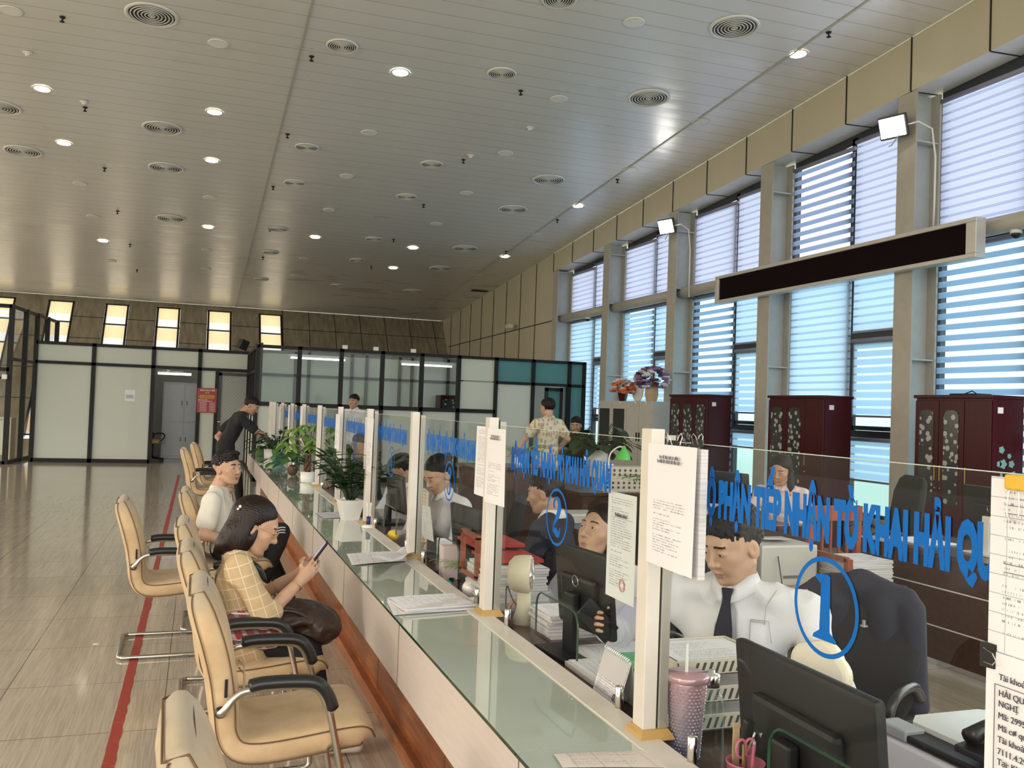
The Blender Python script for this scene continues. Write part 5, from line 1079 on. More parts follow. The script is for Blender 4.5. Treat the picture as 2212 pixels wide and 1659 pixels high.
# ---- seated staff ----
def sit(lab,x,y,hz,face,tf,lean=.05,wr=None,**k):
    """hz head centre height; tf torso facing"""
    f=V((tf[0],tf[1],0)).normalized(); r_=f.cross(V((0,0,1))); c=V((x,y,0)); A=lambda a,b,zz: tuple(c+r_*a+f*b+V((0,0,zz)))
    J=dict(head=A(0,lean+.05,hz),face=face,neck=A(0,lean,hz-.135),chest=A(0,lean*.6,hz-.32),pelvis=A(0,-.04,hz-.60),shR=A(.19,lean-.01,hz-.20),shL=A(-.19,lean-.01,hz-.20),elR=A(.26,lean+.10,hz-.46),wrR=A(.16,lean+.28,hz-.42),elL=A(-.26,lean+.10,hz-.46),wrL=A(-.16,lean+.28,hz-.42),hdR=tuple(f),hdL=tuple(f),pnR=(0,0,-1),pnL=(0,0,-1),thR=tuple(-r_),thL=tuple(r_),curlR=.5,curlL=.5,tf=tuple(f),knR=A(.1,.40,.50),knL=A(-.1,.40,.50),anR=A(.1,.42,.09),anL=A(-.1,.42,.09),toeR=A(.1,.6,.05),toeL=A(-.1,.6,.05))
    J.update(k.pop('J',{})); return person(lab,(x,y,0),J,**k)
# officer at window 1
x,y=1.72,2.62
r1,T,F,P,so=sit('seated officer in white shirt and dark tie looking down at his phone behind pane 1',x+.03,y,1.175,(-.86,-.18,-.36),(-.80,-.60),lean=.0,res=.0055,headres=.0028,skin='skin_light',shirt=('white_cloth',{'g':.02,'collar':'white_cloth','wr':.034,'wf':11.}),pants='navy_cloth',hair=('short','hair_black'),hs=1.08,
 J=dict(shR=(1.60,2.84,.975),shL=(1.92,2.50,.965),elR=(1.50,3.02,.79),wrR=(1.40,2.91,.835),hdR=(-.72,-.35,.35),pnR=(.1,-.9,.2),thR=(0,.1,1),curlR=.9,elL=(1.93,2.34,.74),wrL=(1.66,2.17,.77),hdL=(-.9,-.2,-.1),curlL=.5,neck=(1.745,2.64,1.035),head=(1.715,2.62,1.175),chest=(1.76,2.66,.86),pelvis=(1.80,2.70,.56)))
O=V((x+.03,y,0)); nf=V((-.80,-.60,0)).normalized(); nb_=V((1.745,2.64,1.03))-O+nf*.075; rt=nf.cross(V((0,0,1)))
tie=MB(); tie.prism([(-.018,.012),(.018,.012),(.012,-.03),(-.012,-.03)],nb_+nf*.012+V((0,0,-.01)),rt,V((0,0,1)),.014)
pts=[V((0,0,-.035))+nf*.016,V((0,0,-.12))+nf*.034,V((0,0,-.22))+nf*.050,V((0,0,-.34))+nf*.052]; ww=[.012,.028,.036,.042]
for i in range(3):
    a,b=nb_+pts[i],nb_+pts[i+1]; tie.add([a-rt*ww[i],a+rt*ww[i],b+rt*ww[i+1],b-rt*ww[i+1]]+[q+nf*.006 for q in (a-rt*ww[i],a+rt*ww[i],b+rt*ww[i+1],b-rt*ww[i+1])],[(0,1,2,3),(7,6,5,4),(0,4,5,1),(1,5,6,2),(2,6,7,3),(3,7,4,0)])
obj('necktie',tie,'navy_cloth',r1)
def on_surf(o,px,py,off=.003,rad=.02):
    me=o.data; n=len(me.vertices); a=np.empty(n*3,np.float32); me.vertices.foreach_get('co',a); a=a.reshape(-1,3)+np.array(o.parent.location)
    r_=RC@np.array([px-W0/2,-(py-H0/2),-FPX]); r_/=np.linalg.norm(r_); o0=np.array([0,0,CAMH]); d=a-o0; t=d@r_; pp=np.linalg.norm(d-t[:,None]*r_,axis=1); m=pp<rad
    return V(o0+r_*(t[m].min()-off))-o.parent.location if m.any() else None
mat('seam_grey',(.38,.38,.40),.8)
for ln_ in ([(1622,1338),(1660,1342),(1668,1402)],[(1622,1338),(1618,1400)],[(1622,1342),(1662,1346)],[(1678,1275),(1655,1310),(1650,1360)],[(1545,1345),(1538,1400)]):
    pts_=[]
    for k_ in range(len(ln_)-1):
        for q_ in range(5): f_=q_/5; pts_.append(on_surf(so,ln_[k_][0]*(1-f_)+ln_[k_+1][0]*f_,ln_[k_][1]*(1-f_)+ln_[k_+1][1]*f_))
    pts_=[q for q in pts_ if q is not None]
    if len(pts_)>2: obj('seam',MB().tube(pts_,.0012,5),'seam_grey',so,True)
pk=nb_-V((0,0,.22))-rt*.105+nf*.035; pkm=MB().sheet(pk-V((0,0,.1))-rt*.0,-rt*.085,V((0,0,.11)),2,2); o=obj('shirt_pocket',pkm,'white_cloth',so) if False else None
hp=V(P['wrR'])+V(P['hdR']).normalized()*.085
ph=thing('smartphone','black smartphone in the raised hand of the officer at window 1','phone',hp+V((.0,-.028,.01))); Rp=Matrix.Rotation(.75,3,'Y')@Matrix.Rotation(.1,3,'Z'); obj('case',MB().box((0,0,0),(.165,.009,.075),Rp,bev=.004),'satin_black',ph,True); obj('screen',MB().box(Rp@V((0,.0052,0)),(.15,.001,.068),Rp),'screen_glow',ph)
# woman at window 2
sit('seated woman in white shirt at window 2 looking up to the left',1.75,3.62,1.075,(-.86,-.30,.22),(-.85,-.5),lean=.03,res=.008,headres=.0034,skin='skin_light',female=True,shirt=('white_cloth',{'g':.02,'collar':'white_cloth'}),pants='navy_cloth',hair=('long','hair_brown'),J=dict(wrR=(1.40,3.75,.77),elR=(1.58,3.88,.72)))
# dark-jacketed officer behind window 2
sit('seated officer in a dark uniform jacket behind window 2, facing away',2.05,5.0,1.10,(-.75,.6,-.2),(-.7,.6),lean=.03,res=.011,headres=.006,skin='skin_tan',shirt=('navy_cloth',{'g':.028,'collar':'white_cloth'}),hair=('short','hair_black'))
# staff at window 3 and 4
sit('seated woman with tied hair at window 3 looking down at papers',1.66,6.0,1.135,(-.80,-.35,-.50),(-.85,-.4),lean=.06,res=.009,headres=.0042,skin='skin_light',female=True,shirt=('white_cloth',{'g':.018,'collar':'white_cloth'}),hair=('bun','hair_black'))
sit('seated man in a white shirt at window 4 bent over the desk',1.74,7.4,1.06,(-.80,.3,-.55),(-.8,-.4),lean=.10,res=.011,headres=.0055,skin='skin_tan',shirt=('white_cloth',{'g':.018,'collar':'white_cloth'}),hair=('short','hair_black'))
sit('dark-haired clerk far down the counter behind window 5',1.70,9.3,1.16,(-.9,-.3,-.2),(-.85,-.3),res=.014,headres=.007,skin='skin_tan',shirt=('navy_cloth',{'g':.02}),hair=('short','hair_black'))
# man in dark uniform with hand at mouth
q=PX(1243,918,1,12.6)
sit('seated man in a dark uniform resting his chin on his hand behind the plants',q.x,12.6,q.z,(-.55,-.80,-.25),(-.3,-.9),res=.011,headres=.0052,skin='skin_tan',shirt=('black_cloth',{'g':.02,'collar':'black_cloth'}),hair=('short','hair_black'),J=dict(elR=(q.x-.10,12.25,q.z-.40),wrR=(q.x-.09,12.42,q.z-.14),hdR=(.5,.2,.6),pnR=(.3,1,0),thR=(0,0,1),curlR=1.2))
# woman at the back desk
q=PX(1695,1015,1,6.6)
sit('long-haired woman in pale pink shirt at a desk before the middle cabinet',q.x,6.6,q.z,(-.75,-.50,-.28),(-.75,-.55),lean=.05,res=.009,headres=.0042,skin='skin_tan',female=True,shirt=('pink_cloth',{'g':.018,'collar':'pink_cloth'}),hair=('long','hair_black'))
# ================= DESKS AND PROPS BEHIND THE COUNTER =================
ZD=.72
b=MB().b2((1.145,.55,ZD-.03),(1.60,12.9,ZD)); b.b2((1.15,.6,.05),(1.17,12.8,ZD-.03)) 
solo('staff_desk',b,'dark_walnut','continuous dark staff desk along the inner side of the counter glass','desk')
def page(name,o,ex,ey,mt,lab,cat,group=None,fn=None,nx=6,ny=6,th=0.,par=None):
    b=MB().sheet(o,ex,ey,nx,ny,fn)
    if par is not None: return obj(name,b,mt,par)
    r=solo(name,b,mt,lab,cat,group)
    return r
# pads of notices clipped to posts
def clip_thing(p,R_,mt,lab,s=1.):
    r=thing('binder_clip',lab,'binder clip',p); b=MB(); b.prism([(-.008*s,0),(.008*s,0),(.003*s,.022*s),(-.003*s,.022*s)],(0,0,0),R_@V((1,0,0)),R_@V((0,0,1)),.035*s); obj('clip_body',b,mt,r)
    for q in (-1,1): obj('wire_handle',MB().tube([R_@V((q*.006*s,-.010*s,.004)),R_@V((q*.016*s,-.008*s,.03*s)),R_@V((q*.018*s,0,.038*s)),R_@V((q*.016*s,.008*s,.03*s)),R_@V((q*.006*s,.010*s,.004))],.001*s,6),'chrome',r)
    return r
def notice(y0,y1,zt,zb,x,lab,pages=1,head=True,lean=0.,mt='qr_page'):
    r=thing('notice_pad' if pages>1 else 'notice_page',lab,'paper notice',(x,(y0+y1)/2,zb))
    hw=(y1-y0)/2; h=zt-zb
    if pages>1: obj('lower_sheets',MB().box((.014,0,h/2-.004),(.018,2*hw,h)),'page_edges',r)
    random.seed(int(y0*100)); ph=random.random()*6
    obj('top_sheet',MB().sheet((0,hw,0),(lean,-2*hw,0),(0,0,h),10,10,lambda u,v:.006+.005*math.sin(u*3+ph)*(1-v)),mt,r,True)
    if head:
        print_line('heading',-.045,.05,h*.885,.0085,(-.0135,0,0),(0,-1,0),'print_ink',r,3); print_line('heading',-.055,.055,h*.85,.0085,(-.0135,0,0),(0,-1,0),'print_ink',r,5)
    return r
notice(1.795,2.03,1.525,1.23,1.078,'thick pad of notice sheets clipped to the nearest tall post',2)
clip_thing((1.082,1.92,1.512),rotz(0),'matte_black','black binder clip gripping the thick pad on the nearest post',1.1)
clip_thing((1.11,1.86,1.525),rotz(.3),'matte_black','black binder clip on the glass just right of the nearest post',.8); 
notice(3.14,3.36,1.52,1.235,1.078,'white notice page hanging on the near side of the second post',1)
notice(3.42,3.64,1.52,1.235,1.12,'white notice page on the pane left of the second post',1,mt='letter_page',head=False)
notice(5.78,6.02,1.50,1.15,1.08,'long white notice strip on the fourth post',1,head=False)
notice(6.16,6.32,1.50,1.14,1.12,'long white notice strip left of the fourth post',1,head=False,mt='letter_page')
notice(7.25,7.47,1.50,1.22,1.08,'short white notice sheet on the fifth post',1,head=False)
notice(9.9,10.1,1.54,1.16,1.07,'white notice strip on the seventh post',1,head=False)
notice(11.3,11.5,1.54,1.20,1.07,'white notice strip on the eighth post',1,head=False,mt='letter_page')
notice(12.6,12.8,1.54,1.2,1.07,'white notice strip on the ninth post',1,head=False,mt='letter_page')
# typed announcement behind pane 2
r=thing('announcement_page','typed announcement page with a round red stamp behind pane 2','paper notice',(1.142,2.31,1.07)); obj('sheet',MB().sheet((0,.088,0),(0,-.18,0),(0,0,.30),2,2),'letter_page',r)
t_=text_mesh('THÔNG BÁO',.013,'print_ink',(-.002,0,.232),(0,-1,0),(0,0,1),r,'heading',align='CENTER')
st=MB(); st.tube([V((-.002,-.02+.017*math.cos(2*PI*k/24),.045+.017*math.sin(2*PI*k/24))) for k in range(24)],.0009,4,closed=True); st.tube([V((-.002,-.02+.012*math.cos(2*PI*k/24),.045+.012*math.sin(2*PI*k/24))) for k in range(24)],.0005,4,closed=True); obj('red_stamp',st,'red_ink',r)
# documents at the right edge
r=thing('form_sheet','upper form sheet with ruled boxes hanging at the right edge of the photo','paper notice',(1.118,.93,1.27)); obj('sheet',MB().sheet((0,.105,0),(0,-.21,0),(0,0,.255),8,8,lambda u,v:.003*math.sin(u*5)),'form_page',r,True)
for i,(y,z) in enumerate(((.985,.215),(.94,.175),(.985,.13))): obj('ruled_box',MB().b2((-.006,y-.93-.02,z),(-.0052,y-.93+.02,z+.0008)).b2((-.006,y-.93-.02,z-.012),(-.0052,y-.93+.02,z-.0112)),'print_ink',r)
c=thing('binder_clip','yellow binder clip at the top of the form sheet, right edge','binder clip',(1.115,.985,1.52)); obj('clip_body',MB().b2((-.008,-.018,-.012),(.008,.018,.010),bev=.003),'yellow_plastic',c); obj('wire_handle',MB().tube(catm([(-.009,.008,-.01),(-.010,.010,-.045),(-.010,.0,-.055),(-.010,-.010,-.045),(-.009,-.008,-.01)],5),.0012,6),'chrome',c,True)
r=thing('tax_sheet','lower printed sheet about tax accounts hanging at the right edge of the photo','paper notice',(1.116,.93,.88)); obj('sheet',MB().sheet((0,.105,0),(0,-.21,0),(0,0,.39),8,8,lambda u,v:.002*math.sin(u*5)),'paper',r,True)
bx=MB()
def fr_(y0,y1,z0,z1):
    for a in ((y0,y1,z0,z0),(y0,y1,z1,z1),(y0,y0,z0,z1),(y1,y1,z0,z1)): bx.b2((-.005,min(a[0],a[1])-.0004,min(a[2],a[3])-.0004),(-.0042,max(a[0],a[1])+.0004,max(a[2],a[3])+.0004))
fr_(.085,-.09,.195,.345); 
for k in range(9): fr_(.085,-.09,.155-.022*k,.177-.022*k)
obj('ruled_lines',bx,'print_ink',r)
for i,(tx,z) in enumerate((('Tài khoản thu NSNN mới',.353),('HẢI QUAN CỬA KHẨU QUỐC TẾ HỮU',.330),('NGHỊ',.315),('Mã: 2995013',.298),('Mã cơ quan thu: 2995013',.281),('Tài khoản thu thuế',.264),('7111.4.2995013',.247),('Tại: Kho bạc Nhà nước khu vực',.232),('Nghiệp vụ 2',.217),('ĐBHC: 2411',.203),('Nội dung nộp NSNN',.162),('Thuế NK',.140),('Thuế GTGT',.118),('Thuế môi trường',.096),('Thuế chống bán phá giá',.074),('Thuế xuất khẩu',.052),('Thuế tự vệ',.030),('Phạt VPHC',.008))): text_mesh(tx,.0125,'print_ink',(-.0052,.078,z),(0,-1,0),(0,0,1),r,'printed_line')
clip_thing((1.116,1.04,1.262),Matrix.Rotation(PI/2,3,'X'),'matte_black','black binder clip holding the two sheets together at the right edge',1.0)
# ---- monitors ----
def monitor(lab,loc,rz,w_,h_,mt='satin_black',white=False,tilt_=.1,badge=False,z0=.08):
    r=thing('monitor',lab,'monitor',loc,rz); R_=Matrix.Rotation(-tilt_,3,'Y'); c=V((0,0,z0+h_/2))
    obj('casing',MB().box(c,(.028,w_,h_),R_,bev=.012),mt,r,True,auto=True); obj('rear_bulge',MB().box(c+R_@V((-.022,0,-.03)),(.03,w_*.62,h_*.55),R_,bev=.014),mt,r)
    obj('screen',MB().box(c+R_@V((.0145,0,0)),(.001,w_-.03,h_-.03),R_),'screen_glow',r); m2='white_plastic' if white else mt
    obj('stand',MB().box((-.055,0,(z0+h_*.45)/2),(.03,.07,z0+h_*.5),bev=.008),m2,r); obj('foot',MB().b2((-.14,-.12,0),(.08,.12,.014),bev=.006),m2,r)
    if badge:
        o=c+R_@V((-.0385,0,h_*.12)); obj('badge_ring',MB().tube([o+R_@V((0,.02*math.cos(2*PI*k/24),.02*math.sin(2*PI*k/24))) for k in range(24)],.0013,6,closed=True),'chrome',r)
        text_mesh('DELL',.013,'chrome',o+V((0,.016,-.0045)),(0,-1,0),(0,0,1),r,'badge_letters')
    obj('sticker',MB().box(c+R_@V((-.0385,w_*.12,-h_*.18)),(.001,.04,.028),R_),'paper',r)
    return r
m1=monitor('large black monitor seen from behind at window 1, nearest the camera',(1.29,1.67,ZD),-.02,.50,.31,z0=.03); 
m2_=monitor('black monitor with round badge seen from behind at window 2',(1.36,3.03,ZD),.12,.38,.30,badge=True)
monitor('black monitor behind pane 3, seen from behind',(1.36,4.55,ZD),.1,.40,.28)
monitor('black monitor behind pane 4, half hidden by papers',(1.42,6.62,ZD),.1,.40,.28)
monitor('black monitor behind pane 5',(1.40,7.9,ZD),.0,.42,.28)
# low black device with stickers in the near serving opening
r=thing('card_terminal','black device with white and green stickers beneath the near monitor','terminal',(1.205,1.40,ZD)); obj('shell',MB().box((0,0,.085),(.05,.22,.15),Matrix.Rotation(-.15,3,'Y'),bev=.03),'matte_black',r,True)
Rk=Matrix.Rotation(-.15,3,'Y'); obj('white_sticker',MB().box(V((0,.06,.105))+Rk@V((-.026,0,0)),(.001,.035,.05),Rk),'paper',r); g=MB().prism([(-.012,-.014),(.014,-.012),(-.008,.016)],V((0,.02,.085))+Rk@V((-.0265,0,0)),(0,-1,0),Rk@V((0,0,1)),.001); obj('green_sticker',g,'leaf_light',r)
solo('red_folder',MB().b2((1.16,1.49,ZD),(1.20,1.50,ZD+.10)).b2((1.16,1.47,ZD),(1.2,1.478,ZD+.10)),'red_plastic','small red plastic folder standing beside the black device','folder'); solo('yellow_marker',MB().tube([(1.18,1.45,ZD),(1.18,1.45,ZD+.07)],.012,10),'yellow_plastic','yellow marker standing beside the black device','marker',smooth=False)
# tumbler with straw
r=thing('tumbler','studded pink and blue plastic tumbler with lid and straw, right of the nearest post','tumbler',(1.215,2.05,ZD))
b=MB(); prof=[(.034,0),(.036,.004)]; nz_,nn_=26,30
b.lathe([(.033,0),(.036,.003),(.049,.195),(.0495,.2)],(0,0,0),30); obj('cup',b,'studded_plastic',r,True)
b=MB()
for i in range(22):
    z=.008+i*.0085; rad=.036+(.049-.036)*z/.195
    for k in range(26): a=2*PI*(k+.5*(i%2))/26; b.add([(rad*math.cos(a+q)*m_,rad*math.sin(a+q)*m_,z+dz) for q,dz,m_ in ((-.10,0,1.),(0,-.0035,1.),(.10,0,1.),(0,.0035,1.),(0,0,1.07))],[(0,1,4),(1,2,4),(2,3,4),(3,0,4)])
obj('studs',b,'studded_plastic',r); b=MB().lathe([(.05,.198),(.056,.2),(.057,.212),(.054,.218),(.0,.22)],(0,0,0),32,cap=False); obj('lid',b,'pink_lid',r,True) if 'pink_lid' in M else obj('lid',b,'studded_plastic',r,True)
obj('straw',MB().tube([(.0,0,.02),(.0,.005,.29)],.0042,10),'white_plastic',r,True)
# glass bottle
r=thing('glass_bottle','clear glass bottle with steel cap beside the tumbler','bottle',(1.30,2.07,ZD)); obj('glass_body',MB().lathe([(.036,0),(.037,.01),(.037,.125),(.03,.15),(.02,.165),(.02,.175)],(0,0,0),24,cap=False),'bottle_glass',r,True); obj('cap',MB().lathe([(.022,.172),(.023,.2),(.02,.206),(.008,.207),(.008,.214)],(0,0,0),24),'chrome',r,True)
# pink mesh cup with scissors, pens
r=thing('pen_cup','pink mesh cup of scissors, ruler and pens in front of the near monitor','pen cup',(1.20,1.76,ZD)); b=MB().lathe([(.036,0),(.042,.10),(.044,.10),(.044,.104),(.041,.104),(.035,.004)],(0,0,0),28); obj('cup',b,'pink_plastic',r,True)
sc=thing('scissors','pink handled scissors standing in the pink cup','scissors',(1.195,1.755,ZD+.02)); 
for q in (-1,1): obj('handle',MB().tube([V((q*.011+.013*math.cos(2*PI*k/16),0,.115+.02*math.sin(2*PI*k/16))) for k in range(16)],.0035,8,closed=True),'pink_plastic',sc,True)
obj('blades',MB().b2((-.006,-.001,0),(.006,.001,.095)),'chrome',sc)
solo('wooden_ruler',MB().b2((1.185,1.79,ZD+.01),(1.203,1.793,ZD+.18)),'pine_wood','cream punched ruler standing in the pink cup','ruler',bevel=.001)
r=thing('stapler','black stapler standing upright in the pink cup','stapler',(1.22,1.80,ZD+.02)); obj('arm',MB().box((0,0,.09),(.022,.02,.16),Matrix.Rotation(.25,3,'X'),bev=.006),'satin_black',r); obj('plate',MB().box((.0,-.028,.10),(.018,.006,.12),Matrix.Rotation(.5,3,'X')),'chrome',r)
for i,(dx,dy,mt,l) in enumerate(((-.02,-.02,'gold','yellow pencil in the pink cup'),(.015,-.01,'silver_frame','silver pen in the pink cup'),(.0,-.03,'pink_plastic','pink pen in the pink cup'))): solo('pen',MB().tube([(1.20+dx*.5,1.76+dy*.5,ZD+.01),(1.20+dx,1.76+dy,ZD+.15)],.0035,8),mt,l,'pen','pens in the pink cup')
# letter tray
r=thing('letter_tray','beige three-tier letter tray full of papers behind the nearest post','letter tray',(1.40,2.28,ZD))
for i,z in enumerate((0.02,.095,.17)):
    t_=obj('tier',MB().b2((-.15,-.12,z),(.15,.12,z+.006)).b2((-.15,.114,z),(.15,.12,z+.04)).b2((-.15,-.12,z),(-.144,.12,z+.04)).b2((.144,-.12,z),(.15,.12,z+.04)).b2((-.15,-.12,z),(.15,-.114,z+.045)),'beige_plastic',r,bevel=.002)
    sl=MB()
    for k in range(9): sl.prism([(-.1+.022*k,.008),(-.092+.022*k,.008),(-.082+.022*k,.036),(-.09+.022*k,.036)],(0,-.1205,z),(1,0,0),(0,0,1),.0012)
    obj('slots',sl,'vent_dark',t_)
for x in (-.14,.14):
    for y in (-.11,.11): obj('support',MB().b2((x-.006,y-.006,0),(x+.006,y+.006,.2)),'beige_plastic',r)
for i,z in enumerate((.028,.103,.178)): solo('paper_stack',MB().box((1.40,2.275,ZD+z+.012),(.27,.21,.024)),'page_edges','papers in the %s tier of the letter tray'%('bottom','middle','top')[i],'paper stack','papers in the letter tray')
page('printed_page',(1.27,2.39,ZD+.205),(.27,0,0),(0,-.21,0),'letter_page','printed page with a blue stamp lying on top of the letter tray','paper')
# calendar
r=thing('desk_calendar','spiral desk calendar open at month 03 left of the nearest post','calendar',(1.21,2.47,ZD)); obj('page_front',MB().sheet((-.03,.09,0),(0,-.18,0),(.045,0,.15),2,2),'table_page',r); obj('page_back',MB().sheet((.06,.09,0),(0,-.18,0),(-.045,0,.15),2,2),'paper',r); obj('picture',MB().sheet((-.0095,.085,.075),(0,-.17,0),(.0215,0,.07),2,2),'flower_white',r)
text_mesh('03',.03,'print_ink',(-.023,-.04,.03),(0,-1,0),(.28,0,.96),r,'month_number'); b=MB()
for k in range(14): b.tube([V((.015+.006*math.cos(t),.08-.012*k,.152+.006*math.sin(t))) for t in [2*PI*j/8 for j in range(8)]],.0008,4,closed=True)
obj('spiral',b,'chrome',r)
# fan behind pane 2
r=thing('desk_fan','small cream desk fan with round head behind pane 2','fan',(1.30,3.50,ZD)); c=V((0,0,.20)); Rf=Matrix.Rotation(-.5,3,'Z')@Matrix.Rotation(PI/2,3,'Y')
b=MB().lathe([(.02,-.07),(.05,-.065),(.072,-.045),(.078,-.01),(.078,.02),(.07,.028)],(0,0,0),28); b.v=[tuple(c+Rf@V(p)) for p in b.v]; obj('fan_head',b,'ivory_plastic',r,True)
b=MB()
for q in (.02,.035,.05,.064): b.tube([c+Rf@V((q*math.cos(2*PI*k/24),q*math.sin(2*PI*k/24),.03)) for k in range(24)],.001,5,closed=True)
for k in range(16): a=2*PI*k/16; b.tube([c+Rf@V((.01*math.cos(a),.01*math.sin(a),.033)),c+Rf@V((.07*math.cos(a),.07*math.sin(a),.028))],.001,4)
obj('grille',b,'chrome',r); b=MB()
for k in range(5): a=2*PI*k/5; b.add([c+Rf@V((.012*math.cos(a),.012*math.sin(a),.018)),c+Rf@V((.06*math.cos(a-.25),.06*math.sin(a-.25),.012)),c+Rf@V((.062*math.cos(a+.35),.062*math.sin(a+.35),.022))],[(0,1,2)])
obj('blades',b,'beige_plastic',r); obj('stand',MB().tube([(0,0,.0),(.0,0,.06),(0,0,.14)],[.05,.03,.028],16),'ivory_plastic',r,True); obj('cable',MB().tube(catm([(.04,0,.01),(.0,.12,.06),(-.02,.16,.12),(-.04,.10,.02),(-.08,-.1,.004)],5),.003,6),'black_plastic',r,True)
# papers and piles in windows 2-4
def pile(x,y,z,w_,d_,h_,lab,rz=0.,n=9,mt='page_edges',top='letter_page',name='paper_stack'):
    r=thing(name,lab,'paper stack',(x,y,z),rz); random.seed(int(x*100+y*10)); b=MB(); k=max(3,int(h_/.012)); hh=h_/k
    for i in range(k): b.box(((random.random()-.5)*.018,(random.random()-.5)*.018,hh*(i+.5)),(w_,d_,hh*.92),rotz((random.random()-.5)*.12))
    obj('sheets',b,mt,r); obj('top_page',MB().sheet((-w_/2,d_/2,h_+.001),(0,-d_,0),(w_,0,0),4,4,lambda u,v:.002*math.sin(u*4+v*3)),top,r,True); return r
pile(1.45,3.32,ZD,.30,.21,.09,'tall stack of printed papers behind the announcement page'); pile(1.46,2.92,ZD,.28,.2,.03,'low stack of papers before the officer at window 2 side'); pile(1.35,3.86,ZD,.28,.3,.18,'high pile of documents behind pane 2, left of the fan'); pile(1.5,5.3,ZD,.3,.21,.05,'paper pile under the hands of the woman at window 3')
o=thing('keyboard','white keyboard on the desk below the officer at window 1 and 2','keyboard',(1.30,2.72,ZD),.0); obj('base',MB().b2((-.07,-.17,0),(.07,.17,.018),bev=.004),'white_plastic',o)
kb=MB()
for i in range(5):
    for j in range(14): kb.b2((-.06+.025*i,-.16+.023*j,.018),(-.04+.025*i,-.142+.023*j,.024))
tag(obj('keys',kb,'paper',o),kind='stuff')
solo('green_box',MB().b2((1.40,2.70,ZD+.03),(1.50,2.82,ZD+.055),bev=.004),'green_box','small green plastic box on the low paper stack','box'); solo('computer_mouse',MB().ball((1.30,2.50,ZD+.012),(.05,.03,.018),14),'white_plastic','white computer mouse beside the calendar','mouse',smooth=True)
solo('red_book',MB().b2((1.25,4.05,ZD+.22),(1.5,4.35,ZD+.235)).b2((1.25,3.8,ZD+.19),(1.5,4.1,ZD+.205)),'book_red','red and dark covered books on the high pile behind pane 2','book')
r=thing('open_letter','white paper sheet held up in front of the woman at window 3','paper',(1.30,5.15,ZD)); obj('sheet',MB().sheet((0,.13,.10),(0,-.26,0),(-.03,0,.20),6,6,lambda u,v:.006*math.sin(u*4)),'form_page',r,True); obj('stand',MB().b2((0,-.02,0),(.05,.02,.12)),'matte_black',r)
solo('pink_carton',MB().b2((1.20,4.42,ZD),(1.28,4.50,ZD+.17),bev=.004),'pink_cloth','pink carton behind pane 3','carton'); solo('blue_bauble',MB().ball((1.17,4.22,ZD+.022),.022,14),'teal_bauble','small teal ball behind pane 3','ornament',smooth=True); solo('yellow_fruit',MB().ball((1.22,5.75,ZD+.035),(.035,.05,.035),14),'yellow_ink','yellow fruit behind pane 4','fruit',smooth=True)
b=MB(); b.box((1.42,5.85,ZD+.16),(.012,.36,.32)); solo('perforated_panel',b,'perforated_cream','cream perforated panel standing behind pane 4','panel')
solo('picture_frame',MB().b2((1.19,4.06,ZD+.12),(1.21,4.085,ZD+.30)).b2((1.19,3.83,ZD+.12),(1.21,3.855,ZD+.30)).b2((1.19,3.83,ZD+.29),(1.21,4.085,ZD+.31)).b2((1.19,3.83,ZD+.11),(1.21,4.085,ZD+.13)),'red_wood','brown picture frame behind pane 3 beside the second post','frame')
solo('white_ball',MB().ball((1.22,3.98,ZD+.045),.045,16),'white_ceramic','round white pot behind pane 3','pot',smooth=True)
# printer / scanner with phone at right
q=PX(1990,1590,0,1.42); r=thing('scanner','grey office scanner with white lid at the right, behind pane 1','scanner',(1.80,1.62,ZD)); obj('body',MB().b2((-.19,-.20,0),(.20,.20,.12),bev=.01),'white_plastic',r); obj('lid',MB().box((0,0,.132),(.37,.38,.016),bev=.006),'satin_black',r); obj('document_cover',MB().prism([(-.12,-.17),(.17,-.17),(.17,.15),(.12,.185),(-.08,.185),(-.12,.15)],(0,0,.146),(1,0,0),(0,1,0),.012),'white_ceramic',r); obj('control_panel',MB().b2((-.19,.10,.124),(-.13,.19,.15),bev=.004),'grey_steel',r)
r=thing('desk_phone','black desk telephone in front of the scanner','phone',(1.68,1.50,ZD+.158)); obj('base',MB().prism([(-.07,0),(.08,0),(.08,.045),(-.07,.015)],(0,0,0),(1,0,0),(0,0,1),.15),'black_plastic',r,bevel=.003); obj('handset',MB().tube([(-.05,.05,.035),(-.0,.055,.055),(.06,.05,.06)],[.022,.014,.022],10),'black_plastic',r,True)
kb=MB()
for i in range(4):
    for j in range(3): kb.b2((-.03+.024*i,-.05+.024*j,.025+.005*i),(-.014+.024*i,-.034+.024*j,.034+.005*i))
obj('keypad',kb,'grey_frame',r)
b=MB().b2((1.602,.8,ZD-.03),(2.05,1.95,ZD)).b2((1.61,.85,0),(1.64,1.9,ZD-.03)).b2((2.0,.85,0),(2.03,1.9,ZD-.03)); solo('side_desk',b,'dark_walnut','dark side desk carrying the scanner','desk')
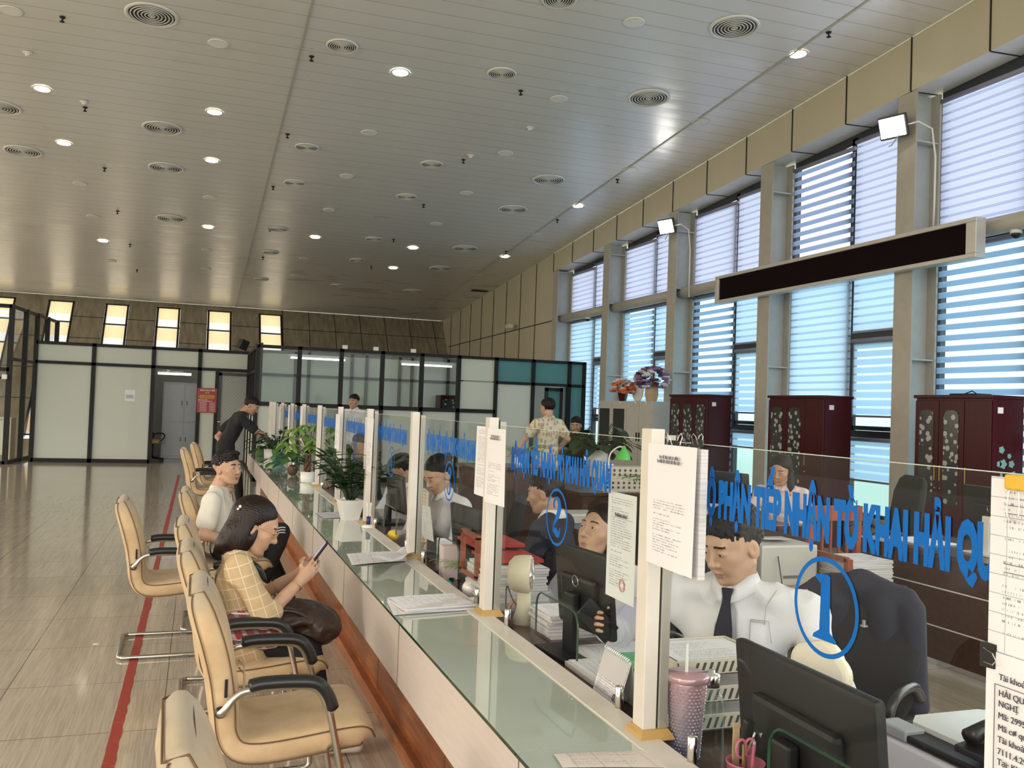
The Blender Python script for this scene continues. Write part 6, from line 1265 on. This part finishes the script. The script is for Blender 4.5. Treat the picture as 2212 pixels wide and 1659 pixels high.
# second stage : office chair with jacket
def office_chair(lab,loc,rz,mt='satin_black',hz=1.0,fab='black_cloth'):
    r=thing('office_chair',lab,'chair',loc,rz); 
    sh=pad([(.24,.47,.04,.20),(.20,.485,.08,.24),(.0,.48,.09,.25),(-.16,.48,.09,.24)],.09,.25,.01); obj('seat',sh,fab,r,True)
    sh=pad([(-.20,.52,.05,.20),(-.21,.56,.08,.23),(-.23,.72,.09,.25),(-.27,hz-.15,.08,.245),(-.30,hz-.04,.07,.21),(-.31,hz,.03,.16)],.09,.25,.012); obj('backrest',sh,fab,r,True)
    obj('column',MB().tube([(0,0,.08),(0,0,.44)],.03,12),'black_plastic',r,True)
    for k in range(5): a=2*PI*k/5; obj('leg',MB().tube([(0,0,.10),(.28*math.cos(a),.28*math.sin(a),.06)],[.028,.016],8),'black_plastic',r,True); obj('caster',MB().ball((.28*math.cos(a),.28*math.sin(a),.03),.03,10),'black_plastic',r,True)
    for s in (-1,1): obj('armrest',MB().tube(catm([(-.20,s*.26,.60),(-.05,s*.28,.68),(.12,s*.28,.68),(.16,s*.27,.60),(.05,s*.25,.47)],4),.018,8),'black_plastic',r,True)
    return r
oc1=office_chair('black office chair draped with a navy uniform jacket, right of the officer at window 1',(2.22,2.75,0),PI+.5,hz=.98)
S=SDF(); cz=V((2.22,2.75,0)); Rj=rotz(PI+.5)
def L(x,y,z): return tuple(cz+Rj@V((x,y,z)))
for s in (-1,1): S.cone(L(-.28,0,.96),L(-.28,s*.17,.93),.055,.045,.03); S.cone(L(-.27,s*.10,.88),L(-.30,s*.13,.50),.075,.085,.03); S.cone(L(-.26,s*.20,.90),L(-.24,s*.23,.56),.045,.042,.02)
S.cone(L(-.31,0,.91),L(-.32,0,.5),.06,.07,.03); v,f=S.surf(.009); v=wrinkle(v,f,.018,8.,(1,1,.4)); jk=thing('uniform_jacket','navy uniform jacket with silver badges hung over the office chair','jacket',tuple(cz+V((0,0,.40)))); jo=npobj('jacket_body',v,f,'navy_cloth',jk,None,tuple(cz+V((0,0,.40))))
for i,(x,y,z) in enumerate(((-.405,-.10,.88),(-.405,.11,.80),(-.42,.0,.70))): 
    pass
for (px,py) in ((1842,1352),(1882,1465)):
    q=PX(px,py,0,2.33)
# stamped badges on the camera side of the jacket
def jpt(px,py):
    r_=RC@np.array([px-W0/2,-(py-H0/2),-FPX]); r_/=np.linalg.norm(r_); o=np.array([0,0,CAMH]); d=v-o; t=d@r_; perp=np.linalg.norm(d-t[:,None]*r_,axis=1); m=perp<.02
    if not m.any(): return None
    tt=t[m].min(); return V(o+r_*(tt-.004))
for nm,px,py,mk in (('button',1843,1348,'b'),('button',1881,1467,'b'),('badge',1866,1352,'s'),('badge',1742,1285,'s'),('button',1746,1300,'b')):
    p=jpt(px,py)
    if p is None: continue
    p-=cz+V((0,0,.40))
    if mk=='b': obj(nm,MB().ball(p,.0085,10),'chrome',jk,True)
    else: obj(nm,MB().box(p,(.02,.02,.006)).box(p+V((0,0,.012)),(.008,.008,.02)),'silver_frame',jk)
# ivory scalloped cushion
b=MB(); c=V((1.53,1.93,.955)); pts=[(.075*(1+.12*abs(math.cos(2.5*a)))*math.cos(a),.075*(1+.12*abs(math.cos(2.5*a)))*math.sin(a)) for a in [2*PI*k/50 for k in range(50)]]
b.prism(pts,c,(.4,-.9,0),(.1,.1,.98),.045); solo('ivory_stand',b,'ivory_plastic','ivory scalloped cloud-shaped stand behind the near monitor','stand',bevel=.012); solo('stand_block',MB().b2((1.48,1.89,ZD),(1.56,1.95,.89)),'ivory_plastic','ivory block under the cloud-shaped stand','block')
# ---- long dark desk on the right ----
r=thing('office_desk','long dark wood desk with two white inlaid lines at the right','desk',(4.62,4.0,0)); obj('top',MB().b2((-.03,-1.4,.72),(.75,1.45,.755)),'dark_walnut',r,bevel=.004); obj('front_panel',MB().b2((0,-1.38,.06),(.03,1.43,.72)),'dark_walnut',r); obj('side_panel',MB().b2((.03,1.40,.0),(.72,1.43,.72)),'dark_walnut',r); obj('side_panel',MB().b2((.03,-1.38,.0),(.72,-1.35,.72)),'dark_walnut',r)
for z in (.52,.27): obj('inlay_line',MB().b2((-.003,-1.36,z),(0,1.33,z+.008)),'paper_warm',r)
for y in (1.3,.2,-.9): obj('knob',MB().ball((-.004,y,.62),.018,12),'brass_wood',r,True)
monitor('white-framed monitor on the long dark desk, seen from behind',(4.95,4.55,.755),-.1,.53,.36,white=True,badge=True)
solo('document_folder',MB().b2((4.75,4.95,.756),(5.05,5.3,.765)),'paper','white papers on the far end of the long dark desk','papers')
office_chair('low dark chair behind the long desk',(5.75,5.35,0),-2.6,hz=.92)
# printer on pine table
q=PX(1735,1180,2,.5)
r=thing('pine_table','small pine wood table carrying the printer','table',(3.72,5.25,0)); obj('table_top',MB().b2((-.28,-.25,.46),(.28,.25,.49)),'pine_wood',r)
for x in (-.255,.255):
    for y in (-.225,.225): obj('leg',MB().b2((x-.025,y-.025,0),(x+.025,y+.025,.46)),'pine_wood',r)
obj('shelf',MB().b2((-.27,-.24,.12),(.27,.24,.14)),'pine_wood',r)
r=thing('printer','beige laser printer on the pine table','printer',(3.74,5.25,.49)); obj('body',MB().b2((-.22,-.2,0),(.22,.2,.27),bev=.015),'pale_steel',r); obj('paper_tray',MB().b2((-.235,-.17,.02),(-.20,.17,.07),bev=.004),'beige_plastic',r); obj('output_slot',MB().b2((-.223,-.16,.16),(-.215,.16,.20)),'vent_dark',r); obj('top_paper',MB().sheet((-.1,.1,.272),(.2,0,0),(0,-.2,.02),2,2),'paper',r); obj('handle_slot',MB().b2((-.05,-.203,.05),(.08,-.199,.07)),'grey_frame',r); obj('cable',MB().tube(catm([(-.1,-.21,.2),(-.12,-.3,0),(-.05,-.32,-.3),(.0,-.28,-.47)],5),.004,6),'black_plastic',r,True)
pile(3.72,5.25,.14,.35,.25,.03,'loose papers on the lower shelf of the pine table')
# red wooden chair with papers
r=thing('wooden_chair','reddish slatted wooden chair stacked with papers beside the long desk','chair',(4.22,5.02,0)); 
for x in (-.2,.2):
    for y in (-.2,.2): obj('leg',MB().b2((x-.02,y-.02,0),(x+.02,y+.02,1.0 if y>0 else .46)),'red_wood',r)
obj('seat',MB().b2((-.22,-.22,.43),(.22,.22,.46)),'red_wood',r); obj('top_rail',MB().b2((-.22,.17,.90),(.22,.21,1.0)),'red_wood',r)
for x in (-.1,-.03,.04,.11): obj('slat',MB().b2((x-.008,.185,.46),(x+.008,.2,.9)),'red_wood',r)
obj('side_rail',MB().b2((-.22,-.2,.68),(-.19,.2,.71)).b2((-.22,-.22,.46),(-.18,-.18,.70)),'red_wood',r)
pile(4.22,4.98,.461,.34,.3,.22,'tall pile of files on the reddish wooden chair')
# woman's desk
r=thing('office_desk','dark wood desk of the woman in the pale pink shirt','desk',(4.35,6.75,0)); obj('top',MB().b2((-.35,-.75,.72),(.4,.75,.755)),'dark_walnut',r,bevel=.004); obj('front_panel',MB().b2((-.30,-.72,.05),(-.27,.72,.72)),'dark_walnut',r); obj('side_panel',MB().b2((-.3,-.74,0),(.38,-.71,.72)),'dark_walnut',r); obj('side_panel',MB().b2((-.3,.71,0),(.38,.74,.72)),'dark_walnut',r)
office_chair('tall black office chair behind the woman in the pale pink shirt',(5.55,6.30,0),PI-.3,hz=1.14)
monitor('dark monitor on the pale pink shirted woman\'s desk',(4.56,7.05,.755),.3,.42,.26)
pile(4.25,6.45,.756,.3,.21,.09,'stack of files and papers on the woman\'s desk, near end'); pile(4.2,6.8,.756,.28,.2,.07,'stack of papers topped by a beige tray on the woman\'s desk'); solo('pink_folder',MB().b2((4.5,6.1,.756),(4.72,6.4,.80)),'pink_cloth','pink folder pile at the near corner of the woman\'s desk','folder')
# ---- cabinets ----
def wood_cab(y0,y1,lab,glass,H_=1.9,decal=False):
    X=7.40; r=thing('wooden_cabinet',lab,'cabinet',(X,(y0+y1)/2,0)); hw=(y1-y0)/2
    obj('body',MB().b2((0,-hw,0),(.40,hw,H_-.03)),'mahogany',r); obj('cornice',MB().b2((-.03,-hw-.02,H_-.035),(.42,hw+.02,H_)),'mahogany',r,bevel=.006)
    n=len(glass); w_=2*hw/n
    for i,g in enumerate(glass):
        ya=hw-w_*i; yb=ya-w_; d=obj('door',MB().b2((-.018,yb+.004,.05),(-.001,ya-.004,H_-.06)),'mahogany',r,bevel=.003)
        if g: 
            pl=[(a*(w_/2-.07),0) for a in (-1,1)]; zt_=H_-.16; zb_=.75; hw2=w_/2-.07; pts=[(-hw2,zb_),(hw2,zb_),(hw2,zt_-.06),(hw2-.02,zt_-.015),(hw2-.06,zt_),(-hw2+.06,zt_),(-hw2+.02,zt_-.015),(-hw2,zt_-.06)]; obj('glass_panel',MB().prism(pts,(-.02,(ya+yb)/2,0),(0,-1,0),(0,0,1),.006),'cabinet_glass',d)
        side=1 if i==0 else -1; 
        yy=(yb+.035) if i in(0,) else (ya-.035); obj('handle',MB().b2((-.035,yy-.005,1.0),(-.022,yy+.005,1.16)),'gold',d); obj('lock',MB().ball((-.02,yy,.92),.01,8),'chrome',d)
    obj('inventory_label',MB().b2((.06,-hw-.004,H_-.18),(.13,-hw-.001,H_-.12)),'paper',r)
    if decal:
        b=MB(); random.seed(4)
        for (x,z,rr) in ((.12,1.36,.05),(.22,1.30,.035),(.14,1.2,.06),(.25,1.2,.05),(.20,1.05,.05),(.28,1.1,.04),(.10,1.22,.035)): b.lathe([(0,0),(rr,.001),(rr*.6,.003)],(0,0,0),9) ; m=len(b.v)//1; 
        bb=MB()
        for (x,z,rr) in ((.12,1.36,.035),(.22,1.30,.025),(.14,1.22,.045),(.25,1.22,.035),(.20,1.07,.035),(.28,1.12,.03),(.09,1.22,.03)): bb.prism([(rr*(1+.15*math.cos(5*a))*math.cos(a),rr*(1+.15*math.cos(5*a))*math.sin(a)) for a in [2*PI*k/20 for k in range(20)]],(x,-hw-.003,z),(1,0,0),(0,0,1),.003)
        bb.prism([(-.03,0),(.03,0),(.045,.04),(.02,.10),(.01,.16),(-.01,.16),(-.02,.10),(-.045,.04)],(.12,-hw-.003,.98),(1,0,0),(0,0,1),.003); obj('rose_vase_decal',bb,'teal_decal',r)
    return r
mat('teal_decal',(.16,.36,.34),.5)
wood_cab(6.85,7.85,'dark red wooden cabinet at the right with a rose vase decal on its side',[1,1,0],decal=True)
wood_cab(9.37,10.53,'dark red wooden cabinet in the middle, two glass doors and one solid',[1,1,0]); wood_cab(12.1,13.27,'dark red wooden cabinet on the left with three glass doors',[1,1,1],H_=1.92)
solo('tray',MB().b2((7.5,7.15,1.9),(7.7,7.5,1.92)).tube([(7.55,7.2,1.92),(7.6,7.3,1.95),(7.65,7.45,1.92)],.006,6),'matte_black','small black tray on top of the right wooden cabinet','tray')
ys0=[7.3/uv_ for uv_ in (.4575,.4985,.5325)] if True else 0
r=thing('steel_cabinet','pale grey steel cabinets with glass and solid doors under the flowers','cabinet',(7.3,14.7,0)); Hs=1.80
obj('body',MB().b2((0,13.75-14.7,0),(.42,15.9-14.7,Hs)),'pale_steel',r,bevel=.004)
for i,(a,c,gl) in enumerate(((15.88,15.3,1),(15.28,14.68,1),(14.66,14.2,0),(14.18,13.77,0))):
    d=obj('door',MB().b2((-.016,c-14.7,.06),(-.001,a-14.7,Hs-.05)),'pale_steel',r,bevel=.003)
    if gl: obj('glass_panel',MB().b2((-.019,c-14.7+.07,.9),(-.017,a-14.7-.07,Hs-.14)),'satin_black',d)
    else: obj('handle',MB().b2((-.035,(c+.03 if i==2 else a-.05)-14.7,1.1),(-.017,(c+.05 if i==2 else a-.03)-14.7,1.25)),'matte_black',d)
for y in (14.9,14.3,13.9): obj('inventory_label',MB().b2((-.02,y-14.7,Hs-.04),(-.017,y-14.7+.05,Hs-.01)),'paper',r)
# ---- flowers & plants ----
def leaf(b,p,d,L,w_,droop=.3,n=4):
    p=V(p);d=V(d).normalized(); s=d.cross(V((0,0,1))); s=s.normalized() if s.length>1e-3 else V((1,0,0)); prev=None; q=p.copy(); dd=d.copy()
    vs=[];
    for i in range(n+1):
        t=i/n; ww=w_*math.sin(PI*min(.97,t*.9+.08)); vs+= [q-s*ww/2,q+V((0,0,-.08*ww)),q+s*ww/2]; dd=(dd+V((0,0,-droop/n))).normalized(); q=q+dd*L/n
    fs=[]
    for i in range(n): a=3*i; fs+=[(a,a+1,a+4,a+3),(a+1,a+2,a+5,a+4)]
    b.add(vs,fs)
def rnd(a,b_): return a+(b_-a)*random.random()
def plant(lab,loc,kind,s=1.,potm='white_ceramic',leafmt='leaf_mid',seed=1,pot='round',n=14,cat='plant',name='potted_plant'):
    random.seed(seed); r=thing(name,lab,cat,loc); ph=.09*s; pr=.06*s
    if pot=='round': obj('pot',MB().lathe([(pr*.85,0),(pr*.95,.01),(pr,ph),(pr*.9,ph),(pr*.88,ph-.01*s)],(0,0,0),24),potm,r,True)
    elif pot=='square':
        b=MB(); b.lathe([(pr*.95,0),(pr*1.5,ph*1.25),(pr*1.4,ph*1.25),(pr*1.36,ph*1.15)],(0,0,0),4); b.v=[tuple(rotz(PI/4+.15)@V(p)) for p in b.v]; obj('pot',b,potm,r); ph*=1.25; pr*=1.05
    elif pot=='vase': obj('pot',MB().lathe([(pr*.6,0),(pr*.95,.04*s),(pr,.08*s),(pr*.7,.13*s),(pr*.75,.15*s)],(0,0,0),20),potm,r,True); ph=.15*s
    elif pot=='glassjar': obj('pot',MB().lathe([(pr*.8,0),(pr,.02*s),(pr,.11*s),(pr*.7,.13*s)],(0,0,0),20,cap=False),'bottle_glass',r,True); obj('roots',MB().ball((0,0,.05*s),(pr*.7,pr*.7,.045*s),12),'bark',r,True); ph=.12*s
    if pot in('round','square'): obj('soil',MB().lathe([(0,ph-.012*s),(pr*.88*(1. if pot=='round' else 1.),ph-.012*s)],(0,0,0),20,cap=False),'soil',r)
    st=MB(); lf=MB()
    if kind=='zz':
        for k in range(n):
            a=rnd(0,2*PI); el=rnd(.25,1.0); L=rnd(.20,.36)*s; p=V((.02*math.cos(a)*s,.02*math.sin(a)*s,ph)); pts=[p]; d=V((math.cos(a)*.55*el,math.sin(a)*.55*el,1)).normalized()
            for j in range(6): d=(d+V((math.cos(a)*.10,math.sin(a)*.10,-.06))).normalized(); pts.append(pts[-1]+d*L/6)
            st.tube(pts,[.006*s]+[.0045*s]*5+[.002*s],6)
            for j in range(2,7):
                for sd in (-1,1): dd=d.cross(V((0,0,1))).normalized()*sd+V((math.cos(a)*.3,math.sin(a)*.3,.25+rnd(-.2,.3))); leaf(lf,pts[j],dd,rnd(.07,.10)*s,.038*s,.5)
            leaf(lf,pts[-1],d,.09*s,.04*s,.4)
    elif kind=='money':
        for k in range(3):
            pts=[V((.018*s*math.cos(2*PI*k/3+j*.9),.018*s*math.sin(2*PI*k/3+j*.9),ph+j*.028*s)) for j in range(6)]; st.tube(pts,[.012*s]*3+[.009*s]*3,8)
        top=V((0,0,ph+.15*s))
        for k in range(n):
            a=rnd(0,2*PI); L=rnd(.08,.30)*s; d=V((math.cos(a)*.7,math.sin(a)*.7,rnd(.0,1.4))).normalized(); e=top+d*L; st.tube([top,e],.0025*s,5)
            for j in range(6): b_=a+2*PI*j/6; leaf(lf,e,V((math.cos(b_),math.sin(b_),.0)),rnd(.09,.13)*s,.035*s,.9)
    elif kind=='pothos':
        for k in range(n):
            a=rnd(0,2*PI); L=rnd(.06,.2)*s; d=V((math.cos(a)*.8,math.sin(a)*.8,rnd(.0,1.3))).normalized(); p=V((0,0,ph)); e=p+d*L; e2=e+V((math.cos(a)*.03,math.sin(a)*.03,-.02))*s; st.tube([p,e,e2],.0022*s,5)
            leaf(lf,e2,V((math.cos(a),math.sin(a),-.1)),rnd(.07,.12)*s,.07*s,.8); leaf(lf,p+(e-p)*.6,V((math.cos(a+1),math.sin(a+1),.2)),.07*s,.05*s,.6)
    elif kind=='palm':
        for k in range(n):
            a=rnd(0,2*PI); L=rnd(.25,.45)*s; d=V((math.cos(a)*.5,math.sin(a)*.5,1)).normalized(); pts=[V((0,0,ph))]
            for j in range(7): d=(d+V((math.cos(a)*.16,math.sin(a)*.16,-.14))).normalized(); pts.append(pts[-1]+d*L/7)
            st.tube(pts,.0025*s,5)
            for j in range(2,8):
                for sd in (-1,1): leaf(lf,pts[j],V((math.cos(a),math.sin(a),0))*.6+V((-math.sin(a),math.cos(a),0))*sd+V((0,0,.1)),.08*s,.012*s,.5)
    obj('stems',st,'bark' if kind=='money' else leafmt,r,True); tag(obj('foliage',lf,leafmt,r),kind='stuff'); return r
plant('dark glossy leafy plant in a white square pot on the counter, nearest plant',(1.035,6.34,ZT),'zz',1.25,leafmt='leaf_dark',seed=3,pot='square',n=22)
plant('money tree with braided trunk in a small round white pot on the counter',(1.07,9.25,ZT),'money',1.2,leafmt='leaf_light',seed=5,n=24)
plant('leafy pothos rooted in a glass jar on the counter left of the money tree',(.99,9.95,ZT),'pothos',1.35,leafmt='leaf_mid',seed=7,pot='glassjar',n=22)
plant('feathery dark plant in a gold-rimmed green pot near the far counter end',(1.02,12.1,ZT),'zz',1.3,potm='teal_pot',leafmt='leaf_dark',seed=9,n=14)
plant('bushy plant in a spotted white pot at the far end of the counter',(.98,12.95,ZT),'pothos',1.5,leafmt='leaf_dark',seed=11,pot='round',n=26)
solo('green_tray',MB().b2((.85,13.4,ZT),(1.1,13.9,ZT+.10),bev=.01),'leaf_mid','green plastic box at the far end of the counter','box')
plant('large-leaved plant on the desk before the seated man in dark uniform',(PX(1290,985,1,11.6).x,11.6,.82),'pothos',2.6,leafmt='leaf_dark',seed=13,n=34)
plant('fine-leaved bright plant left of the man in patterned shirt',(PX(1120,970,1,9.2).x,9.2,.98),'palm',1.0,leafmt='leaf_light',seed=15,n=16)
plant('bushy fern at the left end of the woman\'s desk',(4.12,7.36,.756),'palm',1.1,leafmt='leaf_mid',seed=17,n=26)
plant('bright yellow-green artificial plant behind pane 3',(1.30,4.25,ZD),'palm',.5,leafmt='leaf_light',seed=19,n=20)
# desk under the far plants
def simple_desk(lab,x0,x1,y0,y1,h=.76,mt='dark_walnut'):
    r=thing('office_desk',lab,'desk',((x0+x1)/2,(y0+y1)/2,0)); a=(x1-x0)/2; c=(y1-y0)/2; obj('top',MB().b2((-a,-c,h-.035),(a,c,h)),mt,r,bevel=.004); obj('front_panel',MB().b2((-a+.03,-c+.02,.05),(a-.03,-c+.05,h-.035)),mt,r); obj('left_panel',MB().b2((-a+.03,-c+.05,.0),(-a+.06,c-.05,h-.035)),mt,r); obj('right_panel',MB().b2((a-.06,-c+.05,0),(a-.03,c-.05,h-.035)),mt,r); return r
simple_desk('dark wood desk in front of the two men by the far partition',3.4,6.4,11.3,11.95,.82)
simple_desk('dark wood desk carrying a fine-leaved plant behind pane 3',2.7,3.6,8.9,9.6,.98)
r=simple_desk('dark wood desk with pale device rack and green lamp',3.55,4.75,8.1,8.8,.80)
def hole_box(lab,loc,w_,h_,name='device_case'):
    r=thing(name,lab,'device',loc); obj('case',MB().b2((-w_/2,-.12,0),(w_/2,.12,h_),bev=.006),'beige_plastic',r); b=MB()
    for j in range(2):
        for k in range(int(w_/.06)): b.ball((-w_/2+.04+.06*k,-.121,h_*(.35+.35*j)),(.014,.003,.014),8)
    obj('holes',b,'vent_dark',r); return r
hole_box('lower pale perforated case on the desk with the green lamp',(4.15,8.3,.80),.62,.13); hole_box('upper pale perforated case on the desk with the green lamp',(4.10,8.32,.93),.60,.12)
r=thing('desk_lamp','bright green desk lamp on a white curved neck','lamp',(4.15,8.42,1.05)); q=PX(1347,990,1,8.42); dx=q.x-4.15; obj('neck',MB().tube(catm([(dx-.17,0,0),(dx-.15,0,.12),(dx-.06,0,.19),(dx,0,.18)],5),.008,8),'white_plastic',r,True); obj('lamp_shade',MB().lathe([(.075,.03),(.065,.08),(.03,.13),(.015,.17),(.0,.175)],(dx,0,.03),20,cap=False),'lamp_green',r,True); obj('base',MB().lathe([(.06,0),(.055,.015)],(dx-.17,0,0),20),'white_plastic',r,True)
solo('paper_pad',MB().b2((4.5,8.2,.80),(4.72,8.45,.815)),'paper','open white pad on the desk right of the pale device rack','paper pad')
solo('water_bottle',MB().lathe([(.03,0),(.032,.01),(.032,.13),(.012,.17),(.012,.19)],(4.52,8.45,.93),16),'bottle_glass','clear plastic water bottle beside the pale device rack','bottle',smooth=True) if False else None
solo('white_printer',MB().b2((3.0,7.05,.0),(3.35,7.45,.62),bev=.01).b2((3.02,7.1,.62),(3.33,7.4,.72),bev=.02),'pale_steel','pale grey printer cabinet behind the announcement page','printer')
simple_desk('dark wood desk behind pane 2',2.6,3.5,5.7,6.3,.75)
for i,(x,y,rz,l) in enumerate(((2.25,4.35,PI+.3,'tan-edged black chair between the fan and the dark jacket'),(2.35,5.15,PI,'black office chair behind the officer in the dark jacket'),(2.2,3.65,PI,'black office chair of the long-haired woman behind the announcement page'),(2.2,6.1,PI,'black office chair of the woman with tied hair'))): office_chair(l,(x if i not in(2,3) else 1.86,y,0),rz,hz=1.0 if i else 1.08)
office_chair('black office chair with a tan seat in the office beyond the open doorway',(-1.0,YL+.75,0),.5,fab='beige_suede',hz=1.02)
# flowers on the steel cabinets
def bouquet(lab,loc,R,cols,seed,basket,n=60):
    random.seed(seed); r=thing('flower_arrangement',lab,'flowers',loc); h=.26 if basket=='kraft_box' else .16
    obj('vase',MB().lathe([(.09,0),(.12,h*.5),(.11,h)],(0,0,0),18) if basket=='kraft_box' else MB().lathe([(.07,0),(.11,h)],(0,0,0),4),basket,r); bl=[MB() for _ in cols]; lf=MB()
    for k in range(n):
        a=rnd(0,2*PI); e=rnd(-.55,1.); p=V((R*math.cos(a)*math.sqrt(max(0,1-e*e)),R*math.sin(a)*math.sqrt(max(0,1-e*e)),h+R*.42+R*.85*e)); q=bl[k%len(cols)]; s_=rnd(.045,.075)
        for j in range(5): an=2*PI*j/5+a; q.ball(p+V((math.cos(an),math.sin(an),0))*s_*.5,(s_*.6,s_*.6,s_*.4),6)
        q.ball(p,s_*.45,6)
        if k%2: leaf(lf,p,V((math.cos(a),math.sin(a),rnd(-.3,.5))),.12,.04,.4)
    for q,c in zip(bl,cols): tag(obj('blossoms',q,c,r,True),kind='stuff')
    tag(obj('leaves',lf,'leaf_mid',r),kind='stuff'); obj('stems',MB().tube([(0,0,h*.5),(0,0,h+R)],.03,8),'leaf_dark',r); return r
q=PX(1407,868,0,7.5); bouquet('large purple and white flower arrangement in a kraft basket on the steel cabinet',(7.5,q.y,1.80),.27,['flower_purple','flower_white','flower_purple','flower_maroon'],3,'kraft_box',90)
q=PX(1345,868,0,7.5); bouquet('smaller orange flower arrangement in a dark pot on the steel cabinet',(7.5,q.y,1.80),.20,['flower_orange','flower_orange','flower_white'],5,'mahogany',55)
r=thing('white_fan_disc','round white disc standing behind the orange flowers','fan',(7.68,q.y-.25,1.80)); obj('disc',MB().prism([(.22*math.cos(a),.22+.22*math.sin(a)) for a in [2*PI*k/28 for k in range(28)]],(0,0,0),(0,-1,0),(0,0,1),.02),'white_plastic',r); obj('foot',MB().b2((-.05,-.05,0),(.05,.05,.02)),'white_plastic',r)
# ================= THINGS ON THE COUNTER =================
def penstand(y,x,lab):
    r=thing('pen_holder',lab,'pen holder',(x,y,ZT)); obj('base',MB().lathe([(.045,0),(.042,.014),(.02,.022)],(0,0,0),20),'white_plastic',r,True); obj('socket',MB().tube([(0,0,.015),(0,-.004,.075)],.014,10),'navy_plastic',r,True)
    obj('cord',MB().tube(catm([(0,-.02,.02),(.02,-.05,.03),(.01,-.03,.09),(.0,-.01,.12)],5),.0015,5),'white_plastic',r,True); return r
mat('navy_plastic',(.01,.02,.12),.35)
for i,(px,py,l) in enumerate(((795,1140,'near the square potted plant'),(683,1046,'beside the money tree'))):
    p=PX(px,py,2,ZT); penstand(p.y,p.x,'white pen holder with two chained pens on the counter %s'%l)
    for k in (-1,1): solo('pen',MB().tube([(p.x+.008*k,p.y,ZT+.04),(p.x+.012*k,p.y-.01,ZT+.16)],.005,8).tube([(p.x+.012*k,p.y-.01,ZT+.15),(p.x+.0125*k,p.y-.0105,ZT+.165)],.006,8),'white_plastic','white %s pen standing in the pen holder %s'%('left' if k<0 else 'right',l),'pen','pens in the counter pen holders',org=(p.x+.01*k,p.y,ZT+.04))
def open_paper(px,lab,mt,lift=.01,seed=0,name='paper_sheet',z=ZT+.002):
    c=[PX(a,b_,2,z) for a,b_ in px]; o=c[0]; b=MB(); n=10; vs=[];fs=[];uv=[]
    for j in range(n+1):
        for i in range(n+1):
            u,v_=i/n,j/n; p=(c[0]*(1-u)+c[1]*u)*(1-v_)+(c[3]*(1-u)+c[2]*u)*v_; vs.append(p+V((0,0,lift*(abs(math.sin(u*3.1+seed))*.6+abs(math.sin(v_*2.6+seed)))*.6)))
    for j in range(n):
        for i in range(n): a=j*(n+1)+i; fs.append((a,a+1,a+n+2,a+n+1)); uv.append([(i/n,j/n),((i+1)/n,j/n),((i+1)/n,(j+1)/n),(i/n,(j+1)/n)])
    b.add(vs,fs,uv); return solo(name,b,mt,lab,'paper',smooth=True)
open_paper([(745,1202),(870,1198),(905,1192),(755,1190)][:0] or [(760,1222),(880,1212),(872,1190),(748,1197)],'printed sheet lying open on the counter, left half of the loose pair','table_page',.008,.3)
open_paper([(800,1224),(868,1228),(905,1190),(868,1196)],'printed sheet curling up on the counter, right half of the loose pair','letter_page',.05,1.2,z=ZT+.012)
p=PX(925,1310,2,ZT); r=pile(.93,3.60,ZT,.30,.215,.022,'stack of filled forms overhanging the counter edge by the second post',.12,mt='page_edges',top='form_page'); open_paper([(850,1330),(1020,1318),(1025,1290),(835,1300)],'single form sheet under the stack at the second post','table_page',.004,.5,z=ZT+.001)
open_paper([(1215,1659),(1450,1659),(1395,1622),(1195,1630)],'warm toned form sheet at the bottom edge beside the nearest post','warm_page',.004,.2)
open_paper([(700,1120),(745,1118),(745,1105),(680,1108)],'flat white sheet under the square potted plant','table_page',.002,.2)
